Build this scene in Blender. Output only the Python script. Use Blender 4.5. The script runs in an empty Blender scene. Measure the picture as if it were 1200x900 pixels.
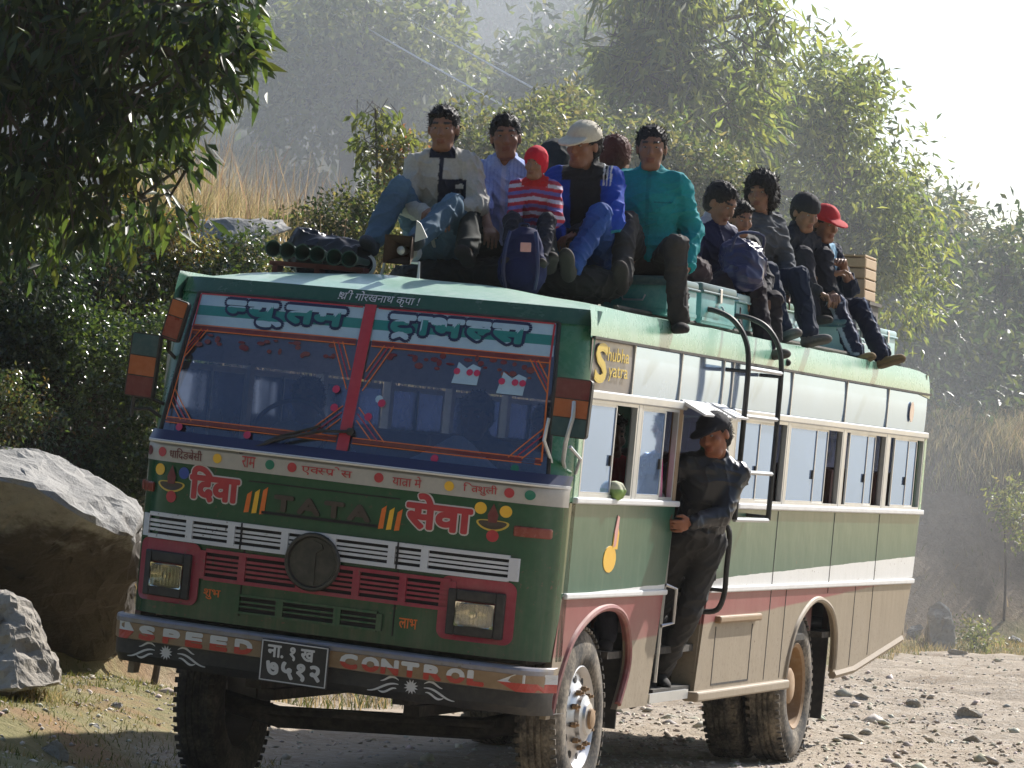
import bpy, bmesh, math, random
import numpy as np
from mathutils import Vector, Matrix, Euler

# ---------------------------------------------------------------- camera, sky, sun, exposure
scene = bpy.context.scene
COL = scene.collection
CAM = np.array([7.4858, -21.7328, 1.758])
YAW, PIT, ROLL, FPX = -0.29231, 0.02461, math.radians(2.4), 4977.9
_fw = np.array([math.sin(YAW) * math.cos(PIT), math.cos(YAW) * math.cos(PIT), math.sin(PIT)])
_r = np.array([math.cos(YAW), -math.sin(YAW), 0.0])
_u = np.cross(_r, _fw)
_r2 = _r * math.cos(ROLL) + _u * math.sin(ROLL)
_u2 = -_r * math.sin(ROLL) + _u * math.cos(ROLL)
cam_d = bpy.data.cameras.new("camera")
cam_o = bpy.data.objects.new("camera", cam_d)
COL.objects.link(cam_o)
cam_d.sensor_width = 36.0
cam_d.lens = FPX / 1200.0 * 36.0
cam_d.clip_start = 0.2
cam_d.clip_end = 3000.0
cam_o.matrix_world = Matrix(((_r2[0], _u2[0], -_fw[0], CAM[0]), (_r2[1], _u2[1], -_fw[1], CAM[1]),
                             (_r2[2], _u2[2], -_fw[2], CAM[2]), (0, 0, 0, 1)))
scene.camera = cam_o

SUN_EL, SUN_AZ = math.radians(37), math.radians(19)          # azimuth from +Y towards +X
world = bpy.data.worlds.new("World")
scene.world = world
world.use_nodes = True
wn = world.node_tree
bg = wn.nodes["Background"]
sky = wn.nodes.new("ShaderNodeTexSky")
sky.sky_type = 'NISHITA'
sky.sun_disc = False
sky.sun_elevation = SUN_EL
sky.sun_rotation = SUN_AZ
sky.dust_density = 1.3
sky.ozone_density = 2.0
sky.air_density = 1.0
wn.links.new(sky.outputs[0], bg.inputs[0])
bg.inputs[1].default_value = 0.10
sun_d = bpy.data.lights.new("sun", 'SUN')
sun_d.energy = 4.8
sun_d.angle = math.radians(0.53)
sun_d.color = (1.0, 0.955, 0.89)
sun_o = bpy.data.objects.new("sun", sun_d)
COL.objects.link(sun_o)
_ts = Vector((math.sin(SUN_AZ) * math.cos(SUN_EL), math.cos(SUN_AZ) * math.cos(SUN_EL), math.sin(SUN_EL)))
sun_o.rotation_euler = (-_ts).to_track_quat('-Z', 'Y').to_euler()
sun_o.location = (30, 60, 50)
vs = scene.view_settings
vs.view_transform = 'Standard'
vs.look = 'None'
vs.exposure = 0.66
vs.gamma = 1.0
vs.use_curve_mapping = False
scene.render.engine = 'CYCLES'
cy = scene.cycles
cy.use_denoising = True
cy.max_bounces = 7
cy.diffuse_bounces = 3
cy.glossy_bounces = 3
cy.transmission_bounces = 4
cy.transparent_max_bounces = 8
cy.volume_bounces = 2
cy.volume_step_rate = 1.0
cy.volume_max_steps = 64
cy.sample_clamp_indirect = 4.0
cy.caustics_reflective = False
cy.caustics_refractive = False

RNG = np.random.default_rng(7)
random.seed(7)

# ---------------------------------------------------------------- tagging
def tag(o, label=None, cat=None, group=None, kind=None):
    if label: o["label"] = label
    if cat: o["category"] = cat
    if group: o["group"] = group
    if kind: o["kind"] = kind
    return o

def empty(name, loc=(0, 0, 0), rz=0.0, label=None, cat=None, group=None):
    o = bpy.data.objects.new(name, None)
    o.empty_display_size = 0.2
    COL.objects.link(o)
    o.location = loc
    o.rotation_euler = (0, 0, rz)
    return tag(o, label, cat, group)

def obj_from(name, verts, faces, mats, parent=None, smooth=False, midx=None, col=None):
    me = bpy.data.meshes.new(name)
    me.from_pydata([tuple(v) for v in verts], [], faces)
    o = bpy.data.objects.new(name, me)
    COL.objects.link(o)
    for m in (mats if isinstance(mats, (list, tuple)) else [mats]):
        me.materials.append(m)
    if midx is not None:
        me.polygons.foreach_set("material_index", np.asarray(midx, dtype=np.int32))
    if smooth:
        me.polygons.foreach_set("use_smooth", np.ones(len(me.polygons), dtype=bool))
    if col is not None:
        set_col(me, col)
    if parent is not None:
        o.parent = parent
    me.update()
    return o

def np_mesh(name, V, F, mats, parent=None, smooth=False, col=None):
    """V (n,3), F (m,k) uniform polygon size, fast path"""
    me = bpy.data.meshes.new(name)
    V = np.ascontiguousarray(V, dtype=np.float32)
    F = np.ascontiguousarray(F, dtype=np.int32)
    k = F.shape[1]
    me.vertices.add(len(V)); me.vertices.foreach_set("co", V.ravel())
    me.loops.add(F.size); me.loops.foreach_set("vertex_index", F.ravel())
    me.polygons.add(len(F))
    me.polygons.foreach_set("loop_start", np.arange(0, F.size, k, dtype=np.int32))
    me.polygons.foreach_set("loop_total", np.full(len(F), k, dtype=np.int32))
    if smooth:
        me.polygons.foreach_set("use_smooth", np.ones(len(F), dtype=bool))
    me.update(calc_edges=True)
    for m in (mats if isinstance(mats, (list, tuple)) else [mats]):
        me.materials.append(m)
    if col is not None:
        set_col(me, col)
    o = bpy.data.objects.new(name, me)
    COL.objects.link(o)
    if parent is not None:
        o.parent = parent
    return o

def set_col(me, col):
    col = np.asarray(col, dtype=np.float32)
    if col.shape[1] == 3:
        col = np.concatenate([col, np.ones((len(col), 1), np.float32)], 1)
    a = me.color_attributes.new("tint", 'FLOAT_COLOR', 'POINT')
    a.data.foreach_set("color", col.ravel())

# ---------------------------------------------------------------- material helpers
def new_mat(name):
    m = bpy.data.materials.new(name)
    m.use_nodes = True
    nt = m.node_tree
    return m, nt, nt.nodes["Principled BSDF"]

def N(nt, t, **kw):
    n = nt.nodes.new(t)
    for k, v in kw.items():
        setattr(n, k, v)
    return n

def inp(nt, sock, v):
    if isinstance(v, bpy.types.NodeSocket):
        nt.links.new(v, sock)
    else:
        sock.default_value = v

def math_(nt, op, a, b=None, c=None, clamp=False):
    n = N(nt, "ShaderNodeMath", operation=op, use_clamp=clamp)
    inp(nt, n.inputs[0], a)
    if b is not None: inp(nt, n.inputs[1], b)
    if c is not None: inp(nt, n.inputs[2], c)
    return n.outputs[0]

def mix(nt, f, a, b, mode='MIX'):
    n = N(nt, "ShaderNodeMix", data_type='RGBA', blend_type=mode)
    inp(nt, n.inputs[0], f)
    for s, v in ((n.inputs[6], a), (n.inputs[7], b)):
        if not isinstance(v, bpy.types.NodeSocket) and len(v) == 3:
            v = (*v, 1)
        inp(nt, s, v)
    return n.outputs[2]

def noise(nt, scale, detail=4, rough=0.55, vec=None, sc3=None):
    if vec is None:
        vec = N(nt, "ShaderNodeTexCoord").outputs["Object"]
    if sc3 is not None:
        mp = N(nt, "ShaderNodeMapping")
        nt.links.new(vec, mp.inputs[0])
        mp.inputs["Scale"].default_value = sc3
        vec = mp.outputs[0]
    n = N(nt, "ShaderNodeTexNoise")
    nt.links.new(vec, n.inputs["Vector"])
    n.inputs["Scale"].default_value = scale
    n.inputs["Detail"].default_value = detail
    n.inputs["Roughness"].default_value = rough
    return n.outputs[0]

def ramp(nt, f, stops):
    n = N(nt, "ShaderNodeValToRGB")
    nt.links.new(f, n.inputs[0])
    cr = n.color_ramp
    while len(cr.elements) > len(stops): cr.elements.remove(cr.elements[-1])
    while len(cr.elements) < len(stops): cr.elements.new(0.5)
    for e, (p, c) in zip(cr.elements, stops):
        e.position = p
        e.color = (*c, 1) if len(c) == 3 else c
    return n.outputs[0]

def sstep(nt, v, lo, hi):
    n = N(nt, "ShaderNodeMapRange", interpolation_type='SMOOTHSTEP')
    inp(nt, n.inputs[0], v)
    n.inputs[1].default_value = lo
    n.inputs[2].default_value = hi
    return n.outputs[0]

def bump(nt, b, h, strength=0.3, dist=0.01):
    n = N(nt, "ShaderNodeBump")
    n.inputs["Strength"].default_value = strength
    n.inputs["Distance"].default_value = dist
    nt.links.new(h, n.inputs["Height"])
    nt.links.new(n.outputs[0], b.inputs["Normal"])

DUST = (0.42, 0.36, 0.28)

def paint(name, c, rough=0.4, dust=0.25, metal=0.0, bmp=0.0, dust_col=DUST, scale=3.0, spec=0.5, dr=0.6, chips=0.0):
    m, nt, b = new_mat(name)
    n1 = noise(nt, scale, 5, 0.65)
    n2 = noise(nt, scale * 9, 3, 0.6)
    f = math_(nt, 'MULTIPLY', sstep(nt, math_(nt, 'ADD', math_(nt, 'MULTIPLY', n1, 0.7), math_(nt, 'MULTIPLY', n2, 0.3)), 0.35, 0.75), dust)
    cc = mix(nt, f, c, dust_col)
    var = mix(nt, 0.18, cc, n2, 'OVERLAY')
    if chips:
        co = N(nt, "ShaderNodeTexCoord").outputs["Object"]
        sz = N(nt, "ShaderNodeSeparateXYZ"); nt.links.new(co, sz.inputs[0])
        ch = noise(nt, 38, 2, 0.5); reg = noise(nt, 2.1, 3, 0.6)
        cf = math_(nt, 'MULTIPLY', sstep(nt, ch, 0.66, 0.70), sstep(nt, reg, 0.48, 0.62))
        var = mix(nt, math_(nt, 'MULTIPLY', cf, 0.75), var, (0.10, 0.07, 0.05))
        st = noise(nt, 1.0, 4, 0.65, vec=co, sc3=(16, 16, 1.5))
        lowf = math_(nt, 'MULTIPLY', sstep(nt, math_(nt, 'MULTIPLY_ADD', sz.outputs[2], -1.0, 1.75), 0.0, 0.9), math_(nt, 'MULTIPLY', sstep(nt, st, 0.35, 0.8), chips))
        var = mix(nt, lowf, var, (0.24, 0.20, 0.15))
    nt.links.new(var, b.inputs["Base Color"])
    b.inputs["Roughness"].default_value = rough
    nt.links.new(math_(nt, 'MULTIPLY_ADD', f, dr, rough, clamp=True), b.inputs["Roughness"])
    b.inputs["Metallic"].default_value = metal
    b.inputs["Specular IOR Level"].default_value = spec
    if bmp: bump(nt, b, n2, bmp, 0.004)
    return m

def tint_mat(name, rough=0.8, spec=0.2, bs=0.25, bscale=60.0, mul=1.0, weave=True):
    """colour comes from the point attribute (dyed cloth, skin, hair)"""
    m, nt, b = new_mat(name)
    a = N(nt, "ShaderNodeAttribute", attribute_name="tint")
    n = noise(nt, bscale, 3, 0.6)
    n2 = noise(nt, 9.0, 3, 0.5)
    c = mix(nt, 0.22, a.outputs["Color"], n, 'OVERLAY')
    c = mix(nt, 0.18, c, n2, 'OVERLAY')
    nt.links.new(c, b.inputs["Base Color"])
    b.inputs["Roughness"].default_value = rough
    b.inputs["Specular IOR Level"].default_value = spec
    bump(nt, b, n if weave else n2, bs, 0.004)
    return m

M = {}
M['black'] = paint('black_rubber_paint', (0.012, 0.012, 0.013), 0.55, 0.12)
M['under'] = paint('underbody_grime', (0.02, 0.018, 0.016), 0.85, 0.25)
M['tyre'] = paint('tyre_rubber', (0.018, 0.018, 0.019), 0.85, 0.85, scale=5, bmp=0.5)
M['tyre_front'] = paint('tyre_tread_rubber', (0.016, 0.016, 0.017), 0.9, 0.30, scale=5, bmp=0.5)
M['steel'] = paint('dull_steel', (0.55, 0.55, 0.56), 0.32, 0.35, metal=0.9)
M['rust'] = paint('rusty_steel', (0.30, 0.17, 0.07), 0.6, 0.5)
M['green_f'] = paint('deep_green_gloss_paint', (0.004, 0.070, 0.028), 0.20, 0.04, bmp=0.06, chips=0.22)
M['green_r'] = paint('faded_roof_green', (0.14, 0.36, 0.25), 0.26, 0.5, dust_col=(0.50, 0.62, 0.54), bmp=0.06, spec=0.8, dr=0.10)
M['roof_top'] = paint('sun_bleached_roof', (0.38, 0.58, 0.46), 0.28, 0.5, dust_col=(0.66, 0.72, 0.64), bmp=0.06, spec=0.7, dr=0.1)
M['green_hdr'] = paint('header_green', (0.008, 0.075, 0.035), 0.25, 0.06)
M['white'] = paint('old_white_paint', (0.72, 0.73, 0.74), 0.4, 0.25, scale=5)
M['grille_w'] = paint('grille_white', (0.62, 0.64, 0.70), 0.4, 0.2, chips=0.3)
M['red'] = paint('red_paint', (0.42, 0.02, 0.035), 0.35, 0.08)
M['grille_r'] = paint('grille_red', (0.30, 0.012, 0.045), 0.4, 0.15, chips=0.3)
M['orange'] = paint('orange_paint', (0.70, 0.16, 0.02), 0.4, 0.05)
M['yellow'] = paint('yellow_paint', (0.80, 0.46, 0.03), 0.4, 0.05)
M['blue'] = paint('blue_paint', (0.02, 0.06, 0.32), 0.4, 0.05)
M['dotgreen'] = paint('dot_green', (0.0, 0.16, 0.10), 0.4, 0.05)
M['dark'] = paint('grille_void', (0.006, 0.006, 0.008), 0.8, 0.02)
M['band'] = paint('band_grey_white', (0.42, 0.40, 0.37), 0.35, 0.25)
M['tan'] = paint('tan_paint', (0.27, 0.17, 0.085), 0.5, 0.35)
M['bumper'] = paint('bumper_steel', (0.22, 0.22, 0.26), 0.35, 0.3, metal=0.3, chips=0.6)
M['plate'] = paint('plate_black', (0.012, 0.013, 0.018), 0.4, 0.08)
M['mark'] = paint('worn_white_lettering', (0.62, 0.62, 0.62), 0.5, 0.2, scale=20)
M['teal_ban'] = paint('banner_teal', (0.01, 0.20, 0.20), 0.4, 0.05)
M['skyblue'] = paint('banner_pale_blue', (0.36, 0.52, 0.66), 0.4, 0.08)
M['navy'] = paint('navy_ink', (0.008, 0.015, 0.07), 0.4, 0.0)
M['maroon'] = paint('maroon_paint', (0.13, 0.008, 0.012), 0.4, 0.15)
M['darkteal'] = paint('dark_teal_paint', (0.01, 0.06, 0.075), 0.4, 0.15)
M['mirbrown'] = paint('orange_brown_paint', (0.36, 0.09, 0.02), 0.4, 0.15)
M['alu'] = paint('dull_aluminium', (0.55, 0.57, 0.58), 0.35, 0.25, metal=0.6)
M['lamp_red'] = paint('marker_lens_red', (0.22, 0.03, 0.015), 0.25, 0.15)
M['seat'] = paint('seat_vinyl', (0.10, 0.025, 0.02), 0.6, 0.1)
M['cab'] = paint('cabin_lining', (0.05, 0.055, 0.07), 0.7, 0.1)
M['teal_box'] = paint('teal_trunk_paint', (0.035, 0.26, 0.27), 0.35, 0.3, dust_col=(0.45, 0.55, 0.52), bmp=0.15)
M['pale_box'] = paint('pale_aqua_paint', (0.30, 0.48, 0.50), 0.4, 0.3)
M['wood'] = paint('pale_crate_wood', (0.46, 0.33, 0.20), 0.75, 0.2)
M['horn'] = paint('horn_green', (0.01, 0.055, 0.04), 0.35, 0.15)
M['brown_metal'] = paint('speaker_brown', (0.10, 0.055, 0.035), 0.6, 0.2)

def glass_mat(name, tint, gl=(0.8, 0.86, 0.95), base=0.06, rough=0.03, film=None, filmf=0.0, wob=0.0, dusty=0.0):
    m, nt, b = new_mat(name)
    out = nt.nodes["Material Output"]
    tr = N(nt, "ShaderNodeBsdfTransparent"); tr.inputs[0].default_value = (*tint, 1)
    g = N(nt, "ShaderNodeBsdfGlossy"); g.inputs[0].default_value = (*gl, 1); g.inputs[1].default_value = rough
    lw = N(nt, "ShaderNodeFresnel"); lw.inputs[0].default_value = 1.52
    f = math_(nt, 'ADD', lw.outputs[0], base, clamp=True)
    if wob:
        n = noise(nt, 1.6, 2)
        bp = N(nt, "ShaderNodeBump"); bp.inputs["Strength"].default_value = wob; bp.inputs["Distance"].default_value = 0.01
        nt.links.new(n, bp.inputs["Height"]); nt.links.new(bp.outputs[0], g.inputs["Normal"])
    ms = N(nt, "ShaderNodeMixShader")
    first = tr.outputs[0]
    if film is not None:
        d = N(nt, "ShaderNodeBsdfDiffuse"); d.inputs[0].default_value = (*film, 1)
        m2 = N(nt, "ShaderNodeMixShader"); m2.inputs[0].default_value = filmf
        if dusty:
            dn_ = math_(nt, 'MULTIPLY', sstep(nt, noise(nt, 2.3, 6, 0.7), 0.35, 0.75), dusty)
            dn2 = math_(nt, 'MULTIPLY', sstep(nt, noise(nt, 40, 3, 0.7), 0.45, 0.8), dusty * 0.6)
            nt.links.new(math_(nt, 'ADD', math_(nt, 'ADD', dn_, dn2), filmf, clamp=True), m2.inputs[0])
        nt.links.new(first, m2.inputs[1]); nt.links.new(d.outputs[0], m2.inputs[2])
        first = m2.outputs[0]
    nt.links.new(f, ms.inputs[0]); nt.links.new(first, ms.inputs[1]); nt.links.new(g.outputs[0], ms.inputs[2])
    nt.links.new(ms.outputs[0], out.inputs[0])
    return m
M['windscreen'] = glass_mat('tinted_windscreen_glass', (0.40, 0.44, 0.58), (0.7, 0.8, 1.0), 0.06, 0.02, film=(0.12, 0.13, 0.17), filmf=0.03, wob=0.25, dusty=0.20)
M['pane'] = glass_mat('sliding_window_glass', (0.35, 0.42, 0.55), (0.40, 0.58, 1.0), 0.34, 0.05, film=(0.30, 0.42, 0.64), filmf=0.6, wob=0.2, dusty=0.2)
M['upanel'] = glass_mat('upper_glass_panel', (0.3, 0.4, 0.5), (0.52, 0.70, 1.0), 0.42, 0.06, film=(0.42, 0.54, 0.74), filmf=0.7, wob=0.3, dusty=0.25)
M['lens'] = glass_mat('headlamp_glass', (0.9, 0.88, 0.8), (0.9, 0.9, 0.85), 0.12, 0.08, wob=0.6)
M['reflector'] = paint('lamp_reflector', (0.72, 0.68, 0.56), 0.12, 0.1, metal=1.0)
M['cloth'] = tint_mat('dyed_cloth')
M['leather'] = tint_mat('black_leather', 0.36, 0.5, 0.3, 30.0)
M['skin'] = tint_mat('skin', 0.5, 0.35, 0.08, 40.0)
M['hair'] = tint_mat('hair', 0.62, 0.25, 0.9, 90.0)

# ---------------------------------------------------------------- mesh builder
class MB:
    def __init__(self):
        self.v, self.f, self.m = [], [], []
    def add(self, V, F, mi=0):
        o = len(self.v)
        self.v.extend([tuple(p) for p in V])
        self.f.extend([tuple(i + o for i in q) for q in F])
        self.m.extend([mi] * len(F))
        return self
    def box(self, c, s, mi=0, rot=None):
        x, y, z = s[0] / 2, s[1] / 2, s[2] / 2
        V = np.array([(-x, -y, -z), (x, -y, -z), (x, y, -z), (-x, y, -z), (-x, -y, z), (x, -y, z), (x, y, z), (-x, y, z)])
        if rot is not None:
            V = V @ np.array(Euler(rot).to_matrix()).T
        return self.add(V + np.array(c), [(0, 3, 2, 1), (4, 5, 6, 7), (0, 1, 5, 4), (1, 2, 6, 5), (2, 3, 7, 6), (3, 0, 4, 7)], mi)
    def rbox(self, c, s, r=0.02, seg=2, mi=0, rot=None):
        bm = bmesh.new()
        bmesh.ops.create_cube(bm, size=1.0)
        for v in bm.verts: v.co = Vector((v.co.x * s[0], v.co.y * s[1], v.co.z * s[2]))
        bmesh.ops.bevel(bm, geom=bm.edges[:], offset=r, segments=seg, profile=0.5, affect='EDGES')
        R = Euler(rot).to_matrix() if rot is not None else Matrix.Identity(3)
        V = [R @ v.co + Vector(c) for v in bm.verts]
        bm.verts.index_update()
        F = [tuple(v.index for v in f.verts) for f in bm.faces]
        bm.free()
        return self.add(V, F, mi)
    def tube(self, pts, r, n=8, mi=0, closed=False):
        P = np.array(pts, float)
        rr = np.full(len(P), r) if np.isscalar(r) else np.array(r)
        V, F = [], []
        up = None
        for i in range(len(P)):
            t = P[min(i + 1, len(P) - 1)] - P[max(i - 1, 0)]
            t /= np.linalg.norm(t) + 1e-9
            if up is None:
                a = np.array([0, 0, 1.0]) if abs(t[2]) < 0.9 else np.array([1.0, 0, 0])
                up = np.cross(t, a)
            up = up - t * (up @ t); up /= np.linalg.norm(up) + 1e-9
            w = np.cross(t, up)
            for k in range(n):
                a = 2 * math.pi * k / n
                V.append(P[i] + rr[i] * (up * math.cos(a) + w * math.sin(a)))
        for i in range(len(P) - 1):
            for k in range(n):
                F.append((i * n + k, i * n + (k + 1) % n, (i + 1) * n + (k + 1) % n, (i + 1) * n + k))
        F.append(tuple(range(n - 1, -1, -1)))
        F.append(tuple((len(P) - 1) * n + k for k in range(n)))
        return self.add(V, F, mi)
    def lathe(self, prof, axis='x', c=(0, 0, 0), n=40, mi=0, mis=None):
        """prof: list of (radius, along)"""
        V, F = [], []
        for (r, a) in prof:
            for k in range(n):
                t = 2 * math.pi * k / n
                p = (a, r * math.cos(t), r * math.sin(t)) if axis == 'x' else ((r * math.cos(t), a, r * math.sin(t)) if axis == 'y' else (r * math.cos(t), r * math.sin(t), a))
                V.append(np.array(p) + np.array(c))
        o = len(self.v)
        self.v.extend([tuple(p) for p in V])
        for i in range(len(prof) - 1):
            for k in range(n):
                self.f.append((o + i * n + k, o + i * n + (k + 1) % n, o + (i + 1) * n + (k + 1) % n, o + (i + 1) * n + k))
                self.m.append(mis[i] if mis else mi)
        return self
    def prism(self, poly, axis, a0, a1, mi=0):
        """poly 2D outline; axis 'x': poly=(y,z); 'y': poly=(x,z); 'z': poly=(x,y)"""
        n = len(poly)
        def P(p, a):
            return (a, p[0], p[1]) if axis == 'x' else ((p[0], a, p[1]) if axis == 'y' else (p[0], p[1], a))
        V = [P(p, a0) for p in poly] + [P(p, a1) for p in poly]
        F = [tuple(range(n))[::-1], tuple(range(n, 2 * n))] + [(i, (i + 1) % n, n + (i + 1) % n, n + i) for i in range(n)]
        return self.add(V, F, mi)
    def grid(self, fn, us, vs_, mi=0):
        V = [fn(u, v) for v in vs_ for u in us]
        nu = len(us)
        F = [(j * nu + i, j * nu + i + 1, (j + 1) * nu + i + 1, (j + 1) * nu + i) for j in range(len(vs_) - 1) for i in range(nu - 1)]
        return self.add(V, F, mi)
    def warp(self, fn):
        self.v = [tuple(fn(*p)) for p in self.v]
        return self
    def build(self, name, mats, parent=None, smooth=False, recalc=True):
        me = bpy.data.meshes.new(name)
        me.from_pydata(self.v, [], self.f)
        for m in (mats if isinstance(mats, (list, tuple)) else [mats]): me.materials.append(m)
        me.polygons.foreach_set("material_index", np.array(self.m, dtype=np.int32))
        if recalc:
            bm = bmesh.new(); bm.from_mesh(me)
            bmesh.ops.recalc_face_normals(bm, faces=bm.faces[:])
            bm.to_mesh(me); bm.free()
        if smooth:
            me.polygons.foreach_set("use_smooth", np.ones(len(me.polygons), dtype=bool))
            try: me.set_sharp_from_angle(angle=math.radians(35))
            except Exception: pass
        me.update()
        o = bpy.data.objects.new(name, me)
        COL.objects.link(o)
        if parent is not None: o.parent = parent
        return o

def subdivide_long(mb, maxlen):
    """split faces so that a flat shape can follow a curved panel"""
    bm = bmesh.new()
    vs_ = [bm.verts.new(v) for v in mb.v]
    for f, mi in zip(mb.f, mb.m):
        try:
            q = bm.faces.new([vs_[i] for i in f]); q.material_index = mi
        except ValueError: pass
    bm.edges.ensure_lookup_table()
    for _ in range(4):
        es = [e for e in bm.edges if e.calc_length() > maxlen]
        if not es: break
        bmesh.ops.subdivide_edges(bm, edges=es, cuts=1, use_grid_fill=True)
    bm.verts.index_update()
    mb.v = [tuple(v.co) for v in bm.verts]
    mb.f = [tuple(v.index for v in f.verts) for f in bm.faces]
    mb.m = [f.material_index for f in bm.faces]
    bm.free()
    return mb

_dg = None
def text_mb(txt, size, grow=0.0, spacing=1.0, shear=0.0, depth=0.0015):
    """lettering as a mesh in the x/z plane, centred, with thickness"""
    c = bpy.data.curves.new("lettering", 'FONT')
    c.body = txt; c.size = size; c.offset = grow; c.extrude = depth; c.space_character = spacing; c.shear = shear
    c.resolution_u = 3
    o = bpy.data.objects.new("lettering", c)
    COL.objects.link(o)
    bpy.context.view_layer.update()
    me = bpy.data.meshes.new_from_object(o.evaluated_get(bpy.context.evaluated_depsgraph_get()))
    V = np.array([v.co[:] for v in me.vertices])
    F = [tuple(p.vertices) for p in me.polygons]
    bpy.data.objects.remove(o); bpy.data.curves.remove(c); bpy.data.meshes.remove(me)
    ce = (V.min(0) + V.max(0)) / 2
    mb = MB()
    mb.add([(p[0] - ce[0], -p[2], p[1] - ce[1]) for p in V], F)
    return mb

def fit(mb, w, h):
    V = np.array(mb.v)
    sx, sz = w / np.ptp(V[:, 0]), h / np.ptp(V[:, 2])
    mb.v = [(p[0] * sx, p[1], p[2] * sz) for p in mb.v]
    return mb

def vnoise(P, seed=0, oct=3):
    """cheap smooth pseudo-noise in about [-1,1] for arrays of points"""
    rs = np.random.default_rng(seed)
    out = np.zeros(len(P)); amp = 1.0; tot = 0
    f = 1.0
    for _ in range(oct):
        for _ in range(3):
            k = rs.normal(size=3); k *= f / np.linalg.norm(k) * 2.2
            k2 = rs.normal(size=3); k2 *= f / np.linalg.norm(k2) * 1.3
            ph = rs.uniform(0, 6.28, 2)
            out += amp * np.sin(P @ k + ph[0] + 1.3 * np.sin(P @ k2 + ph[1])) / 3 * 1.4
        tot += amp; amp *= 0.5; f *= 2.1
    return out / tot
# ================================================================ lie of the land
_F2 = np.array([math.sin(YAW), math.cos(YAW)])
_R2 = np.array([math.cos(YAW), -math.sin(YAW)])
def TD(t, d):
    """ground coordinates: t metres to the right of the road view, d metres along it"""
    return CAM[0] + t * _R2[0] + d * _F2[0], CAM[1] + t * _R2[1] + d * _F2[1]
def toTD(x, y):
    dx, dy = x - CAM[0], y - CAM[1]
    return dx * _R2[0] + dy * _R2[1], dx * _F2[0] + dy * _F2[1]
def PT(px, py, d):
    """a place seen in the photograph, at d metres"""
    v = _fw + _r2 * (px - 600) / FPX - _u2 * (py - 450) / FPX
    k = d / (v[0] * _F2[0] + v[1] * _F2[1])
    return CAM + v * k
def ss(v):
    v = np.clip(v, 0, 1); return v * v * (3 - 2 * v)
FT = np.array([-60, -8, -3.2, -1.0, 1.0, 3.0, 5.0, 8.0, 20.0, 60.0])
FD = np.array([22, 27, 30.0, 33.5, 38.0, 45.0, 53.5, 55.0, 60.0, 70.0])
def ground_h(t, d):
    t = np.asarray(t, float); d = np.asarray(d, float)
    df = np.interp(t, FT, FD)
    p = d - df
    h = 0.34 * ss((-t - 1.0) / 2.2) * ss((d - 16) / 8.0) * ss((60 - d) / 20)
    right = ss((t - 1.0) / 4.0)
    val = 1 - ss((t - 8.0) / 4.0) * ss((d - 20) / 15)          # the bank ends and a valley opens to the right
    hb = (3.45 * (1 - right) + 2.7 * right) * val
    h = h + hb * ss(p / (3.4 - 0.4 * right)) ** 0.8
    h = h + 0.05 * np.clip(p - 3.4, 0, 14) * val
    h = h + (0.20 * (1 - 0.65 * ss((t - 2.5) / 6.0))) * np.clip(p - 15, 0, 48) * val
    # the slope falls away to the right of the road, out of the picture
    h = h - 0.16 * np.clip(t - 10, 0, 60) * ss((t - 10) / 8) * ss((d - 5) / 15)
    # added slope behind the camera, unseen, cuts sky light on the bus front
    h = h + 1.15 * np.clip(-7 - d, 0, 32) * ss((-7 - d) / 8)
    P = np.stack([t, d, 0 * t], -1).reshape(-1, 3)
    rough = (0.035 * vnoise(P * 0.55, 3, 3) + 0.020 * vnoise(P * 2.3, 5, 3)).reshape(t.shape)
    h = h + 0.10 * np.sin(d * 2.3 + 1.5 * np.sin(t * 1.3) + t * 0.7) * ss((t - 0.6) / 1.5) * ss((8 - t) / 2) * (p < 0) * 0.6
    h = h + rough * (1 + 5 * ss(p / 2.0)) + 0.018 * vnoise(P * 5.5, 9, 2).reshape(t.shape) * (1 + 1.5 * ss(p / 2))
    # wheels stand on firm ground
    x, y = TD(t, d)
    flat = ss((2.6 - np.abs(x)) / 1.0) * ss((y + 1.2) / 1.5) * ss((9.5 - y) / 3.0)
    return h * (1 - 0.93 * flat)
def GZ(x, y):
    t, d = toTD(x, y); return float(ground_h(np.array([t]), np.array([d]))[0])

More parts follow.
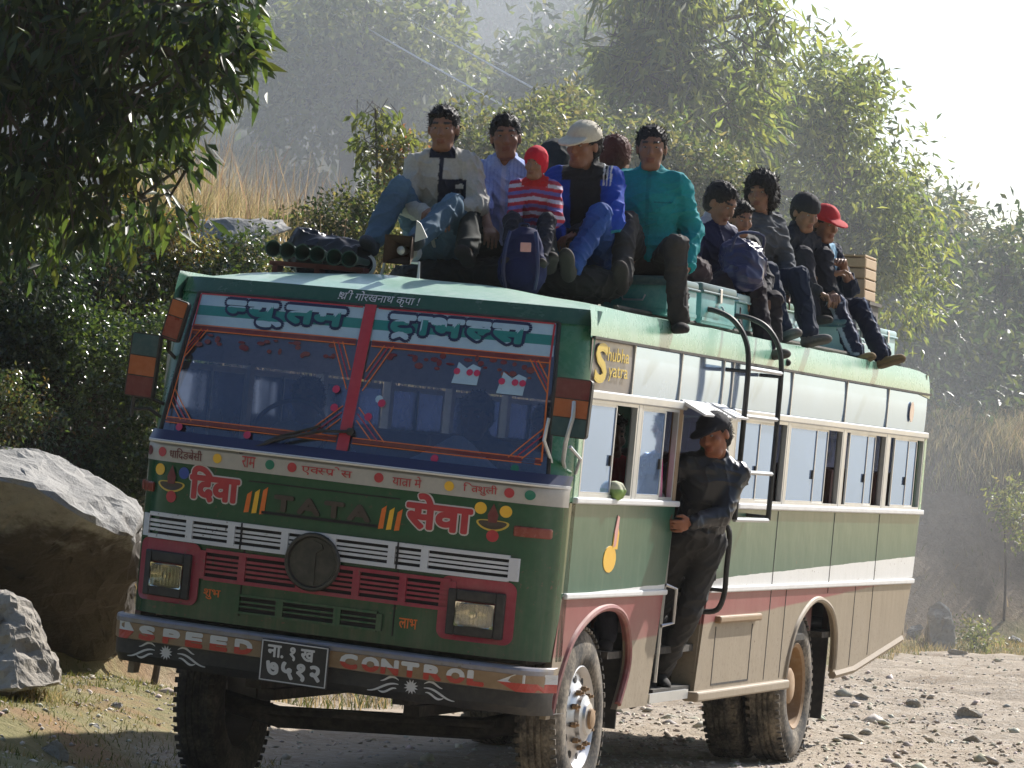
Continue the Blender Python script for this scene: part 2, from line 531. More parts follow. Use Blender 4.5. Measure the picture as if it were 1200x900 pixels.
def ground_mat():
    m, nt, b = new_mat("ground_earth")
    a = N(nt, "ShaderNodeAttribute", attribute_name="tint")
    sep = N(nt, "ShaderNodeSeparateColor"); nt.links.new(a.outputs["Color"], sep.inputs[0])
    n1 = noise(nt, 1.1, 6, 0.65); n2 = noise(nt, 7.0, 5, 0.65); n3 = noise(nt, 34.0, 4, 0.7)
    vor = N(nt, "ShaderNodeTexVoronoi"); vor.inputs["Scale"].default_value = 22.0
    nt.links.new(N(nt, "ShaderNodeTexCoord").outputs["Object"], vor.inputs["Vector"])
    road = mix(nt, n2, (0.30, 0.235, 0.17), (0.60, 0.52, 0.42))
    road = mix(nt, math_(nt, 'MULTIPLY', sstep(nt, n1, 0.5, 0.68), 0.55), road, (0.23, 0.165, 0.11))
    road = mix(nt, math_(nt, 'MULTIPLY', sstep(nt, vor.outputs["Color"], 0.55, 0.9), 0.55), road, (0.58, 0.53, 0.46))
    grass = mix(nt, n2, (0.11, 0.12, 0.042), (0.38, 0.32, 0.17))
    grass = mix(nt, sstep(nt, n1, 0.46, 0.66), grass, (0.30, 0.20, 0.11))
    bank = mix(nt, n1, (0.035, 0.026, 0.018), (0.13, 0.095, 0.06))
    bank = mix(nt, math_(nt, 'MULTIPLY', sstep(nt, n2, 0.5, 0.75), 0.6), bank, (0.11, 0.12, 0.05))
    c = mix(nt, sep.outputs[0], road, grass)
    c = mix(nt, sep.outputs[2], c, mix(nt, n1, (0.022, 0.032, 0.014), (0.060, 0.068, 0.028)))
    bank = mix(nt, a.outputs["Alpha"], bank, mix(nt, n2, (0.15, 0.115, 0.08), (0.36, 0.28, 0.20)))
    c = mix(nt, sep.outputs[1], c, bank)
    c = mix(nt, 0.35, c, n3, 'OVERLAY')
    nt.links.new(c, b.inputs["Base Color"])
    b.inputs["Roughness"].default_value = 0.95
    b.inputs["Specular IOR Level"].default_value = 0.15
    bump(nt, b, math_(nt, 'ADD', n3, math_(nt, 'MULTIPLY', n2, 1.5)), 0.8, 0.03)
    return m
M['ground'] = ground_mat()
tt = np.concatenate([np.linspace(-150, -14, 24), np.linspace(-12, -7, 20), np.arange(-6.8, 8.2, 0.10), np.linspace(8.5, 16, 20), np.linspace(18, 150, 24)])
dd = np.concatenate([np.linspace(-60, 14, 24), np.arange(15, 42, 0.11), np.arange(42, 62, 0.22), np.linspace(63, 120, 50), np.linspace(125, 210, 12)])
T_, D_ = np.meshgrid(tt, dd)
Hh = ground_h(T_, D_)
X_, Y_ = TD(T_, D_)
V = np.stack([X_, Y_, Hh], -1).reshape(-1, 3)
nt_, nd_ = len(tt), len(dd)
idx = np.arange(nt_ * nd_).reshape(nd_, nt_)
F = np.stack([idx[:-1, :-1], idx[:-1, 1:], idx[1:, 1:], idx[1:, :-1]], -1).reshape(-1, 4)
pp = D_ - np.interp(T_, FT, FD)
nz = vnoise(np.stack([T_, D_, 0 * T_], -1).reshape(-1, 3) * 0.8, 21, 3).reshape(T_.shape)
gmask = np.clip(ss((-T_ - 1.55 + 0.35 * nz) / 0.9) * ss((D_ - 10) / 6) + ss((pp + 3.0 + 0.8 * nz) / 1.2) * (T_ > 1), 0, 1)
bmask = ss((pp - 0.1 + 0.3 * nz) / 0.6) * (1 - 0.75 * ss((pp - 3.0) / 1.0))
ground = np_mesh("ground", V, F, M['ground'], None, True, np.stack([gmask, bmask, np.clip(ss((pp - 11 + 2 * nz) / 4) * (1 - 0.6 * ss((T_ - 3) / 2)) + ss((-5 - D_) / 4), 0, 1), ss((T_ - 2.0) / 2.0)], -1).reshape(-1, 4))
tag(ground, kind="structure")

# ---------------------------------------------------------------- haze: dust hanging over the road and hill
hz = MB(); hz.box((0, 0, 0), (2, 2, 2))
hzm = bpy.data.materials.new("dust_haze"); hzm.use_nodes = True
hn = hzm.node_tree; hn.nodes.remove(hn.nodes["Principled BSDF"])
pv = N(hn, "ShaderNodeVolumePrincipled")
pv.inputs["Color"].default_value = (0.86, 0.90, 0.95, 1)
pv.inputs["Density"].default_value = HAZE = 0.0002
pv.inputs["Anisotropy"].default_value = 0.45
hn.links.new(pv.outputs[0], hn.nodes["Material Output"].inputs["Volume"])
haze = hz.build("haze", [hzm]); haze["kind"] = "stuff"
haze.scale = (185, 165, 28.0)
cx_, cy_ = TD(0, 75)
haze.location = (cx_, cy_, 12.5)
haze.rotation_euler = (0, 0, -YAW)

# the dust the bus has just raised: a thick cloud hanging over the slope behind it
dm = bpy.data.materials.new("raised_dust"); dm.use_nodes = True
dn = dm.node_tree; dn.nodes.remove(dn.nodes["Principled BSDF"])
dv = N(dn, "ShaderNodeVolumePrincipled")
dv.inputs["Color"].default_value = (0.82, 0.88, 0.96, 1)
_tc = N(dn, "ShaderNodeTexCoord").outputs["Object"]
_ln = N(dn, "ShaderNodeVectorMath", operation='LENGTH'); dn.links.new(_tc, _ln.inputs[0])
_nz = noise(dn, 2.2, 2, 0.5, vec=_tc)
_rr = math_(dn, 'MULTIPLY_ADD', _nz, 0.5, math_(dn, 'ADD', _ln.outputs["Value"], -0.25))
_fall = math_(dn, 'SUBTRACT', 1.0, sstep(dn, _rr, 0.28, 0.97))
dn.links.new(math_(dn, 'MULTIPLY', _fall, 0.032), dv.inputs["Density"])
dv.inputs["Anisotropy"].default_value = 0.5
dn.links.new(dv.outputs[0], dn.nodes["Material Output"].inputs["Volume"])
bm = bmesh.new(); bmesh.ops.create_icosphere(bm, subdivisions=4, radius=1.0)
P = np.array([v.co[:] for v in bm.verts]); nn_ = vnoise(P * 1.3, 91, 3)
for v, k in zip(bm.verts, nn_): v.co *= 1 + 0.10 * k
me = bpy.data.meshes.new("dust_cloud"); bm.to_mesh(me); bm.free(); me.materials.append(dm)
dust = bpy.data.objects.new("dust_cloud", me); COL.objects.link(dust); dust["kind"] = "stuff"
dust.location = (*TD(-4.6, 60), 5.0); dust.scale = (15.8, 29.5, 15.5); dust.rotation_euler = (0, 0, -YAW)

# ---------------------------------------------------------------- rocks
def rock_mat(name, c0, c1, scale=4.0, shade_top=None):
    m, nt, b = new_mat(name)
    n1 = noise(nt, scale, 6, 0.7); n2 = noise(nt, scale * 5, 5, 0.7)
    c = mix(nt, n1, c0, c1)
    c = mix(nt, math_(nt, 'MULTIPLY', sstep(nt, n2, 0.55, 0.75), 0.6), c, tuple(v * 0.35 for v in c0))
    if shade_top is not None:          # shade on the lower part painted dark brown into the colour, ragged edge
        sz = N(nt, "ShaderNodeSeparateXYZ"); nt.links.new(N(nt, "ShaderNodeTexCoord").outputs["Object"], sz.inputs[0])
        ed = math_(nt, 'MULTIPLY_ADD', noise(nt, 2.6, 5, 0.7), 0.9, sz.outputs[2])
        c = mix(nt, sstep(nt, ed, shade_top + 0.16, shade_top - 0.10) if False else math_(nt, 'SUBTRACT', 1.0, sstep(nt, ed, shade_top - 0.12, shade_top + 0.14)), c, mix(nt, n2, (0.030, 0.022, 0.015), (0.085, 0.065, 0.045)))
    nt.links.new(c, b.inputs["Base Color"]); b.inputs["Roughness"].default_value = 0.9
    bump(nt, b, math_(nt, 'ADD', n1, math_(nt, 'MULTIPLY', n2, 0.5)), 0.7, 0.05)
    return m
M['rock'] = rock_mat('weathered_stone', (0.15, 0.145, 0.135), (0.46, 0.445, 0.42))
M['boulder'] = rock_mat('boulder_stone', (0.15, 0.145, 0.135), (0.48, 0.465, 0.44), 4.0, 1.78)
M['rock2'] = rock_mat('streaked_stone', (0.20, 0.17, 0.13), (0.55, 0.51, 0.45), 6.0)
M['stone'] = rock_mat('road_stone', (0.24, 0.21, 0.17), (0.52, 0.47, 0.40), 9.0)
def rock(name, pts, mat, label, cat="rock", group=None, rough=0.03, sub=4, seed=0, freq=3.0):
    bm = bmesh.new()
    for p in pts: bm.verts.new(p)
    r = bmesh.ops.convex_hull(bm, input=bm.verts[:])
    junk = [g for g in r["geom_interior"] if isinstance(g, bmesh.types.BMVert)]
    if junk: bmesh.ops.delete(bm, geom=junk, context='VERTS')
    bmesh.ops.triangulate(bm, faces=bm.faces[:])
    bmesh.ops.bevel(bm, geom=bm.edges[:], offset=0.012 * np.ptp(np.array(pts), axis=0).max() / 1.0, segments=1, affect='EDGES')
    bmesh.ops.triangulate(bm, faces=bm.faces[:])
    L = np.ptp(np.array(pts), axis=0).max()
    for _ in range(sub + 2):
        es = [e for e in bm.edges if e.calc_length() > L / (2 ** sub) * 1.3]
        if not es: break
        bmesh.ops.subdivide_edges(bm, edges=es, cuts=1)
        bmesh.ops.triangulate(bm, faces=bm.faces[:])
    bm.normal_update()
    P = np.array([v.co[:] for v in bm.verts]); Nn = np.array([v.normal[:] for v in bm.verts])
    n = vnoise(P * freq / L * 1.4, seed, 5); n2 = np.abs(vnoise(P * freq * 2.2 / L * np.array([1, 1, 2.2]), seed + 1, 3))
    P = P + Nn * (rough * (n - 0.9 * n2))[:, None]
    for v, p in zip(bm.verts, P): v.co = p
    bmesh.ops.recalc_face_normals(bm, faces=bm.faces[:])
    me = bpy.data.meshes.new(name); bm.to_mesh(me); bm.free()
    me.materials.append(mat)
    o = bpy.data.objects.new(name, me); COL.objects.link(o)
    return tag(o, label, cat, group)
def pts_px(lst):
    return [PT(*q) for q in lst]
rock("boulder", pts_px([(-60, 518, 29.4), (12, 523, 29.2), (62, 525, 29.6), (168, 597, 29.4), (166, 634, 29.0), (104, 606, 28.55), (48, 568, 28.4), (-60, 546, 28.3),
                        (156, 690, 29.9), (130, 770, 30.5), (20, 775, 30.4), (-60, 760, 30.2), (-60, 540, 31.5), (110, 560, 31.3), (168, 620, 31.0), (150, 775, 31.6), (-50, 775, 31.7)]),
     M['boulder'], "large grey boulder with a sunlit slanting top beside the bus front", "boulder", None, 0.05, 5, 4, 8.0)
rock("rock", pts_px([(-40, 700, 26.5), (8, 692, 26.4), (38, 705, 26.6), (72, 775, 26.4), (78, 805, 26.2), (-40, 815, 26.0), (25, 808, 25.9), (0, 700, 27.4), (60, 800, 27.6), (-40, 800, 27.6)]),
     M['rock2'], "pale streaked rock at the left edge in front of the boulder", "rock", None, 0.05, 5, 8, 5.0)
rock("ledge_stone", pts_px([(205, 262, 33.6), (262, 256, 33.6), (330, 258, 33.8), (345, 268, 33.8), (300, 285, 33.4), (222, 288, 33.4), (240, 255, 34.6), (330, 258, 34.6), (290, 290, 34.6)]),
     M['rock'], "flat pale stone along the terrace edge above the bus roof corner", "stone", None, 0.03, 4, 11, 5.0)

# loose stones on the road that one can tell apart
def stone(px, py, size, label, seed, flat=0.6, mat='stone', pale=False):
    v = _fw + _r2 * (px - 600) / FPX - _u2 * (py - 450) / FPX
    d = 20.0
    for k in range(400):
        p = PT(px, py, d); t_, d_ = toTD(p[0], p[1])
        if p[2] <= float(ground_h(np.array([t_]), np.array([d_]))[0]) + size * 0.15: break
        d += 0.15
    rs = np.random.default_rng(seed)
    q = rs.normal(size=(16, 3)); q /= np.linalg.norm(q, axis=1)[:, None]
    q *= size * np.array([1, 0.8, flat]) * rs.uniform(0.75, 1.1, (16, 1))
    p = PT(px, py, d)
    return rock("stone", [tuple(p + w) for w in q], M[mat], label, "stone", "loose stones on the road", size * 0.08, 3, seed, 4.0)
stone(700, 0, 0, "", 0) if False else None
stone(1072, 742, 0.17, "white angular stone right behind the rear corner of the bus", 31, 0.8, 'rock')
stone(1122, 766, 0.13, "dark grey stone on the far edge of the gravel road", 32)
stone(1186, 752, 0.22, "flat pale stone in the grass at the right edge", 33, 0.4, 'rock')
stone(1010, 818, 0.10, "pale stone in the gravel nearest the rear mud flap", 34, 0.5)
stone(1070, 826, 0.09, "small brown stone in the middle of the open gravel", 35, 0.6)
stone(1138, 838, 0.15, "brown lump of earth and stone on the right of the road", 36, 0.6)
stone(1140, 868, 0.10, "grey stone in the ruts at the lower right", 37, 0.5)
stone(137, 828, 0.05, "small white stone on the grass in front of the boulder", 38, 0.7, 'rock')
stone(110, 851, 0.05, "white pebble in the middle of the grass at left", 39, 0.6, 'rock')
stone(62, 884, 0.10, "brown pointed stone at the lower left corner", 40, 0.9)

# gravel and clods: too many to count
def scatter_stones(n, name, mat, region, smin, smax, seed):
    rs = np.random.default_rng(seed)
    t, d = region(rs, n)
    s = smin * (smax / smin) ** (rs.random(n) ** 2.2)
    base = np.array([(1, 0, 0), (-1, 0, 0), (0, 1, 0), (0, -1, 0), (0, 0, 1), (0, 0, -1), (.6, .6, .5), (-.6, .6, .5), (.6, -.6, .5), (-.6, -.6, .5)], float)
    base = base[:6]
    Fb = np.array([(0, 2, 4), (2, 1, 4), (1, 3, 4), (3, 0, 4), (2, 0, 5), (1, 2, 5), (3, 1, 5), (0, 3, 5)])
    x, y = TD(t, d); z = ground_h(t, d)
    a = rs.uniform(0, 6.28, n)
    V = base[None] * rs.uniform(0.6, 1.25, (n, 6, 1)) * (s[:, None, None] * np.array([1.15, 0.85, 0.55]))
    ca, sa = np.cos(a)[:, None], np.sin(a)[:, None]
    Vx, Vy = V[..., 0] * ca - V[..., 1] * sa, V[..., 0] * sa + V[..., 1] * ca
    tl = rs.normal(0, 0.3, (n, 2))
    Vz = V[..., 2] + Vx * tl[:, :1] + Vy * tl[:, 1:]
    W = np.stack([Vx + x[:, None], Vy + y[:, None], Vz + z[:, None] + s[:, None] * 0.12], -1).reshape(-1, 3)
    Fc = (Fb[None] + 6 * np.arange(n)[:, None, None]).reshape(-1, 3)
    c = np.repeat(rs.uniform(0.6, 1.15, (n, 1)) * np.array([[0.62, 0.56, 0.48]]) * rs.uniform(0.92, 1.08, (n, 3)), 6, 0)
    return tag(np_mesh(name, W, Fc, mat, None, False, c), kind="stuff")
M['gravel'] = tint_mat('gravel_stone', 0.95, 0.15, 0.5, 50.0)
def reg_road(rs, n):
    d = 17 + 38 * rs.random(n) ** 0.8; t = rs.uniform(-1.0, 1.0, n) * d * 0.135 + rs.uniform(-0.3, 0.3, n)
    ok = (d < np.interp(t, FT, FD) - 1.2) & (t > -0.085 * d + 0.2)
    t = np.where(ok, t, rs.uniform(0, 4, n)); d = np.where(ok, d, rs.uniform(24, 42, n))
    return t, d
scatter_stones(15000, "gravel", M['gravel'], reg_road, 0.006, 0.030, 51)
scatter_stones(900, "rubble", M['gravel'], reg_road, 0.025, 0.085, 53)
def reg_left(rs, n):
    return rs.uniform(-4.2, -1.5, n), rs.uniform(21, 31, n)
scatter_stones(2500, "gravel", M['gravel'], reg_left, 0.006, 0.035, 52)

# ---------------------------------------------------------------- leaves, grass
def leaf_mat(name, trans=0.35, rough=0.4, spec=0.5, tcol=(1.25, 1.5, 0.5)):
    m, nt, b = new_mat(name)
    out = nt.nodes["Material Output"]
    a = N(nt, "ShaderNodeAttribute", attribute_name="tint")
    nt.links.new(a.outputs["Color"], b.inputs["Base Color"])
    b.inputs["Roughness"].default_value = rough
    b.inputs["Specular IOR Level"].default_value = spec
    tr = N(nt, "ShaderNodeBsdfTranslucent")
    nt.links.new(mix(nt, 1.0, a.outputs["Color"], tcol, 'MULTIPLY'), tr.inputs[0])
    ms = N(nt, "ShaderNodeMixShader"); ms.inputs[0].default_value = trans
    nt.links.new(b.outputs[0], ms.inputs[1]); nt.links.new(tr.outputs[0], ms.inputs[2])
    nt.links.new(ms.outputs[0], out.inputs[0])
    return m
M['leaf'] = leaf_mat('broad_leaf', 0.46, 0.42, 0.45, (2.3, 2.25, 1.05))
M['leaf_back'] = leaf_mat('thin_backlit_leaf', 0.60, 0.42, 0.45, (2.6, 2.5, 1.15))
M['leaf_gloss'] = leaf_mat('glossy_leaf', 0.25, 0.28, 0.8, (1.8, 2.2, 0.8))
M['drygrass'] = leaf_mat('dry_grass', 0.45, 0.6, 0.3, (1.2, 1.14, 0.95))
M['bark'] = paint('bark', (0.085, 0.065, 0.048), 0.9, 0.15, bmp=0.5)

def leaf_geo(P, A, L, W, rs, nrm=None, fold=0.18):
    n = len(P)
    A = A / (np.linalg.norm(A, axis=1, keepdims=True) + 1e-9)
    if nrm is None: nrm = rs.normal(size=(n, 3))
    S = np.cross(A, nrm); S /= np.linalg.norm(S, axis=1, keepdims=True) + 1e-9
    Nn = np.cross(S, A)
    L = np.broadcast_to(L, (n,))[:, None]; W = np.broadcast_to(W, (n,))[:, None]
    mid = P + A * L * 0.45
    V = np.stack([P, mid + S * W * 0.5 + Nn * W * fold, P + A * L - Nn * L * 0.06, mid - S * W * 0.5 + Nn * W * fold, mid - Nn * W * 0.05], 1).reshape(-1, 3)
    o = 5 * np.arange(n)[:, None]
    F = np.stack([o + np.array([[0, 4, 2, 1]]), o + np.array([[0, 3, 2, 4]])], 1).reshape(-1, 4)
    return V, F
def in_blobs(rs, blobs, n, shell=0.45, thr=-0.35, freq=1.6, seed=0):
    out = []; src = []
    w = np.array([b[1][0] * b[1][1] * b[1][2] for b in blobs]) ** 0.67; w /= w.sum()
    while sum(len(o) for o in out) < n:
        k = rs.choice(len(blobs), size=n * 2, p=w)
        C = np.array([b[0] for b in blobs])[k]; R = np.array([b[1] for b in blobs])[k]
        q = rs.normal(size=(n * 2, 3)); q /= np.linalg.norm(q, axis=1, keepdims=True)
        r = rs.random(n * 2) ** shell
        Pp = C + q * R * r[:, None]
        ok = vnoise(Pp * freq, seed, 2) > thr
        out.append(np.concatenate([Pp[ok], q[ok]], 1))
    o = np.concatenate(out)[:n]
    return o[:, :3], o[:, 3:]
def foliage(rs, blobs, n_spray, per, L, W, tints, spread=0.22, droop=0.3, shell=0.45, thr=-0.3, freq=1.6, seed=0, upn=0.6):
    C, out = in_blobs(rs, blobs, n_spray, shell, thr, freq, seed)
    D = out * 0.9 + rs.normal(size=C.shape) * 0.6 - np.array([0, 0, droop])
    D /= np.linalg.norm(D, axis=1, keepdims=True)
    s = rs.random((n_spray, per)); 
    P = C[:, None] + D[:, None] * (s * spread)[..., None] + rs.normal(0, spread * 0.22, (n_spray, per, 3))
    A = D[:, None] * 0.6 + rs.normal(size=(n_spray, per, 3)) * 0.65 - np.array([0, 0, droop])
    P = P.reshape(-1, 3); A = A.reshape(-1, 3)
    n = len(P)
    nrm = rs.normal(size=(n, 3)) + np.array([0, 0, upn * 2])
    l = L * rs.uniform(0.65, 1.25, n); w = W * rs.uniform(0.7, 1.2, n)
    V, F = leaf_geo(P, A, l, w, rs, nrm)
    tints = np.array(tints)
    k = rs.integers(0, len(tints), n_spray).repeat(per)
    k = np.where(rs.random(n) < 0.25, rs.integers(0, len(tints), n), k)
    c = tints[k] * rs.uniform(0.7, 1.3, (n, 1))
    return V, F, np.repeat(c, 5, 0), C, D
def twigs(mb, C, D, spread, r, every=1):
    for c, d in zip(C[::every], D[::every]):
        mb.tube([c - d * spread * 0.8, c + d * spread * 0.3, c + d * spread * 0.95], [r, r * 0.8, r * 0.4], 3)
def plant(name, label, cat, base, blobs, n_spray, per, L, W, tints, group=None, trunk_r=0.06, mat='leaf', twig=0, part="crown", seed=1, lean=None, **kw):
    rs = np.random.default_rng(seed)
    base = np.array(base, float)
    root = empty(name, tuple(base), 0, label, cat, group)
    bl = [(np.array(c, float) - base, np.array(r, float)) for c, r in blobs]
    V, F, c, C, D = foliage(rs, bl, n_spray, per, L, W, tints, seed=seed, **kw)
    np_mesh(part, V, F, M[mat], root, False, c)
    tb = MB()
    top = max(bl, key=lambda b: b[0][2])[0]
    P = [np.zeros(3), top * np.array([0.2, 0.2, 0.35]) + rs.normal(0, 0.05, 3), top * np.array([0.7, 0.7, 0.7]), top]
    if lean is not None: P[1] = P[1] + np.array(lean)
    P = [np.array(p) for p in P]; P[0][2] -= 0.15
    pts = np.array(arc3(P, 5))
    tb.tube(pts, np.linspace(trunk_r, trunk_r * 0.3, len(pts)), 7)
    for cc, rr in bl:
        j = min(len(pts) - 2, int(len(pts) * clamp_(0.25 + 0.5 * cc[2] / (top[2] + 1e-6), 0.1, 0.8)))
        q = cc + rs.normal(0, 0.15, 3) * rr
        m_ = (pts[j] + q) / 2 + np.array([0, 0, 0.12 * np.linalg.norm(q - pts[j])])
        tb.tube(arc3([pts[j], m_, q], 4), np.linspace(trunk_r * 0.5, trunk_r * 0.12, 9), 5)
    if twig: twigs(tb, C, D, kw.get('spread', 0.22), trunk_r * 0.08 + 0.002, twig)
    tb.build("trunk" if cat == "tree" else "stems", [M['bark']], root, True)
    return root
def clamp_(v, a, b): return max(a, min(b, v))
def arc3(pts, n=5):
    P = [np.array(p, float) for p in pts]
    out = []
    for i in range(len(P) - 1):
        p0, p1, p2, p3 = P[max(i - 1, 0)], P[i], P[i + 1], P[min(i + 2, len(P) - 1)]
        for k in range(n):
            t = k / n
            out.append(0.5 * ((2 * p1) + (-p0 + p2) * t + (2 * p0 - 5 * p1 + 4 * p2 - p3) * t * t + (-p0 + 3 * p1 - 3 * p2 + p3) * t ** 3))
    out.append(P[-1])
    return out
def blob(px, py, d, rx, rz, rd=None):
    """crown lump: centre read off the photo, radii in photo pixels"""
    k = d / FPX
    return (PT(px, py, d), np.array([rx * k, (rd if rd else rx * k), rz * k]))
def gbase(px, d, dt=0.0):
    p = PT(px, 500, d); t, dd_ = toTD(p[0], p[1]); x, y = TD(t + dt, dd_)
    return (x, y, GZ(x, y))

DK = [(0.030, 0.050, 0.022), (0.022, 0.042, 0.020), (0.040, 0.062, 0.022), (0.05, 0.06, 0.018)]
MID = [(0.050, 0.076, 0.036), (0.062, 0.088, 0.040), (0.080, 0.100, 0.045), (0.04, 0.062, 0.032)]
LT = [(0.115, 0.145, 0.055), (0.15, 0.165, 0.065), (0.125, 0.14, 0.065), (0.075, 0.10, 0.045)]
OL = [(0.11, 0.115, 0.062), (0.13, 0.13, 0.075), (0.09, 0.105, 0.055), (0.16, 0.14, 0.085)]
BR = [(0.14, 0.085, 0.04), (0.17, 0.10, 0.045), (0.10, 0.08, 0.035)]

# --- left: tree that leans in from the edge with long hanging leaves
plant("broadleaf_tree", "dark tree with long hanging leaves filling the upper left corner", "tree", gbase(-170, 30.5),
      [blob(40, 60, 29, 150, 130, 0.9), blob(190, 40, 28.5, 110, 90, 0.6), blob(262, 0, 28.3, 40, 60, 0.35), blob(245, 70, 28.3, 32, 45, 0.3), blob(120, 190, 29, 110, 75, 0.6), blob(20, 200, 29.3, 90, 110, 0.7), blob(175, 225, 28.8, 38, 38, 0.3), blob(60, -60, 29.3, 200, 100, 0.9), blob(190, 125, 28.6, 62, 45, 0.4)],
      600, 10, 0.20, 0.056, DK + DK + [(0.05, 0.075, 0.025), (0.07, 0.10, 0.03)], None, 0.16, 'leaf', 2, seed=3, spread=0.26, droop=0.65, shell=0.5, thr=-0.32, freq=2.4)
# --- left bank shrubs
g_l = "shrubs on the left bank"
plant("shrub", "bright leafy shrub glinting in the sun left of the mirrors", "shrub", gbase(150, 31.6),
      [blob(130, 440, 31.2, 75, 70, 0.5), blob(190, 500, 31.0, 55, 75, 0.4), blob(95, 395, 31.6, 60, 45, 0.5), blob(130, 520, 31.0, 70, 55, 0.35), blob(205, 420, 31.4, 40, 60, 0.4)],
      1500, 10, 0.042, 0.026, MID + LT, g_l, 0.03, 'leaf_gloss', 0, "foliage", 5, spread=0.12, droop=0.2, thr=-0.5, freq=3.0)
plant("shrub", "dark shrub below the hanging tree at the left edge", "shrub", gbase(30, 31.8),
      [blob(30, 300, 31.5, 90, 75, 0.6), blob(50, 390, 31.5, 75, 60, 0.5), blob(-20, 420, 31.4, 60, 70, 0.5), blob(120, 320, 32.2, 60, 55, 0.5)],
      1300, 9, 0.05, 0.028, DK + MID, g_l, 0.035, 'leaf_gloss', 0, "foliage", 6, spread=0.15, droop=0.3, thr=-0.4, freq=2.6)
plant("shrub", "straggling shrub on the bank above the orange mirror", "shrub", gbase(250, 33.2),
      [blob(170, 320, 32.8, 55, 45, 0.4), blob(240, 310, 33.0, 55, 35, 0.4), blob(300, 305, 33.2, 50, 35, 0.4), blob(250, 370, 32.6, 60, 55, 0.4), blob(215, 400, 32.2, 45, 45, 0.4)],
      1100, 9, 0.045, 0.026, MID + OL + DK, g_l, 0.03, 'leaf_gloss', 0, "foliage", 7, spread=0.14, droop=0.2, thr=-0.25, freq=3.0)
plant("shrub", "deep green shrub in shade between boulder and bus", "shrub", gbase(190, 30.9),
      [blob(165, 560, 31.2, 60, 45, 0.4), blob(215, 560, 31.0, 40, 60, 0.35), blob(110, 545, 31.9, 50, 35, 0.35)],
      700, 10, 0.042, 0.025, DK + MID, g_l, 0.03, 'leaf_gloss', 0, "foliage", 8, spread=0.12, droop=0.3, thr=-0.4, freq=3.0)
plant("shrub", "browning shrub above the boulder at the left edge", "shrub", gbase(5, 30.6),
      [blob(10, 480, 30.2, 42, 45, 0.3), blob(-15, 510, 30.0, 40, 30, 0.3), blob(50, 500, 30.4, 25, 22, 0.2)],
      420, 9, 0.04, 0.02, BR + OL + MID, g_l, 0.02, 'leaf_gloss', 0, "foliage", 9, spread=0.12, droop=0.1, thr=-0.4, freq=3.0)
plant("shrub", "brown dry shrub on the bank beneath the terrace grass", "shrub", gbase(205, 33.0),
      [blob(205, 275, 32.8, 45, 25, 0.3), blob(150, 270, 32.6, 40, 30, 0.3)],
      380, 8, 0.05, 0.02, BR + OL, g_l, 0.02, 'leaf', 0, "foliage", 10, spread=0.14, droop=0.2, thr=-0.3, freq=3.0)
# --- terrace shrubs behind the riders
g_t = "shrubs on the terrace"
plant("shrub", "dusty olive shrub on the terrace left of the first rider", "shrub", gbase(400, 36.5),
      [blob(410, 265, 36.2, 65, 32, 0.5), blob(460, 245, 36.4, 42, 38, 0.5), blob(350, 280, 36.0, 40, 22, 0.4), blob(430, 290, 36, 70, 30, 0.5)],
      1100, 9, 0.055, 0.028, OL + MID, g_t, 0.03, 'leaf', 0, "foliage", 12, spread=0.16, droop=0.15, thr=-0.4, freq=2.6)
plant("sapling", "thin sapling with bright drooping leaves on the terrace", "tree", gbase(440, 37.0),
      [blob(440, 128, 37, 26, 14, 0.2), blob(450, 150, 37, 28, 18, 0.2), blob(435, 175, 37, 18, 20, 0.15)],
      32, 8, 0.11, 0.036, LT + [(0.13, 0.16, 0.06)], None, 0.02, 'leaf', 1, "crown", 13, spread=0.14, droop=0.6, thr=-0.9)
plant("shrub", "shrub with reddish top leaves just left of the first rider", "shrub", gbase(470, 37.4),
      [blob(475, 185, 37.2, 34, 22, 0.3), blob(480, 220, 37.2, 34, 40, 0.3)],
      330, 8, 0.06, 0.03, [(0.22, 0.09, 0.07)] + OL + OL, g_t, 0.02, 'leaf', 0, "foliage", 14, spread=0.14, droop=0.2, thr=-0.5)
plant("shrub", "hazy light green shrub behind the riders in light shirts", "shrub", gbase(590, 41),
      [blob(560, 175, 41, 45, 45, 0.6), blob(615, 160, 41, 45, 38, 0.6), blob(660, 150, 42, 50, 38, 0.6), blob(600, 215, 41, 80, 40, 0.6)],
      1100, 9, 0.08, 0.035, LT + OL, g_t, 0.03, 'leaf', 0, "foliage", 15, spread=0.22, droop=0.2, thr=-0.35, freq=2.2)
plant("shrub", "hazy grey shrub between the capped rider and the teal rider", "shrub", gbase(720, 43),
      [blob(715, 165, 43, 60, 50, 0.7), blob(760, 200, 43, 60, 55, 0.7), blob(820, 220, 43.5, 60, 50, 0.7)],
      1100, 9, 0.09, 0.035, MID + OL, g_t, 0.03, 'leaf', 0, "foliage", 16, spread=0.24, droop=0.25, thr=-0.35, freq=2.0)
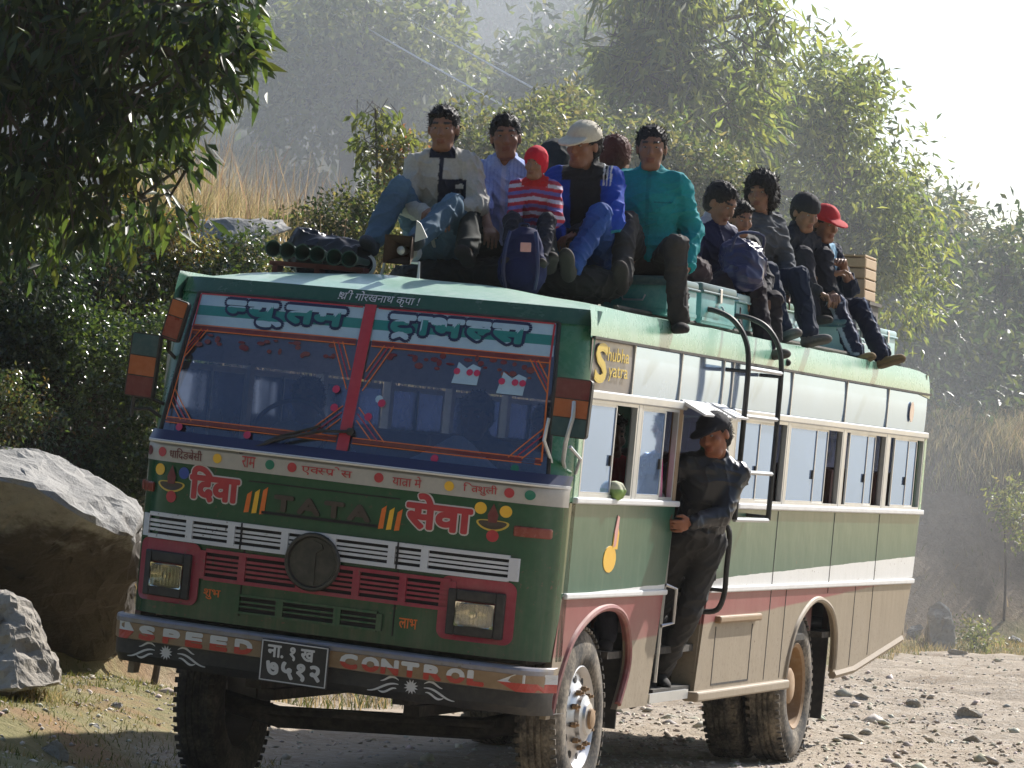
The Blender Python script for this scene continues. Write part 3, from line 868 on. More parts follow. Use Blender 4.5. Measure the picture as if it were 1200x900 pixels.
# --- right: tall trees
g_r = "trees right of the riders"
plant("drooping_tree", "tall pale tree with long drooping leaf sprays behind the teal rider", "tree", gbase(790, 46),
      [blob(790, 50, 46, 65, 60, 0.9), blob(760, 110, 46, 60, 55, 0.8), blob(850, 60, 46.5, 60, 55, 0.8), blob(830, 140, 46, 75, 65, 0.9), blob(770, -20, 46, 60, 50, 0.8), blob(880, 10, 46.5, 40, 45, 0.6), blob(790, 200, 45.5, 80, 60, 0.8), blob(730, 50, 46, 28, 40, 0.5)],
      640, 9, 0.23, 0.056, LT + LT + LT + MID, g_r, 0.12, 'leaf_back', 3, seed=17, spread=0.42, droop=0.55, thr=-0.02, freq=2.0)
plant("bushy_tree", "big rounded green tree filling the sky edge right of the riders", "tree", gbase(960, 50.5),
      [blob(960, 130, 50, 70, 65, 1.20), blob(1010, 190, 50, 65, 70, 1.20), blob(920, 180, 50.5, 75, 75, 1.20), blob(890, 110, 50, 60, 60, 1.08), blob(1040, 260, 50, 55, 70, 1.08), blob(960, 270, 50.3, 90, 70, 1.20), blob(990, 90, 50, 36, 40, 0.72), blob(880, 240, 50, 60, 70, 0.96), blob(1020, 330, 50.5, 75, 60, 1.08)],
      1600, 10, 0.14, 0.044, LT + LT + LT + MID, g_r, 0.16, 'leaf_back', 0, seed=18, spread=0.36, droop=0.4, thr=-0.12, freq=2.0)
plant("bushy_tree", "lower grey green tree sloping down to the right edge", "tree", gbase(1240, 66),
      [blob(1100, 290, 63, 60, 60, 1.30), blob(1150, 320, 63, 65, 60, 1.30), blob(1210, 330, 63, 60, 70, 1.30), blob(1090, 370, 63, 75, 55, 1.30), blob(1170, 390, 63, 80, 55, 1.30), blob(1250, 410, 63, 60, 80, 1.30), blob(1060, 250, 63, 30, 40, 0.78)],
      2600, 10, 0.14, 0.044, MID + OL + OL, g_r, 0.08, 'leaf', 0, seed=19, spread=0.34, droop=0.35, thr=-0.3, freq=1.7)
g_b = "shrubs on the right bank"
plant("shrub", "grey green shrub hanging over the bank at the right edge", "shrub", gbase(1190, 62),
      [blob(1150, 455, 61, 55, 45, 0.8), blob(1200, 500, 61, 50, 55, 0.8), blob(1090, 425, 61, 50, 40, 0.7)],
      1000, 9, 0.085, 0.03, MID + OL, g_b, 0.04, 'leaf', 0, "foliage", 20, spread=0.28, droop=0.35, thr=-0.3, freq=1.8)
plant("shrub", "small light shrub at the foot of the right bank", "shrub", gbase(1148, 52.3),
      [blob(1140, 742, 52.3, 14, 12, 0.2), blob(1156, 748, 52.0, 14, 9, 0.2)],
      90, 8, 0.06, 0.025, OL + LT, g_b, 0.02, 'leaf', 0, "foliage", 22, spread=0.18, droop=0.2, thr=-0.5, freq=2.5)
plant("sapling", "small thin sapling with light leaves against the right bank", "tree", gbase(1185, 54.8),
      [blob(1178, 575, 54.2, 16, 22, 0.3), blob(1196, 610, 53.8, 14, 22, 0.3)],
      140, 8, 0.07, 0.028, LT + OL, None, 0.02, 'leaf', 0, "crown", 23, spread=0.2, droop=0.2, thr=-0.5, freq=2.5)
rock("rock", pts_px([(1088, 712, 52.6), (1100, 704, 52.6), (1116, 716, 52.4), (1122, 764, 52.0), (1086, 766, 52.0), (1100, 708, 53.4), (1120, 760, 53.4), (1085, 760, 53.4)]),
     M['rock2'], "brown rounded rock at the foot of the bank behind the rear corner of the bus", "rock", None, 0.04, 4, 9, 5.0)
# --- trees on the hill, fading into the dust
g_h = "hazy trees on the hill"
# (column in the photo, distance, crown centre above the slope, crown half width and half height in metres, kind)
hill = [(395, 50, 2.3, 1.35, 1.5, "rounded pale tree in the dust above the dry grass", LT), (300, 54, 2.6, 1.2, 1.6, "dim bushy tree behind the tall dry stalks", MID), (215, 52, 3.0, 1.2, 2.0, "shadowy tree behind the fringe of hanging leaves", DK),
        (500, 52, 2.2, 1.3, 1.3, "low hazy tree behind the fleece man's head", OL), (610, 51, 2.0, 1.5, 1.2, "low hazy tree behind the man in pale blue", MID), (700, 54, 2.6, 1.4, 1.5, "hazy tree rising above the capped man", OL),
        (340, 62, 3.2, 1.7, 2.0, "dim tree rising behind the rounded pale tree", DK), (440, 62, 3.0, 1.7, 1.9, "dim tree under the power lines left of the fleece man", MID), (545, 63, 3.2, 1.6, 2.0, "grey tree between the two overhead wires", DK), (640, 64, 3.2, 1.7, 2.0, "grey tree over the child in the red hat", MID),
        (745, 60, 3.4, 1.6, 2.2, "dim tree at the left foot of the tall drooping tree", DK), (250, 64, 3.4, 1.7, 2.2, "dim tall tree behind the dry stalks near the hanging leaves", MID), (390, 74, 3.6, 2.0, 2.3, "faint tree high up where the lower wire enters", DK), (490, 75, 3.6, 2.0, 2.4, "faint tree at the top centre beyond the wires", MID),
        (590, 76, 3.8, 2.0, 2.6, "faint tree at the top above the pale blue shirt", DK), (680, 76, 3.6, 2.0, 2.6, "faint tree at the top left of the drooping tree", MID), (300, 76, 3.8, 2.1, 2.5, "faint tree at the top left beyond the hanging leaves", DK), (440, 86, 4.0, 2.3, 2.8, "faintest tree on the skyline above the fleece man", MID),
        (545, 87, 4.0, 2.3, 2.8, "faintest tree on the skyline above the pale blue shirt", DK), (640, 88, 4.0, 2.4, 2.9, "faintest tree on the skyline above the capped man", MID), (345, 87, 4.0, 2.3, 2.8, "faintest tree on the skyline above the dry grass", DK), (740, 80, 4.2, 2.2, 2.8, "faint tree deep behind the tall drooping tree", MID),
        (475, 95, 4.6, 2.6, 3.4, "faintest tall tree on the ridge left of the wires", DK), (515, 97, 5.0, 2.8, 3.8, "faintest tall tree on the ridge at the very top centre", MID), (560, 96, 4.6, 2.6, 3.6, "faintest tall tree on the ridge right of the top centre", DK),
        (870, 58, 2.6, 1.8, 2.2, "dark tree deep behind the navy youth", DK), (960, 57, 1.6, 1.8, 1.8, "dark tree behind the grey jacket", DK), (1050, 58, 1.4, 1.8, 1.7, "shadowy tree behind the crate at the roof's rear", DK), (1150, 60, 1.4, 1.9, 1.7, "shadowy tree low behind the right bank", DK)]
for k_, (px, d, hc_, rx, rz, lab, tn) in enumerate(hill):
    b0 = gbase(px, d); cx_, cy_, cz_ = b0[0], b0[1], b0[2] + hc_
    rr_ = np.array([_R2[0], _R2[1]])
    def lump(a, b, s1, s2):
        return (np.array([cx_ + rr_[0] * a * rx, cy_ + rr_[1] * a * rx, cz_ + b * rz]), np.array([rx * s1, rx * s1, rz * s2]))
    plant("hill_tree", lab, "tree", b0, [lump(0, 0, 0.65, 0.6), lump(-0.5, -0.3, 0.5, 0.5), lump(0.5, -0.25, 0.5, 0.5), lump(0, -0.7, 0.75, 0.5), lump(0.15, 0.6, 0.35, 0.4)],
          900, 8, 0.16, 0.075, tn, g_h, 0.11, 'leaf', 0, seed=100 + k_, spread=0.4, droop=0.3, thr=-0.3, freq=1.2)

# --- grass
def blades(name, t, d, h, w, tints, seed, lean=0.35, z=None, mat='drygrass', segs=2):
    rs = np.random.default_rng(seed)
    n = len(t)
    x, y = TD(t, d); z0 = ground_h(t, d) - 0.02 if z is None else z
    B = np.stack([x, y, z0], -1)
    a = rs.uniform(0, 6.28, n); hh = h * rs.uniform(0.5, 1.3, n)
    ln = np.stack([np.cos(a), np.sin(a), 0 * a], -1) * (lean * hh * rs.uniform(0.1, 1.2, n))[:, None]
    a2 = rs.uniform(0, 6.28, n); s = np.stack([np.cos(a2), np.sin(a2), 0 * a2], -1) * (w * rs.uniform(0.6, 1.3, n))[:, None]
    up = np.array([0, 0, 1.0]) * hh[:, None]
    V = np.stack([B - s, B + s, B + s * 0.7 + up * 0.55 + ln * 0.3, B - s * 0.7 + up * 0.55 + ln * 0.3, B + up + ln + s * 0.15, B + up + ln - s * 0.15], 1).reshape(-1, 3)
    o = 6 * np.arange(n)[:, None]
    F = np.stack([o + np.array([[0, 1, 2, 3]]), o + np.array([[3, 2, 4, 5]])], 1).reshape(-1, 4)
    tints = np.array(tints); c = tints[rs.integers(0, len(tints), n)] * rs.uniform(0.7, 1.25, (n, 1))
    return tag(np_mesh(name, V, F, M[mat], None, False, np.repeat(c, 6, 0)), kind="stuff")
STRAW = [(0.44, 0.345, 0.20), (0.36, 0.27, 0.15), (0.32, 0.27, 0.14), (0.50, 0.42, 0.27), (0.24, 0.24, 0.11)]
rs = np.random.default_rng(77)
n = 30000
d_ = rs.uniform(34.2, 50, n); t_ = (rs.uniform(150, 620, n) - 600) / FPX * d_
blades("dry_grass", t_, d_, 0.38, 0.006, STRAW, 61, 0.5)
n = 420
d_ = rs.uniform(34.5, 42, n); t_ = (rs.uniform(190, 440, n) - 600) / FPX * d_
blades("dry_grass", t_, d_, 0.80, 0.006, [(0.28, 0.19, 0.14), (0.34, 0.24, 0.17), (0.4, 0.31, 0.2)], 62, 0.35)
n = 16000
t_ = rs.uniform(-4.6, -1.3, n); d_ = rs.uniform(20, 30.5, n)
k = vnoise(np.stack([t_, d_, 0 * t_], -1) * 1.1, 71, 2) + 0.5 * ss((-t_ - 1.6) / 1.0) > 0.1
blades("short_grass", t_[k], d_[k], 0.055, 0.004, [(0.12, 0.14, 0.035), (0.17, 0.17, 0.05), (0.30, 0.24, 0.10), (0.09, 0.12, 0.03)], 63, 0.7)
n = 9000
t_ = rs.uniform(-4.6, 0.3, n); d_ = np.interp(t_, FT, FD) + rs.uniform(-0.6, 3.4, n)
k = d_ > 31.5
blades("bank_grass", t_[k], d_[k], 0.16, 0.005, STRAW[:2] + [(0.10, 0.12, 0.04), (0.07, 0.09, 0.03)], 64, 0.8)
n = 15000
t_ = rs.uniform(3.6, 8.5, n); d_ = np.interp(t_, FT, FD) + rs.uniform(-3.0, 5.0, n)
pz = d_ - np.interp(t_, FT, FD)
k = (pz > 2.2) | (pz < -0.2) | (rs.random(n) < 0.12)
blades("bank_grass", t_[k], d_[k], 0.40 - 0.28 * (pz[k] < 2), 0.006, STRAW[:3] + [(0.14, 0.15, 0.05), (0.12, 0.13, 0.05)], 65, 0.7)
n = 6000
t_ = rs.uniform(4.2, 7.6, n); d_ = np.interp(t_, FT, FD) + rs.uniform(1.9, 4.2, n)
blades("dry_grass", t_, d_, 0.30, 0.006, [(0.40, 0.34, 0.22), (0.34, 0.29, 0.18), (0.30, 0.28, 0.16), (0.46, 0.40, 0.28), (0.20, 0.21, 0.10)], 67, 0.8)
n = 500
d_ = rs.uniform(26.0, 27.4, n); t_ = (rs.uniform(-40, 90, n) - 600) / FPX * d_
blades("dry_grass", t_, d_, 0.10, 0.004, STRAW, 66, 0.8)

# --- overhead wires
M['wire'] = paint('bare_wire', (0.85, 0.85, 0.86), 0.4, 0.0)
for k, (a, b_, lab) in enumerate((((250, -90, 52), (720, 185, 46), "lower of two thin overhead wires crossing the haze"), ((350, -70, 52), (760, 165, 46), "upper of two thin overhead wires crossing the haze"))):
    p, q = PT(*a), PT(*b_)
    e1, e2 = p + (p - q) * 0.6, q + (q - p) * 0.25
    w = MB(); w.tube([e1 + (e2 - e1) * s + np.array([0, 0, -0.5 * 4 * s * (1 - s) * 0.35]) for s in np.linspace(0, 1, 24)], 0.012, 5)
    tag(w.build("overhead_wire", [M['wire']]), lab, "wire", "overhead wires")
# ================================================================ the bus
TH, ZP = 0.0531, 0.5                      # the body leans on its springs
BUSM = Matrix.Translation((0, 0, ZP)) @ Matrix.Rotation(TH, 4, 'Y') @ Matrix.Translation((0, 0, -ZP))
def b2w(x, y, z):
    return tuple(BUSM @ Vector((x, y, z)))
bus = empty("bus", (0, 0, 0), 0, "old green passenger bus with painted front, roof full of riders, on the dirt road", "bus")

def bp(mb, name, mats, smooth=False, parent=None, label=None):
    o = mb.build(name, mats, parent or bus, smooth)
    if parent is None:
        o.matrix_local = BUSM
    if label: o["label"] = label
    return o

def clamp(v, a=0.0, b=1.0):
    return max(a, min(b, v))
def lerpt(v, tab):
    for (a, p), (b, q) in zip(tab[:-1], tab[1:]):
        if v <= b: return p + (q - p) * clamp((v - a) / (b - a))
    return tab[-1][1]
YC = [(0.6, -0.25), (0.95, -0.27), (1.80, -0.27), (1.88, -0.215), (2.72, 0.06), (2.80, 0.13), (2.9, 0.2)]
def FR(x, z):
    a = min(abs(x) / 1.2, 1.0)
    up = clamp((z - 1.9) / 0.8)
    y = lerpt(z, YC) + 0.17 * a ** 4
    if a > 0.86:
        y += (0.20 - 0.10 * up) * (1 - math.sqrt(max(0.0, 1 - ((a - 0.86) / 0.14) ** 2)))
    return y
def shear(x, z):
    return -0.02 * x * clamp((2.7 - z) / 0.8)
def FX(px, z):
    """front-panel x for a place read off the photograph, allowing for the bulge"""
    xm = -1.158 + (px - 178 + (1.85 - z) * 16) * 0.004884
    x = xm
    for _ in range(4): x = xm + 0.345 * (-0.05 - FR(x, z))
    return x
def onfront(mb, x0, z0, lift=0.004, maxlen=0.06, sub=True):
    """wrap a flat x/z shape (depth along -y is outwards) onto the front"""
    if sub: subdivide_long(mb, maxlen)
    def w(x, y, z):
        X, Z = x + x0, z + z0
        return (X, FR(X, Z) + y - lift, Z + shear(X, Z))
    return mb.warp(w)

def bold(mb, g, n=14):
    """thicken lettering by laying shifted copies a hair apart"""
    V, F = mb.v[:], mb.f[:]
    for k in range(n):
        a = 2 * math.pi * (k + 0.5) / n
        mb.add([(p[0] + g * math.cos(a), p[1] + 0.00007 * (k + 1), p[2] + g * math.sin(a)) for p in V], F)
    return mb
def dev(toks, size, grow=0.0, depth=0.0012, gap=-0.02):
    """Devanagari word from glyph pieces: half letters are cut before their stem, a sub-joined r is a slanted stroke"""
    out = MB(); x = 0.0
    for tk in toks:
        s_, cut, r = (tk, 1.0, '') if isinstance(tk, str) else (tk + (1.0, ''))[:3] if len(tk) == 1 else (tk + ('',))[:3]
        q = text_mb(s_, size, 0.0, depth=depth)
        V = np.array(q.v); x0 = V[:, 0].min(); w = np.ptp(V[:, 0])
        # heights must stay on the common head line: re-seat by the top of the letter body
        if cut < 1.0:
            bm = bmesh.new(); vv = [bm.verts.new(v) for v in q.v]
            for f in q.f:
                try: bm.faces.new([vv[i] for i in f])
                except ValueError: pass
            bmesh.ops.bisect_plane(bm, geom=bm.verts[:] + bm.edges[:] + bm.faces[:], plane_co=(x0 + w * cut, 0, 0), plane_no=(1, 0, 0), clear_outer=True)
            bm.verts.index_update()
            q.v = [tuple(v.co) for v in bm.verts]; q.f = [tuple(v.index for v in f.verts) for f in bm.faces]; q.m = [0] * len(q.f); bm.free()
            w *= cut
        yo = q_top(s_, size, grow)
        if r == 'r':
            q.prism([(x0 + w * 0.72, -size * 0.16), (x0 + w * 0.72, -size * 0.08), (x0 + w * 0.30, -size * 0.26), (x0 + w * 0.34, -size * 0.31)], 'y', -depth, depth)
        if r == 'R':
            cx_, zz = x0 + w * 0.5, V[:, 2].min() - size * 0.04
            for sg in (-1, 1): q.prism([(cx_, zz), (cx_, zz - size * 0.07), (cx_ + sg * size * 0.15, zz - size * 0.20), (cx_ + sg * size * 0.15, zz - size * 0.12)][::sg], 'y', -depth, depth)
        out.add([(p[0] - x0 + x, p[1], p[2] + yo) for p in q.v], q.f)
        x += w + size * gap
    V = np.array(out.v); ce = (V.min(0) + V.max(0)) / 2
    out.v = [(p[0] - ce[0], p[1], p[2] - ce[2]) for p in out.v]
    return out
def q_top(s_, size, grow):
    """height of a piece's middle above the base line (text_mb centres every piece)"""
    c = bpy.data.curves.new("lettering", 'FONT'); c.body = s_; c.size = size; c.offset = grow; c.resolution_u = 3
    o = bpy.data.objects.new("lettering", c); COL.objects.link(o); bpy.context.view_layer.update()
    z = [b[1] for b in o.bound_box]; r = (min(z) + max(z)) / 2
    bpy.data.objects.remove(o); bpy.data.curves.remove(c)
    return r
NYU = [("न", 0.66), "यू"]
XS = np.unique(np.concatenate([np.linspace(-1.2, -1.0, 28), np.linspace(-1.0, 1.0, 61), np.linspace(1.0, 1.2, 28)]))
# --- side paint: green over a white wedge, red wedge, tan skirt, all dusty and streaked
def side_paint():
    m, nt, b = new_mat("side_paint")
    co = N(nt, "ShaderNodeTexCoord").outputs["Object"]
    sp = N(nt, "ShaderNodeSeparateXYZ"); nt.links.new(co, sp.inputs[0])
    y, z = sp.outputs[1], sp.outputs[2]
    wtop = math_(nt, 'MULTIPLY_ADD', y, 0.0187, 1.262)
    rbot = math_(nt, 'MULTIPLY_ADD', y, 0.037, 0.93)
    wav = math_(nt, 'MULTIPLY_ADD', noise(nt, 3.0, 2, vec=co), 0.012, -0.006)
    z2 = math_(nt, 'ADD', z, wav)
    streak = noise(nt, 1.0, 5, 0.65, vec=co, sc3=(2, 14, 1.2))
    blotch = noise(nt, 2.2, 5, 0.6, vec=co)
    fine = noise(nt, 45, 3, 0.6, vec=co)
    yf = sstep(nt, y, 0.5, 6.0)
    green = mix(nt, math_(nt, 'MULTIPLY_ADD', yf, 0.48, math_(nt, 'MULTIPLY', streak, 0.15), clamp=True), (0.003, 0.080, 0.044), (0.045, 0.118, 0.082))
    green = mix(nt, math_(nt, 'MULTIPLY', sstep(nt, streak, 0.5, 0.8), 0.16), green, (0.24, 0.30, 0.22))
    red = mix(nt, math_(nt, 'MULTIPLY_ADD', blotch, 0.5, 0.0), (0.22, 0.014, 0.022), (0.30, 0.095, 0.085))
    tan = mix(nt, streak, (0.19, 0.145, 0.092), (0.34, 0.275, 0.19))
    white = mix(nt, math_(nt, 'MULTIPLY', streak, 0.4), (0.74, 0.75, 0.75), (0.5, 0.5, 0.46))
    f_w = math_(nt, 'LESS_THAN', z2, wtop)
    f_r = math_(nt, 'LESS_THAN', z, 1.255)
    f_t = sstep(nt, math_(nt, 'SUBTRACT', rbot, z2), -0.006, 0.012)
    c = mix(nt, f_w, green, white)
    c = mix(nt, f_r, c, red)
    c = mix(nt, f_t, c, tan)
    low = math_(nt, 'MULTIPLY', sstep(nt, math_(nt, 'MULTIPLY_ADD', z, -1.0, 1.35), 0.0, 0.7), math_(nt, 'MULTIPLY', blotch, 1.1))
    c = mix(nt, low, c, (0.32, 0.265, 0.195))
    spl = math_(nt, 'MULTIPLY', sstep(nt, noise(nt, 26, 4, 0.75, vec=co), 0.52, 0.66), sstep(nt, math_(nt, 'MULTIPLY_ADD', z, -1.0, 1.25), 0.05, 0.6))
    c = mix(nt, math_(nt, 'MULTIPLY', spl, 0.7), c, (0.20, 0.155, 0.11))
    rst = math_(nt, 'MULTIPLY', sstep(nt, noise(nt, 30, 2, 0.5, vec=co), 0.67, 0.70), sstep(nt, blotch, 0.5, 0.6))
    c = mix(nt, math_(nt, 'MULTIPLY', rst, 0.8), c, (0.12, 0.065, 0.035))
    c = mix(nt, 0.15, c, fine, 'OVERLAY')
    nt.links.new(c, b.inputs["Base Color"])
    nt.links.new(math_(nt, 'MULTIPLY_ADD', sstep(nt, z, 0.9, 1.7), -0.25, 0.6), b.inputs["Roughness"])
    bump(nt, b, noise(nt, 3.5, 2, vec=co), 0.45, 0.012)
    return m
M['side'] = side_paint()

def arcpts(pts, n=5):
    """smooth an open outline (Catmull-Rom)"""
    P = [np.array(p, float) for p in pts]
    out = []
    for i in range(len(P) - 1):
        p0, p1, p2, p3 = P[max(i - 1, 0)], P[i], P[i + 1], P[min(i + 2, len(P) - 1)]
        for k in range(n):
            t = k / n
            out.append(tuple(0.5 * ((2 * p1) + (-p0 + p2) * t + (2 * p0 - 5 * p1 + 4 * p2 - p3) * t * t + (-p0 + 3 * p1 - 3 * p2 + p3) * t ** 3)))
    out.append(tuple(P[-1]))
    return out

ARCH_F = arcpts([(0.10, 0.60), (0.19, 0.80), (0.40, 1.02), (0.75, 1.15), (1.12, 1.185), (1.42, 1.13), (1.58, 0.98), (1.60, 0.82), (1.45, 0.60)])
ARCH_R = arcpts([(5.62, 0.63), (5.68, 0.80), (5.86, 1.00), (6.18, 1.13), (6.50, 1.16), (6.86, 1.09), (7.06, 0.95), (7.12, 0.80), (7.12, 0.645)])

# --- right (door) side
mb = MB()
mb.prism([(0.02, 0.60)] + ARCH_F + [(2.12, 0.60), (2.27, 1.26), (2.36, 1.765), (0.15, 1.765), (0.13, 1.25), (0.05, 0.93)], 'x', 1.165, 1.20, 0)
bp(mb, "side_panel", [M['side']])
mb = MB()
mb.prism([(3.20, 0.60)] + [(5.62, 0.63)] + ARCH_R[1:] + [(7.78, 0.665), (9.42, 0.85), (9.62, 1.25), (9.70, 1.765), (3.50, 1.765), (3.34, 1.26)], 'x', 1.165, 1.20, 0)
for ys, zt, zb in ((5.02, 1.75, 0.66), (8.22, 1.75, 0.74), (6.72, 1.75, 1.20), (7.62, 1.25, 0.68), (5.46, 1.25, 0.66)):
    mb.box((1.2005, ys, (zt + zb) / 2), (0.004, 0.010, zt - zb), 1)
# luggage hatch with its drip lip
for a, b_ in (((3.62, 0.67), (3.62, 1.03)), ((4.58, 0.67), (4.58, 1.03)), ((3.62, 0.672), (4.58, 0.672))):
    mb.box((1.2005, (a[0] + b_[0]) / 2, (a[1] + b_[1]) / 2), (0.004, max(0.012, abs(b_[0] - a[0])), max(0.012, abs(b_[1] - a[1]))), 1)
side_r = bp(mb, "side_panel", [M['side'], M['under']], label="rear side panel with luggage hatch and rear wheel arch")
mb = MB(); mb.rbox((1.215, 4.13, 1.075), (0.05, 1.10, 0.045), 0.012, 2)
mb.build("hatch_lip", [M['tan']], side_r)
M['arch'] = paint('arch_lip_paint', (0.26, 0.06, 0.06), 0.5, 0.45)
M['archr'] = paint('rear_arch_lip_paint', (0.30, 0.24, 0.17), 0.55, 0.4)
for pts, mm in ((ARCH_F, 'arch'), (ARCH_R, 'archr')):
    mb = MB(); mb.tube([(1.200, p[0], p[1]) for p in pts[1:-1]], 0.021, 8)
    bp(mb, "wheel_arch_lip", [M[mm]], True)
# rails
mb = MB()
mb.rbox((1.205, 1.22, 1.258), (0.03, 2.14, 0.032), 0.008)
mb.rbox((1.205, 6.49, 1.258), (0.03, 6.28, 0.036), 0.008)
bp(mb, "rub_rail", [M['white']])
mb = MB()
mb.rbox((1.205, 1.25, 1.775), (0.05, 2.20, 0.034), 0.008)
mb.rbox((1.205, 6.60, 1.775), (0.05, 6.20, 0.036), 0.008)
bp(mb, "window_sill", [M['white']])
mb = MB()
mb.rbox((1.19, 1.30, 2.350), (0.05, 2.16, 0.050), 0.008)
mb.rbox((1.19, 6.62, 2.350), (0.05, 6.14, 0.044), 0.008)
bp(mb, "window_head_rail", [M['alu']])
for y0, y1, mm in ((0.14, 0.235, 'green_r'), (1.33, 1.415, 'alu'), (2.25, 2.33, 'tan'), (3.50, 3.66, 'alu'), (5.07, 5.135, 'alu'), (6.755, 6.845, 'alu'), (8.215, 8.335, 'alu'), (9.60, 9.69, 'green_r')):
    mb = MB(); mb.rbox((1.18, (y0 + y1) / 2, 2.06), (0.05, y1 - y0, 0.60), 0.008)
    bp(mb, "window_pillar", [M[mm]])
# step bar under the skirt
mb = MB()
mb.rbox((1.20, 4.36, 0.615), (0.10, 2.46, 0.06), 0.012)
bp(mb, "step_bar", [M['archr']])
mb = MB()
mb.tube([(1.19, 7.15, 0.625), (1.19, 7.78, 0.645), (1.19, 9.42, 0.828)], 0.03, 6)
bp(mb, "skirt_edge_bar", [M['archr']])
# sliding windows
def window(y0, y1, panes, side=1):
    fr = MB()
    t = 0.022
    for z in (1.80, 2.318): fr.box((side * 1.188, (y0 + y1) / 2, z), (0.03, y1 - y0, t))
    for y in (y0 + t / 2, y1 - t / 2): fr.box((side * 1.188, y, 2.059), (0.03, t, 0.496))
    f = bp(fr, "window", [M['alu']])
    for k, (a, b_) in enumerate(panes):
        p = MB(); x = side * (1.192 - 0.014 * (k % 2))
        p.box((x, (a + b_) / 2, 2.059), (0.005, b_ - a, 0.495))
        p.build("pane", [M['pane']], f)
        e = MB()
        for y in (a, b_): e.box((x + side * 0.002, y, 2.059), (0.012, 0.018, 0.490))
        for z in (1.817, 2.301): e.box((x + side * 0.002, (a + b_) / 2, z), (0.010, b_ - a, 0.014))
        e.box((x + side * 0.009, b_ - 0.05 if k % 2 == 0 else a + 0.05, 2.0), (0.012, 0.025, 0.06), 1)
        e.build("pane_edge", [M['alu'], M['black']], f)
window(0.245, 1.325, [(0.27, 0.88)])
window(1.42, 2.245, [(1.44, 1.95)])
window(3.665, 5.065, [(3.69, 4.32), (4.28, 4.86)])
window(5.14, 6.75, [(5.16, 5.96), (5.92, 6.36)])
window(6.85, 8.21, [(7.00, 7.60), (7.56, 7.92)])
window(8.34, 9.595, [(8.54, 9.05), (9.01, 9.42)])
# upper panels
ys = [0.25, 1.14, 2.20, 3.22, 3.46, 5.08, 6.74, 8.15, 9.60]
M['sticker'] = paint('grey_sticker_panel', (0.16, 0.16, 0.18), 0.3, 0.25, scale=8)
for i, (a, b_) in enumerate(zip(ys[:-1], ys[1:])):
    mb = MB()
    mb.grid(lambda u, v: (1.194 + 0.004 * math.sin(math.pi * (v - 2.375) / 0.285), u, v), np.linspace(a + 0.012, b_ - 0.012, 6), np.linspace(2.375, 2.658, 5))
    mb.v += [(1.175, p[1], p[2]) for p in mb.v]; n = len(mb.v) // 2
    mb.f += [tuple(q + n for q in f) for f in mb.f]; mb.m += mb.m[:]
    bp(mb, "upper_glass_panel", [M['sticker' if i == 0 else 'upanel']], True, label="grey sticker panel with yellow lettering" if i == 0 else None)
for y in ys[1:-1]:
    mb = MB(); mb.box((1.196, y, 2.516), (0.02, 0.020, 0.285)); bp(mb, "panel_mullion", [M['alu']])
def on_side(mb, y0, z0, x=1.208):
    return mb.warp(lambda a, b, c: (x - b, y0 + a, z0 + c))
mb = on_side(bold(fit(text_mb("S", 0.2), 0.22, 0.20), 0.01), 0.44, 2.525)
mb2 = on_side(fit(text_mb("hubha", 0.1), 0.44, 0.075), 0.78, 2.58)
mb3 = on_side(fit(text_mb("yatra", 0.1), 0.40, 0.085), 0.80, 2.475)
mb.add(mb2.v, mb2.f).add(mb3.v, mb3.f)
M['gold'] = paint('gold_sticker', (0.62, 0.45, 0.06), 0.4, 0.1)
bp(mb, "sticker_lettering", [M['gold']])
# orange sticker on the last upper panel
mb = MB(); mb.lathe([(0.001, 1.209), (0.075, 1.209), (0.075, 1.206)], 'x', (0, 9.0, 2.51), 20)
M['sun_sticker'] = paint('sun_bleached_sticker', (0.75, 0.58, 0.45), 0.5, 0.2)
bp(mb, "faded_sticker", [M['sun_sticker']])
# small painted figure: plain yellow drop with a pink flame above
mb = MB()
mb.prism([(1.0 + 0.13 * math.cos(t), 1.455 + 0.075 * math.sin(t)) for t in np.linspace(0, 6.28, 18)[:-1]], 'x', 1.2, 1.2035, 0)
mb.prism([(1.03, 1.51), (1.14, 1.51), (1.15, 1.60), (1.10, 1.66), (1.05, 1.60)], 'x', 1.2, 1.2045, 0)
mb.prism([(1.05, 1.52), (1.10, 1.53), (1.12, 1.62), (1.13, 1.69), (1.09, 1.70), (1.05, 1.61)], 'x', 1.2, 1.2055, 1)
M['pinkp'] = paint('pink_paint', (0.62, 0.30, 0.28), 0.4, 0.1)
bp(mb, "painted_figure", [M['yellow'], M['pinkp']])

# --- left side, simpler because only seen through the windows
mb = MB()
mb.prism([(0.02, 0.60)] + ARCH_F + [(5.62, 0.63)] + ARCH_R[1:] + [(7.78, 0.665), (9.42, 0.85), (9.62, 1.25), (9.70, 1.765), (0.15, 1.765), (0.13, 1.25), (0.05, 0.93)], 'x', -1.20, -1.165, 0)
bp(mb, "side_panel", [M['side']], label="far side panel")
mb = MB(); mb.box((-1.185, 4.92, 2.51), (0.03, 9.4, 0.33))
bp(mb, "upper_side_panel", [M['white']])
for y0 in (0.2, 1.4, 2.7, 4.0, 5.3, 6.6, 7.9, 9.2):
    mb = MB(); mb.box((-1.185, y0 + 0.04, 2.06), (0.05, 0.08, 0.60)); bp(mb, "window_pillar", [M['alu']])
for y0 in (0.28, 1.48, 2.78, 4.08, 5.38, 6.68, 7.98):
    window(y0, y0 + 1.1, [(y0 + 0.03, y0 + 0.6), (y0 + 0.56, y0 + 1.08)], -1)
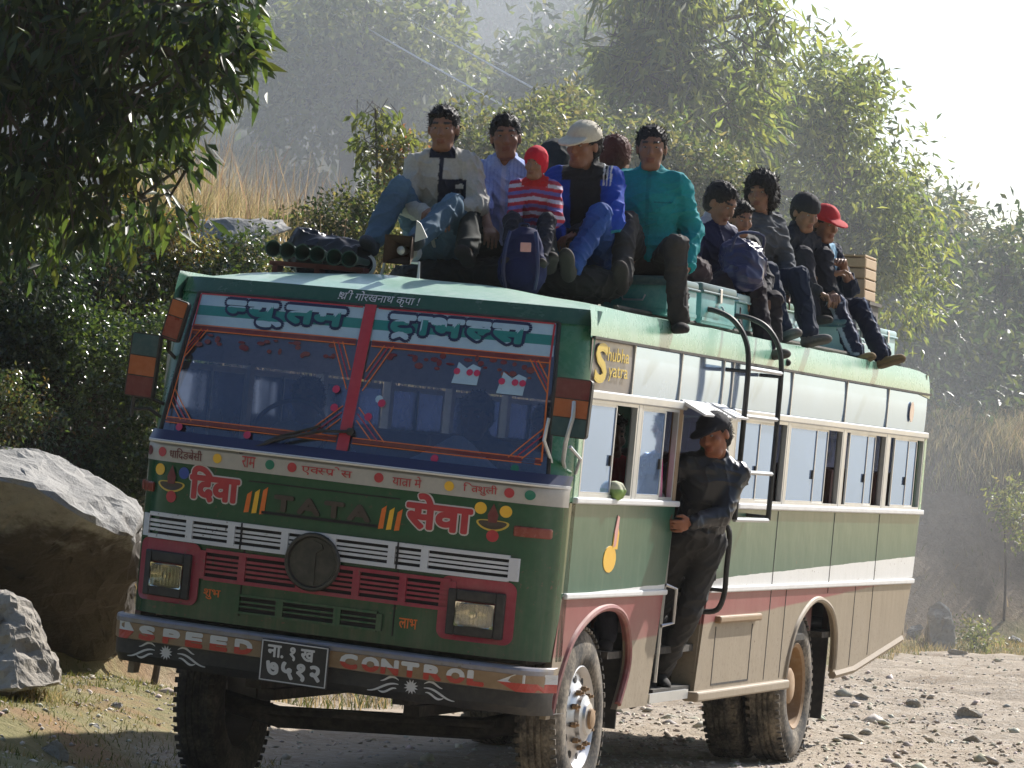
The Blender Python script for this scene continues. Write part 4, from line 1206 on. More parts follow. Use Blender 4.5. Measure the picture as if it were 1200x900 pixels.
# --- roof
def roof_pt(x, t):
    y0 = FR(x, 2.80)
    y = y0 + (9.62 - y0) * t
    a = abs(x) / 1.2
    zf = 2.825 + 0.085 * (1 - a * a)
    s = clamp((y - y0) / 0.55); s = 1 - (1 - s) ** 2
    e = clamp((y - 8.9) / 0.75)
    return (x * (1 - 0.02 * a), y, 2.80 + (zf - 2.80) * s - 0.03 * e * e + 0.004 * math.sin(x * 9 + y * 5) * s)
ts = [0, 0.004, 0.01, 0.018, 0.028, 0.04, 0.055, 0.07] + list(np.linspace(0.1, 1, 24))
mb = MB(); mb.grid(roof_pt, np.linspace(-1.2, 1.2, 33), ts)
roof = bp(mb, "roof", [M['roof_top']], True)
mb = MB()
for s in (1, -1):
    mb.grid(lambda u, v: (s * (1.203 - 0.022 * v * v), u, 2.655 + 0.172 * v - (0.03 * clamp((u - 8.9) / 0.75) ** 2)), np.concatenate([np.linspace(0.20, 1, 5), np.linspace(1.3, 9.64, 24)]), np.linspace(0, 1, 5))
    mb.box((s * 1.207, 4.93, 2.657), (0.03, 9.4, 0.014), 1)
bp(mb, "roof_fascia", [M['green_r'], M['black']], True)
# header over the windscreen
mb = MB(); mb.grid(lambda u, v: (u, FR(u, v) - 0.012, v), XS, np.linspace(2.715, 2.803, 5))
bp(mb, "windscreen_header", [M['green_hdr']], True)
mb = onfront(fit(dev(["! ", ("श", 1.0, "r"), "ी गोरखनाथ कृपा !"], 0.1), 0.46, 0.07), 0.03, 2.760, 0.018, sub=False)
bp(mb, "header_lettering", [M['mark']])
# corner posts (front skin outside the windscreen)
WS_T, WS_B = 1.035, 1.115
def ws_x(s, z):
    return s * (WS_B + (WS_T - WS_B) * clamp((z - 1.88) / 0.84))
M['post'] = paint('corner_post_green', (0.02, 0.15, 0.07), 0.25, 0.2)
for s in (1, -1):
    mb = MB(); mb.grid(lambda u, v: ((ws_x(s, v) * (1 - u) + s * 1.2 * u), FR(ws_x(s, v) * (1 - u) + s * 1.2 * u, v), v), np.linspace(0, 1, 12), np.linspace(1.76, 2.80, 12))
    y_ = 0.1
    mb.grid(lambda u, v: (s * 1.2, FR(1.2, v) + u * max(0.0, 0.20 - FR(1.2, v)), v), np.linspace(0, 1, 3), np.linspace(1.76, 2.80, 12))
    bp(mb, "corner_post", [M['post']], True)
# lower front skin
mb = MB(); mb.grid(lambda u, v: (u, FR(u, v), v + shear(u, v)), XS, np.linspace(0.93, 1.765, 16))
for s in (1, -1):
    mb.grid(lambda u, v: (s * 1.2, FR(1.2, v) + u * 0.12, v + shear(s * 1.2, v)), np.linspace(0, 1, 3), np.linspace(0.93, 1.79, 6))
bp(mb, "front_panel", [M['green_f']], True)
# grey white band under the windscreen, with dots and words
mb = MB(); mb.grid(lambda u, v: (u, FR(u, 1.80) - 0.012 + (0.03 if v > 1.85 else 0) * (v - 1.85) / 0.02, v + shear(u, v)), XS, [1.757, 1.762, 1.80, 1.84, 1.862, 1.872])
band = bp(mb, "front_band", [M['band']], True)
mb = MB(); mb.grid(lambda u, v: (u, FR(u, 1.80) - 0.026 + 0.2 * v, 1.866 + shear(u, 1.86) + v * 0.2), XS, [0, 0.1, 0.3])
mb2 = MB(); mb2.grid(lambda u, v: (u, FR(u, 1.80) - 0.020 - 0.006 * math.sin(v * math.pi), 1.855 + shear(u, 1.86) + v * 0.018), XS, np.linspace(0, 1, 5))
bp(mb, "cowl", [M['navy']], True)
bp(mb2, "band_moulding", [M['white']], True)
def disc(r, n=18, rz=None):
    d = MB(); d.prism([(r * math.cos(t), (rz or r) * math.sin(t)) for t in np.linspace(0, 2 * math.pi, n + 1)[:-1]], 'y', -0.0015, 0.0015); return d
def decal(mb, px, z, mat, name, lift=0.016, label=None, fixx=None):
    if lift == 0.016:
        subdivide_long(mb, 0.06); x0 = FX(px, 1.80)
        mb.warp(lambda x, y, w: (x + x0, FR(x + x0, 1.80) + y - 0.0155, w + z + shear(x + x0, w + z)))
        return bp(mb, name, [mat], label=label)
    onfront(mb, FX(px, z) if fixx is None else fixx, z, lift, 0.04)
    return bp(mb, name, [mat] if not isinstance(mat, list) else mat, label=label)
for px, c in ((179, 'maroon'), (194, 'red'), (260, 'yellow'), (322, 'dotgreen'), (348, 'red'), (449, 'red'), (530, 'yellow'), (599, 'red'), (623, 'dotgreen')):
    decal(disc(0.026), px, 1.806, M[c], "painted_dot")
for t, p0, p1 in ((["धािदङबेसी"], 201, 243), (["राम"], 289, 305), (["ए", ("क", 0.62), ("स", 0.7), ("प", 1.0, "r"), "ेस"], 359, 418), (["या", ("त", 1.0, "r"), "ा मे"], 465, 498), (["ि", ("त", 1.0, "r"), "शुली"], 547, 584)):
    w = (p1 - p0) * 0.00489
    decal(fit(dev(t, 0.1, 0.0012), w, 0.060), (p0 + p1) / 2, 1.806, M['maroon'] if p0 < 250 else M['red'], "band_lettering")
# big red words with a white outline
for t, p0, p1, z in (("िदवा", 224, 289, 1.660), ("सेवा", 479, 558, 1.655)):
    w = (p1 - p0) * 0.00489
    decal(bold(fit(text_mb(t, 0.2), w * 0.9, 0.175), 0.017), (p0 + p1) / 2, z, M['mark'], "lettering_outline", 0.004)
    decal(bold(fit(text_mb(t, 0.2), w * 0.9, 0.175), 0.009), (p0 + p1) / 2, z, M['red'], "painted_lettering", 0.0085)
M['emb'] = paint('dark_bronze_lettering', (0.035, 0.022, 0.018), 0.35, 0.1)
# oil lamps with coloured dots
for px, cols, sgn in ((205, ('yellow', 'blue', 'red'), -1), (580, ('yellow', 'yellow', 'red'), 1)):
    k = 0.00489
    for (dx, dz), c in zip(((-14, 0.055), (15, 0.05), (0, -0.085)), cols):
        decal(disc(0.032), px + dx, 1.655 + dz, M[c], "painted_dot", 0.005)
    q = MB(); q.prism([(0.086 * math.cos(t), 0.030 * math.sin(t) - 0.014 * (1 - math.cos(t) ** 2)) for t in np.linspace(0, 2 * math.pi, 25)[:-1]], 'y', -0.001, 0.001)
    decal(q, px, 1.638, M['gold'], "painted_oil_lamp", 0.005)
    q = MB(); q.prism([(0.074 * math.cos(t), 0.022 * math.sin(t) - 0.012 * (1 - math.cos(t) ** 2)) for t in np.linspace(0, 2 * math.pi, 25)[:-1]], 'y', -0.001, 0.001)
    decal(q, px, 1.638, M['emb'], "painted_oil_lamp", 0.0075)
    q = MB(); q.prism([(-0.022, 0), (-0.028, 0.04), (0, 0.10), (0.028, 0.04), (0.022, 0)], 'y', -0.0015, 0.0015)
    decal(q, px, 1.640, M['maroon'], "painted_flame", 0.0105)
# three orange and yellow bars each side of the maker's name
for px in (305, 462):
    for k, (dx, c) in enumerate(((-0.045, 'orange'), (0.0, 'yellow'), (0.045, 'orange'))):
        q = MB(); h = 0.055 + 0.015 * (k if px < 400 else (2 - k) * 0.3)
        q.prism([(dx - 0.016, -0.065), (dx + 0.012, -0.06), (dx + 0.022, h), (dx - 0.004, h - 0.02)], 'y', -0.0015, 0.0015)
        decal(q, px, 1.60, M[c], "painted_bar", 0.005)
decal(bold(fit(text_mb("TATA", 0.12, 0.0, 1.35, depth=0.008), 0.54, 0.075), 0.007, 6), 384, 1.607, M['emb'], "raised_lettering", 0.01)
q = MB(); q.box((0, 0, 0), (0.66, 0.01, 0.016)); decal(q, 380, 1.548, M['dark'], "panel_slot", 0.002)
q = MB(); q.box((0, 0, 0), (0.86, 0.006, 0.007)); decal(q, 385, 1.706, M['dark'], "panel_seam", 0.001)
for px in (291, 470):
    q = MB(); q.box((0, 0, 0), (0.007, 0.006, 0.40)); decal(q, px, 1.18, M['dark'], "panel_seam", 0.001)
# side marker lamps on the front
for px in (174, 625):
    q = MB(); q.rbox((0, 0, 0), (0.17, 0.03, 0.055), 0.008); decal(q, px, 1.61, M['lamp_red'], "marker_lamp", 0.008)
# white grille: frame bars and slats over a dark recess
def grille(px0, px1, ztop, zbot, bays, nsl, frame, name, slat_t, endw=0.05, lift=0.0):
    x0, x1 = FX(px0, (ztop + zbot) / 2), FX(px1, (ztop + zbot) / 2)
    back = MB(); back.box((0, 0, 0), (x1 - x0 - 0.04, 0.012, ztop - zbot - 0.02))
    g = MB()
    zm = (ztop + zbot) / 2
    hgt = ztop - zbot
    edge = slat_t * 0.9
    r = 0.05
    def bar(xa, xb, za, zb):
        g.box(((xa + xb) / 2 - (x0 + x1) / 2, 0, (za + zb) / 2 - zm), (xb - xa, 0.026, zb - za))
    bar(x0 + endw, x1 - endw, ztop - edge, ztop)
    bar(x0 + endw, x1 - endw, zbot, zbot + edge)
    xs = [x0 + (x1 - x0) * t for t in bays]
    bar(x0, x0 + endw, zbot + 0.006, ztop - 0.012); bar(x1 - endw, x1, zbot + 0.006, ztop - 0.012)
    for xb in xs: bar(xb - 0.020, xb + 0.020, zbot + edge, ztop - edge)
    edges = [x0 + endw] + [v for xb in xs for v in (xb - 0.02, xb + 0.02)] + [x1 - endw]
    for k in range(nsl):
        zc = zbot + edge + (hgt - 2 * edge) * (k + 1) / (nsl + 1)
        for a, b_ in zip(edges[::2], edges[1::2]):
            g.box(((a + b_) / 2 - (x0 + x1) / 2, 0.004, zc - zm), (b_ - a, 0.018, slat_t * 0.62))
    onfront(back, (x0 + x1) / 2, zm, 0.003 + lift, 0.08)
    onfront(g, (x0 + x1) / 2, zm, 0.016 + lift, 0.10)
    p = bp(g, name, [frame])
    back.build("grille_backing", [M['dark']], p)
    return p
grille(174, 612, 1.478, 1.338, (0.145, 0.262, 0.405, 0.53, 0.685, 0.77), 3, M['grille_w'], "upper_grille", 0.024)
for px in (291, 473):
    q = MB(); q.box((0, 0, 0), (0.008, 0.03, 0.14)); decal(q, px, 1.408, M['dark'], "panel_seam", 0.018)
# red middle panel with slats and headlamp surrounds
def rrect(w, h, r, n=5, ox=0, oz=0):
    P = []
    for cx, cz, a0 in ((w / 2 - r, h / 2 - r, 0), (-w / 2 + r, h / 2 - r, 90), (-w / 2 + r, -h / 2 + r, 180), (w / 2 - r, -h / 2 + r, 270)):
        for k in range(n + 1):
            a = math.radians(a0 + 90 * k / n)
            P.append((cx + r * math.cos(a) + ox, cz + r * math.sin(a) + oz))
    return P
grille(243, 540, 1.318, 1.148, (0.17, 0.40, 0.62, 0.80), 4, M['grille_r'], "middle_grille", 0.022, 0.03)
for px, hx in ((203, -1), (563, 1)):
    q = MB(); q.prism(rrect(0.40, 0.335, 0.05), 'y', -0.004, 0.004)
    decal(q, px, 1.168, M['grille_r'], "lamp_surround", 0.013)
    if True:
        q = MB(); q.prism(rrect(0.30, 0.245, 0.05), 'y', 0.014, 0.022)
        for sx_, sz_, w_, h_ in ((-0.126, 0, 0.046, 0.245), (0.126, 0, 0.046, 0.245), (0, 0.093, 0.206, 0.058), (0, -0.093, 0.206, 0.058)): q.rbox((sx_, -0.004, sz_), (w_, 0.036, h_), 0.008, 2)
        onfront(q, FX(px, 1.155), 1.150, 0.016, 0.5)
        bz = bp(q, "headlight", [M['black']])
        q = MB(); q.grid(lambda u, v: (u, 0.010 - 0.040 * min(1.0, ((u / 0.105) ** 2 + (v / 0.068) ** 2) / 1.2), v), np.linspace(-0.102, 0.102, 13), np.linspace(-0.064, 0.064, 9)); onfront(q, FX(px, 1.15), 1.143, 0.016, 0.5, sub=False)
        q.build("reflector", [M['reflector']], bz, True)
        q = MB(); q.rbox((0, 0, 0), (0.205, 0.018, 0.128), 0.008, 2)
        q2 = MB()
        for k in range(9): q2.box((-0.088 + 0.022 * k, -0.011, 0), (0.004, 0.006, 0.11))
        q.add(q2.v, q2.f)
        onfront(q, FX(px, 1.15), 1.143, 0.038, 0.5)
        q.build("lens", [M['lens']], bz)
        q = MB(); q.lathe([(0.001, -0.03), (0.018, -0.028), (0.024, -0.012), (0.024, 0)], 'y', (0.0, 0, 0.0), 14); onfront(q, FX(px, 1.15) - 0.01, 1.145, 0.010, 0.5)
        q.build("bulb", [M['reflector']], bz)
grille(284, 456, 1.100, 0.992, (0.31, 0.70), 2, M['green_f'], "lower_grille", 0.016, 0.03)
# round emblem in the middle of the grilles
q = MB()
ring = [(0.152, -0.0), (0.158, -0.022), (0.150, -0.034), (0.138, -0.034), (0.132, -0.020), (0.132, 0.0)]
q.lathe(ring, 'y', (0, 0, 0), 36)
q.prism([(0.13 * math.cos(t), 0.13 * math.sin(t)) for t in np.linspace(0, 6.2832, 30)[:-1]], 'y', -0.016, 0.006)
q.prism([(-0.020, -0.12), (0.020, -0.12), (0.016, 0.05), (0.055, 0.075), (0.045, 0.10), (0.0, 0.115), (-0.045, 0.10), (-0.055, 0.075), (-0.016, 0.05)], 'y', -0.026, -0.006)
M['embl'] = paint('emblem_black', (0.014, 0.016, 0.016), 0.35, 0.2)
onfront(q, FX(376, 1.32), 1.318, 0.022, 0.5, sub=False)
bp(q, "emblem", [M['embl']], True)
for t, px in (("शुभ", 256), ("लाभ", 485)):
    decal(fit(text_mb(t, 0.1, 0.001), 0.10, 0.055), px, 1.075 if px < 300 else 1.055, M['orange'], "painted_lettering", 0.004)
# --- bumper
def BUMP(x, z):
    a = min(abs(x) / 1.235, 1.0)
    y = -0.395 + 0.14 * a ** 4
    if a > 0.90: y += 0.24 * (1 - math.sqrt(max(0.0, 1 - ((a - 0.90) / 0.10) ** 2)))
    return y
xs_b = np.concatenate([np.linspace(-1.235, -1.1, 10), np.linspace(-1.05, 1.05, 30), np.linspace(1.1, 1.235, 10)])
def bshear(x): return -0.024 * x
prof = [(0.07, 0.910), (0.0, 0.905), (-0.012, 0.893), (-0.012, 0.872), (-0.006, 0.868), (-0.006, 0.782), (0.02, 0.776)]
mb = MB()
for i in range(len(prof) - 1):
    mb.grid(lambda u, v: (u, BUMP(u, 0) + prof[i][0] * (1 - v) + prof[i + 1][0] * v, prof[i][1] * (1 - v) + prof[i + 1][1] * v + bshear(u)), xs_b, [0, 1], 1 if i == 4 else 0)
bumper = bp(mb, "bumper", [M['bumper'], M['tan']], True)
mb = MB(); mb.grid(lambda u, v: (u, BUMP(u, 0) + 0.012 + 0.05 * clamp((0.70 - v) / 0.04), v + bshear(u)), xs_b, [0.655, 0.67, 0.70, 0.778])
mb.grid(lambda u, v: (u, BUMP(u, 0) + 0.06 + v, 0.660 + bshear(u)), xs_b, [0, 0.25])
mb.build("bumper_valance", [M['black']], bumper, True)
def onbump(mb, x0, z0, lift, maxlen=0.05):
    subdivide_long(mb, maxlen)
    return mb.warp(lambda x, y, z: (x + x0, BUMP(x + x0, 0) + y - 0.006 - lift, z + z0 + bshear(x + x0)))
def BX(px):
    xm = -1.213 + (px - 148) * 0.004894
    x = xm
    for _ in range(4): x = xm + 0.345 * (-0.05 - BUMP(x, 0))
    return x
M['mark_red'] = paint('bumper_letter_red', (0.46, 0.035, 0.02), 0.4, 0.15, scale=12)
def two_tone(txt, px, w, h, x0=None):
    q = bold(fit(text_mb(txt, 0.1), w * 0.84, h * 0.84), 0.0075)
    # lettering cut at mid height: white above, red below
    bm = bmesh.new(); vv = [bm.verts.new(v) for v in q.v]
    for f in q.f:
        try: bm.faces.new([vv[i] for i in f])
        except ValueError: pass
    bmesh.ops.bisect_plane(bm, geom=bm.verts[:] + bm.edges[:] + bm.faces[:], plane_co=(0, 0, -0.004), plane_no=(0.0, 0, 1))
    bm.verts.index_update()
    q.v = [tuple(v.co) for v in bm.verts]; q.f = [tuple(v.index for v in f.verts) for f in bm.faces]
    q.m = [1 if f.calc_center_median().z < -0.004 else 0 for f in bm.faces]
    bm.free()
    onbump(q, BX(px) if x0 is None else x0, 0.825, 0.003, 0.5)
    q.build("bumper_letter", [M['mark'], M['mark_red']], bumper)
for ch, px in zip("SPEED", (179, 208, 235, 264, 293)): two_tone(ch, px, 0.105, 0.078)
for ch, px in zip("CONTROL", (415, 440, 462, 485, 511, 537, 560)): two_tone(ch, px, 0.100 if ch != 'L' else 0.09, 0.078)
for s, px, ww in ((1, 154, 0.10), (-1, 612, 0.24)):
    for mi, (za, zb) in enumerate(((0.0, 0.05), (-0.05, 0.0))):
        q = MB(); q.prism([(-ww / 2 * s, za if mi == 0 else za + 0.005), (ww * 0.1 * s, za if mi == 0 else za + 0.005), (ww / 2 * s, 0.0), (ww * 0.1 * s, zb if mi == 0 else zb), (-ww / 2 * s, zb)] if mi == 0 else
                          [(-ww / 2 * s, za + 0.005), (ww * 0.1 * s, za + 0.005), (ww / 2 * s, 0.0), (-ww / 2 * s, 0.0)], 'y', -0.002, 0.002)
        onbump(q, BX(px), 0.825, 0.002); q.build("bumper_arrow", [M['mark'] if mi == 0 else M['mark_red']], bumper)
# painted waves and suns on the black valance
for px0 in (202, 487):
    X0 = BX(px0)
    def onval(q, name):
        subdivide_long(q, 0.05)
        q.warp(lambda x, y, z: (x + X0, BUMP(x + X0, 0) + 0.012 + y - 0.003, z + 0.735 + bshear(x + X0)))
        q.build(name, [M['mark']], bumper)
    rs_ = [(0.022 + (0.018 if k % 2 else 0.0)) for k in range(24)]
    q = MB(); q.prism([(r * math.cos(math.pi * k / 12), r * math.sin(math.pi * k / 12)) for k, r in enumerate(rs_)], 'y', -0.001, 0.001)
    onval(q, "painted_sun")
    for s in (-1, 1):
        for k, (dx, dz, L) in enumerate(((0.05, 0.030, 0.10), (0.05, 0.0, 0.17), (0.06, -0.028, 0.10))):
            top_, bot_ = [], []
            for j_ in range(13):
                t = j_ / 12
                xx, zz = s * (dx + L * t + 0.02), dz - 0.004 + 0.014 * math.sin(t * 4.6 + k * 0.6) - (0.03 * t if k == 1 else 0)
                w_ = 0.0055 * math.sin(math.pi * (t * 0.9 + 0.05)) + 0.001
                top_.append((xx, zz + w_)); bot_.append((xx, zz - w_))
            q = MB(); q.prism(top_ + bot_[::-1], 'y', -0.001, 0.001)
            onval(q, "painted_wave")
# number plate
q = MB(); q.rbox((0, 0, 0), (0.385, 0.014, 0.225), 0.006, 1)
px0 = BX(355); 
def onplate(mb, dx, dz, lift): return mb.warp(lambda x, y, z: (px0 + dx + x, -0.43 + y - lift, 0.777 + dz + z - 0.03 * (dx + x) ))
onplate(q, 0, 0, 0); plate = q.build("number_plate", [M['plate']], bumper)
q = MB()
for a, b_ in (((0, 0.104), (0.37, 0.006)), ((0, -0.104), (0.37, 0.006)), ((0.184, 0), (0.006, 0.214)), ((-0.184, 0), (0.006, 0.214))):
    q.box((a[0], 0, a[1]), (b_[0], 0.003, b_[1]))
t1 = bold(fit(text_mb("ना. १ ख", 0.1), 0.26, 0.068), 0.003, 6); t1.v = [(p[0] - 0.02, p[1], p[2] + 0.05) for p in t1.v]
t2 = bold(fit(text_mb("७५१२", 0.1, 0.0, 1.1), 0.30, 0.086), 0.005, 6); t2.v = [(p[0], p[1], p[2] - 0.042) for p in t2.v]
q.add(t1.v, t1.f).add(t2.v, t2.f)
onplate(q, 0, 0, 0.0095); q.build("plate_characters", [M['mark']], bumper)
# --- windscreen: two panes, red divider, banner, garland trim
def wz(u, v): return (u, FR(u, v) - 0.004, v)
for s in (-1, 1):
    mb = MB(); mb.grid(lambda u, v: wz(s * 0.03 * (1 - u) + ws_x(s, v) * u, v), np.linspace(0, 1, 14), np.linspace(1.885, 2.715, 12))
    ws = bp(mb, "windscreen_pane", [M['windscreen']], True)
    for zb0, zb1, c in ((2.645, 2.712, 'skyblue'), (2.590, 2.645, 'teal_ban'), (2.528, 2.590, 'skyblue')):
        mb = MB(); mb.grid(lambda u, v: (lambda X: (X, FR(X, v) - 0.008, v))(s * 0.032 * (1 - u) + (ws_x(s, v) - s * 0.015) * u), np.linspace(0, 1, 14), [zb0, (zb0 + zb1) / 2, zb1])
        mb.build("banner_stripe", [M[c]], ws, True)
    t, xc, w = ((NYU + [" तम"], -0.485, 0.74) if s < 0 else ([("ट", 1.0, "R"), "ाभ", ("ल", 0.68), "स"], 0.505, 0.80))
    q = onfront(bold(fit(dev(t, 0.15, gap=0.10), w - 0.05, 0.118), 0.026), xc, 2.618, 0.012, 0.1); q.build("banner_outline", [M['navy']], ws)
    q = onfront(bold(fit(dev(t, 0.15, gap=0.10), w - 0.05, 0.118), 0.0100), xc, 2.618, 0.0165, 0.1)
    q.m = [0 if (sum(q.v[i][2] for i in f) / len(f)) > 2.645 or (sum(q.v[i][2] for i in f) / len(f)) < 2.585 else 1 for f in q.f]
    q.build("banner_letters", [M['skyblue'], M['teal_ban']], ws)
    # garland trim: red tape between orange lines, with slanting corners
    tr = MB()
    def line(x0, z0, x1, z1, w, mi, lift=0.011):
        p = MB(); L = math.hypot(x1 - x0, z1 - z0); dx, dz = (x1 - x0) / L, (z1 - z0) / L
        p.prism([(x0 - dz * w / 2, z0 + dx * w / 2), (x0 + dz * w / 2, z0 - dx * w / 2), (x1 + dz * w / 2, z1 - dx * w / 2), (x1 - dz * w / 2, z1 + dx * w / 2)], 'y', -0.001, 0.001)
        onfront(p, 0, 0, lift, 0.15); tr.add(p.v, p.f, mi)
    xi, xo_t, xo_b = s * 0.045, ws_x(s, 2.5) - s * 0.03, ws_x(s, 1.99) - s * 0.03
    line(xi, 2.515, xo_t, 2.515, 0.022, 0); line(xi, 2.530, xo_t, 2.530, 0.005, 1); line(xi, 2.500, xo_t, 2.500, 0.006, 1)
    line(xi, 1.985, xo_b, 1.985, 0.018, 0); line(xi, 1.999, xo_b, 1.999, 0.006, 1); line(xi, 1.970, xo_b, 1.970, 0.006, 1)
    line(xi, 1.915, xo_b, 1.915, 0.006, 2); line(xi, 2.708, xo_t * 0.99, 2.708, 0.008, 2)
    line(xo_b, 1.985, xo_t, 2.515, 0.008, 1); line(xo_t, 2.515, ws_x(s, 2.7) - s * 0.02, 2.705, 0.01, 2)
    for k in range(3):
        d = 0.10 + 0.035 * k
        line(xi, 1.995 + d, xi + s * d * 1.05, 1.995, 0.006, 1 if k != 1 else 2)
        line(xi, 2.51 - d * 1.5, xi + s * d * 0.75, 2.51, 0.006, 1 if k != 1 else 2)
        line(xo_b + (xo_t - xo_b) * d / 0.5, 1.99 + d, xo_b - s * d, 1.99, 0.006, 1 if k != 1 else 2)
        line(xo_t - (xo_t - xo_b) * d / 0.5, 2.51 - d, xo_t - s * d * 0.6, 2.51, 0.006, 1 if k != 1 else 2)
    tr.build("windscreen_trim", [M['maroon'], M['orange'], M['red']], ws)
    # little red tassels and flower stickers behind the top of the glass
    M['pink'] = M.get('pink') or paint('pink_sticker', (0.5, 0.03, 0.10), 0.5, 0.0)
    for k in range(26):
        a = RNG.uniform(0.1, 0.98); X = s * 0.05 + (ws_x(s, 2.45) - s * 0.08) * a
        p = disc(RNG.uniform(0.010, 0.026), 8, RNG.uniform(0.006, 0.02)); onfront(p, X, RNG.uniform(2.41, 2.49), 0.006 + 0.0002 * k, 0.5, False)
        p.build("painted_petal", [M['maroon']], ws)
    for (X, Z, mi) in (((0.15, 2.22, 1), (0.11, 2.12, 0), (0.17, 2.20, 0), (0.52, 1.94, 0), (0.95, 1.935, 2), (0.60, 2.40, 1), (0.85, 2.37, 1)) if s > 0 else ((-0.09, 2.15, 0), (-0.10, 2.25, 0), (-0.97, 1.95, 0), (-0.55, 1.95, 0))):
        if Z > 2.3:
            p = MB(); p.prism([(-0.07, -0.055), (0.07, -0.055), (0.075, 0.04), (0.03, 0.055), (0.0, 0.03), (-0.05, 0.06)], 'y', -0.001, 0.001); onfront(p, X, Z, 0.012, 0.5, False)
            card = p.build("flower_card", [M['skyblue']], ws)
            for dx in (-0.05, 0.02, 0.06):
                p = disc(0.018, 8); onfront(p, X + dx, Z + 0.01, 0.016, 0.5, False)
                p.v = [tuple(q) for q in p.v]; p.build("painted_flower", [M['pink']], ws)
        else:
            p = disc(0.022, 8); onfront(p, X, Z, 0.014 if mi != 0 else 0.018, 0.5, False)
            p.build("round_sticker", [M[('pink', 'skyblue', 'dotgreen')[mi]]], ws)
mb = MB(); mb.grid(lambda u, v: (u, FR(u, v) - 0.022 + 0.3 * u * u * 10, v), np.linspace(-0.033, 0.033, 5), np.linspace(1.86, 2.725, 10))
bp(mb, "windscreen_divider", [M['red']], True)
# rubber around the glass
mb = MB()
for s in (-1, 1):
    mb.tube([(ws_x(s, z), FR(ws_x(s, z), z) - 0.004, z) for z in np.linspace(1.885, 2.715, 10)], 0.012, 6)
mb.tube([(x, FR(x, 2.717) - 0.004, 2.717) for x in np.linspace(-WS_T, WS_T, 30)], 0.010, 6)
bp(mb, "glass_seal", [M['black']], True)
# wiper
mb = MB()
def wp(x, z, l): return (x, FR(x, z) - l, z)
mb.tube([wp(0.03, 2.03, 0.03), wp(-0.12, 2.02, 0.055), wp(-0.36, 1.955, 0.05), wp(-0.56, 1.86, 0.045)], 0.010, 6)
mb.tube([wp(-0.14, 2.045, 0.03), wp(-0.36, 1.97, 0.028), wp(-0.62, 1.835, 0.028)], 0.008, 5)
mb.lathe([(0.022, 0.0), (0.022, -0.03), (0.001, -0.035)], 'y', (0.03, FR(0.03, 2.03) - 0.006, 2.03), 10)
bp(mb, "wiper", [M['black']], True)
# --- mirrors
def mirror(cx, cz, y, w, h, tilt, cols, name="mirror", split=(0.36, 0.30)):
    mb = MB()
    P = rrect(w, h, 0.02, 3)
    mb.prism(P, 'y', -0.02, 0.02, 0)
    z1 = h / 2
    cuts = [h / 2, h / 2 - split[0] * h, h / 2 - (split[0] + split[1]) * h, -h / 2]
    for k in range(3):
        mb.box((0, -0.0215, (cuts[k] + cuts[k + 1]) / 2), (w - 0.02, 0.004, cuts[k] - cuts[k + 1] - 0.0004 - (0.012 if k != 1 else 0)), k + 1)
    mb.box((0, 0.0215, 0), (w - 0.03, 0.003, h - 0.03), 4)
    R = Euler((0, tilt, 0)).to_matrix()
    mb.warp(lambda x, y_, z: tuple(R @ Vector((x, y_, z)) + Vector((cx, y, cz))))
    return bp(mb, name, [M['black'], M[cols[0]], M[cols[1]], M[cols[2]], M['steel']])
m1 = mirror(-1.245, 2.285, -0.05, 0.17, 0.35, 0.05, ('darkteal', 'mirbrown', 'maroon'))
mb = MB(); mb.tube([(-1.29, -0.04, 2.11), (-1.22, -0.02, 2.115), (-1.12, 0.03, 2.08)], 0.011, 6); mb.tube([(-1.29, -0.04, 2.04), (-1.2, -0.02, 2.05), (-1.12, 0.02, 2.00)], 0.010, 6); mb.tube([(-1.29, -0.04, 2.0), (-1.29, -0.04, 2.14)], 0.012, 6)
mb.build("mirror_arm", [M['black']], m1, True)
m2 = mirror(-1.10, 2.545, 0.0, 0.11, 0.23, 0.22, ('mirbrown', 'lamp_red', 'maroon'), split=(0.42, 0.5))
mb = MB(); mb.tube([(-1.13, 0.0, 2.43), (-1.15, 0.05, 2.38), (-1.11, 0.10, 2.33)], 0.011, 6); mb.build("mirror_arm", [M['black']], m2, True)
m3 = mirror(1.215, 2.265, -0.08, 0.205, 0.315, 0.03, ('maroon', 'mirbrown', 'darkteal'))
mb = MB()
mb.tube([(1.23, -0.10, 2.30), (1.24, -0.13, 2.22), (1.21, -0.12, 2.08), (1.17, 0.0, 1.98), (1.16, 0.1, 1.92)], 0.012, 6)
mb.tube([(1.235, -0.12, 2.06), (1.27, -0.02, 2.0), (1.21, 0.12, 1.92)], 0.010, 6)
mb.tube([(1.10, -0.10, 2.20), (1.09, -0.12, 2.08), (1.12, 0.0, 1.94)], 0.010, 6)
mb.build("mirror_arm", [M['alu']], m3, True)
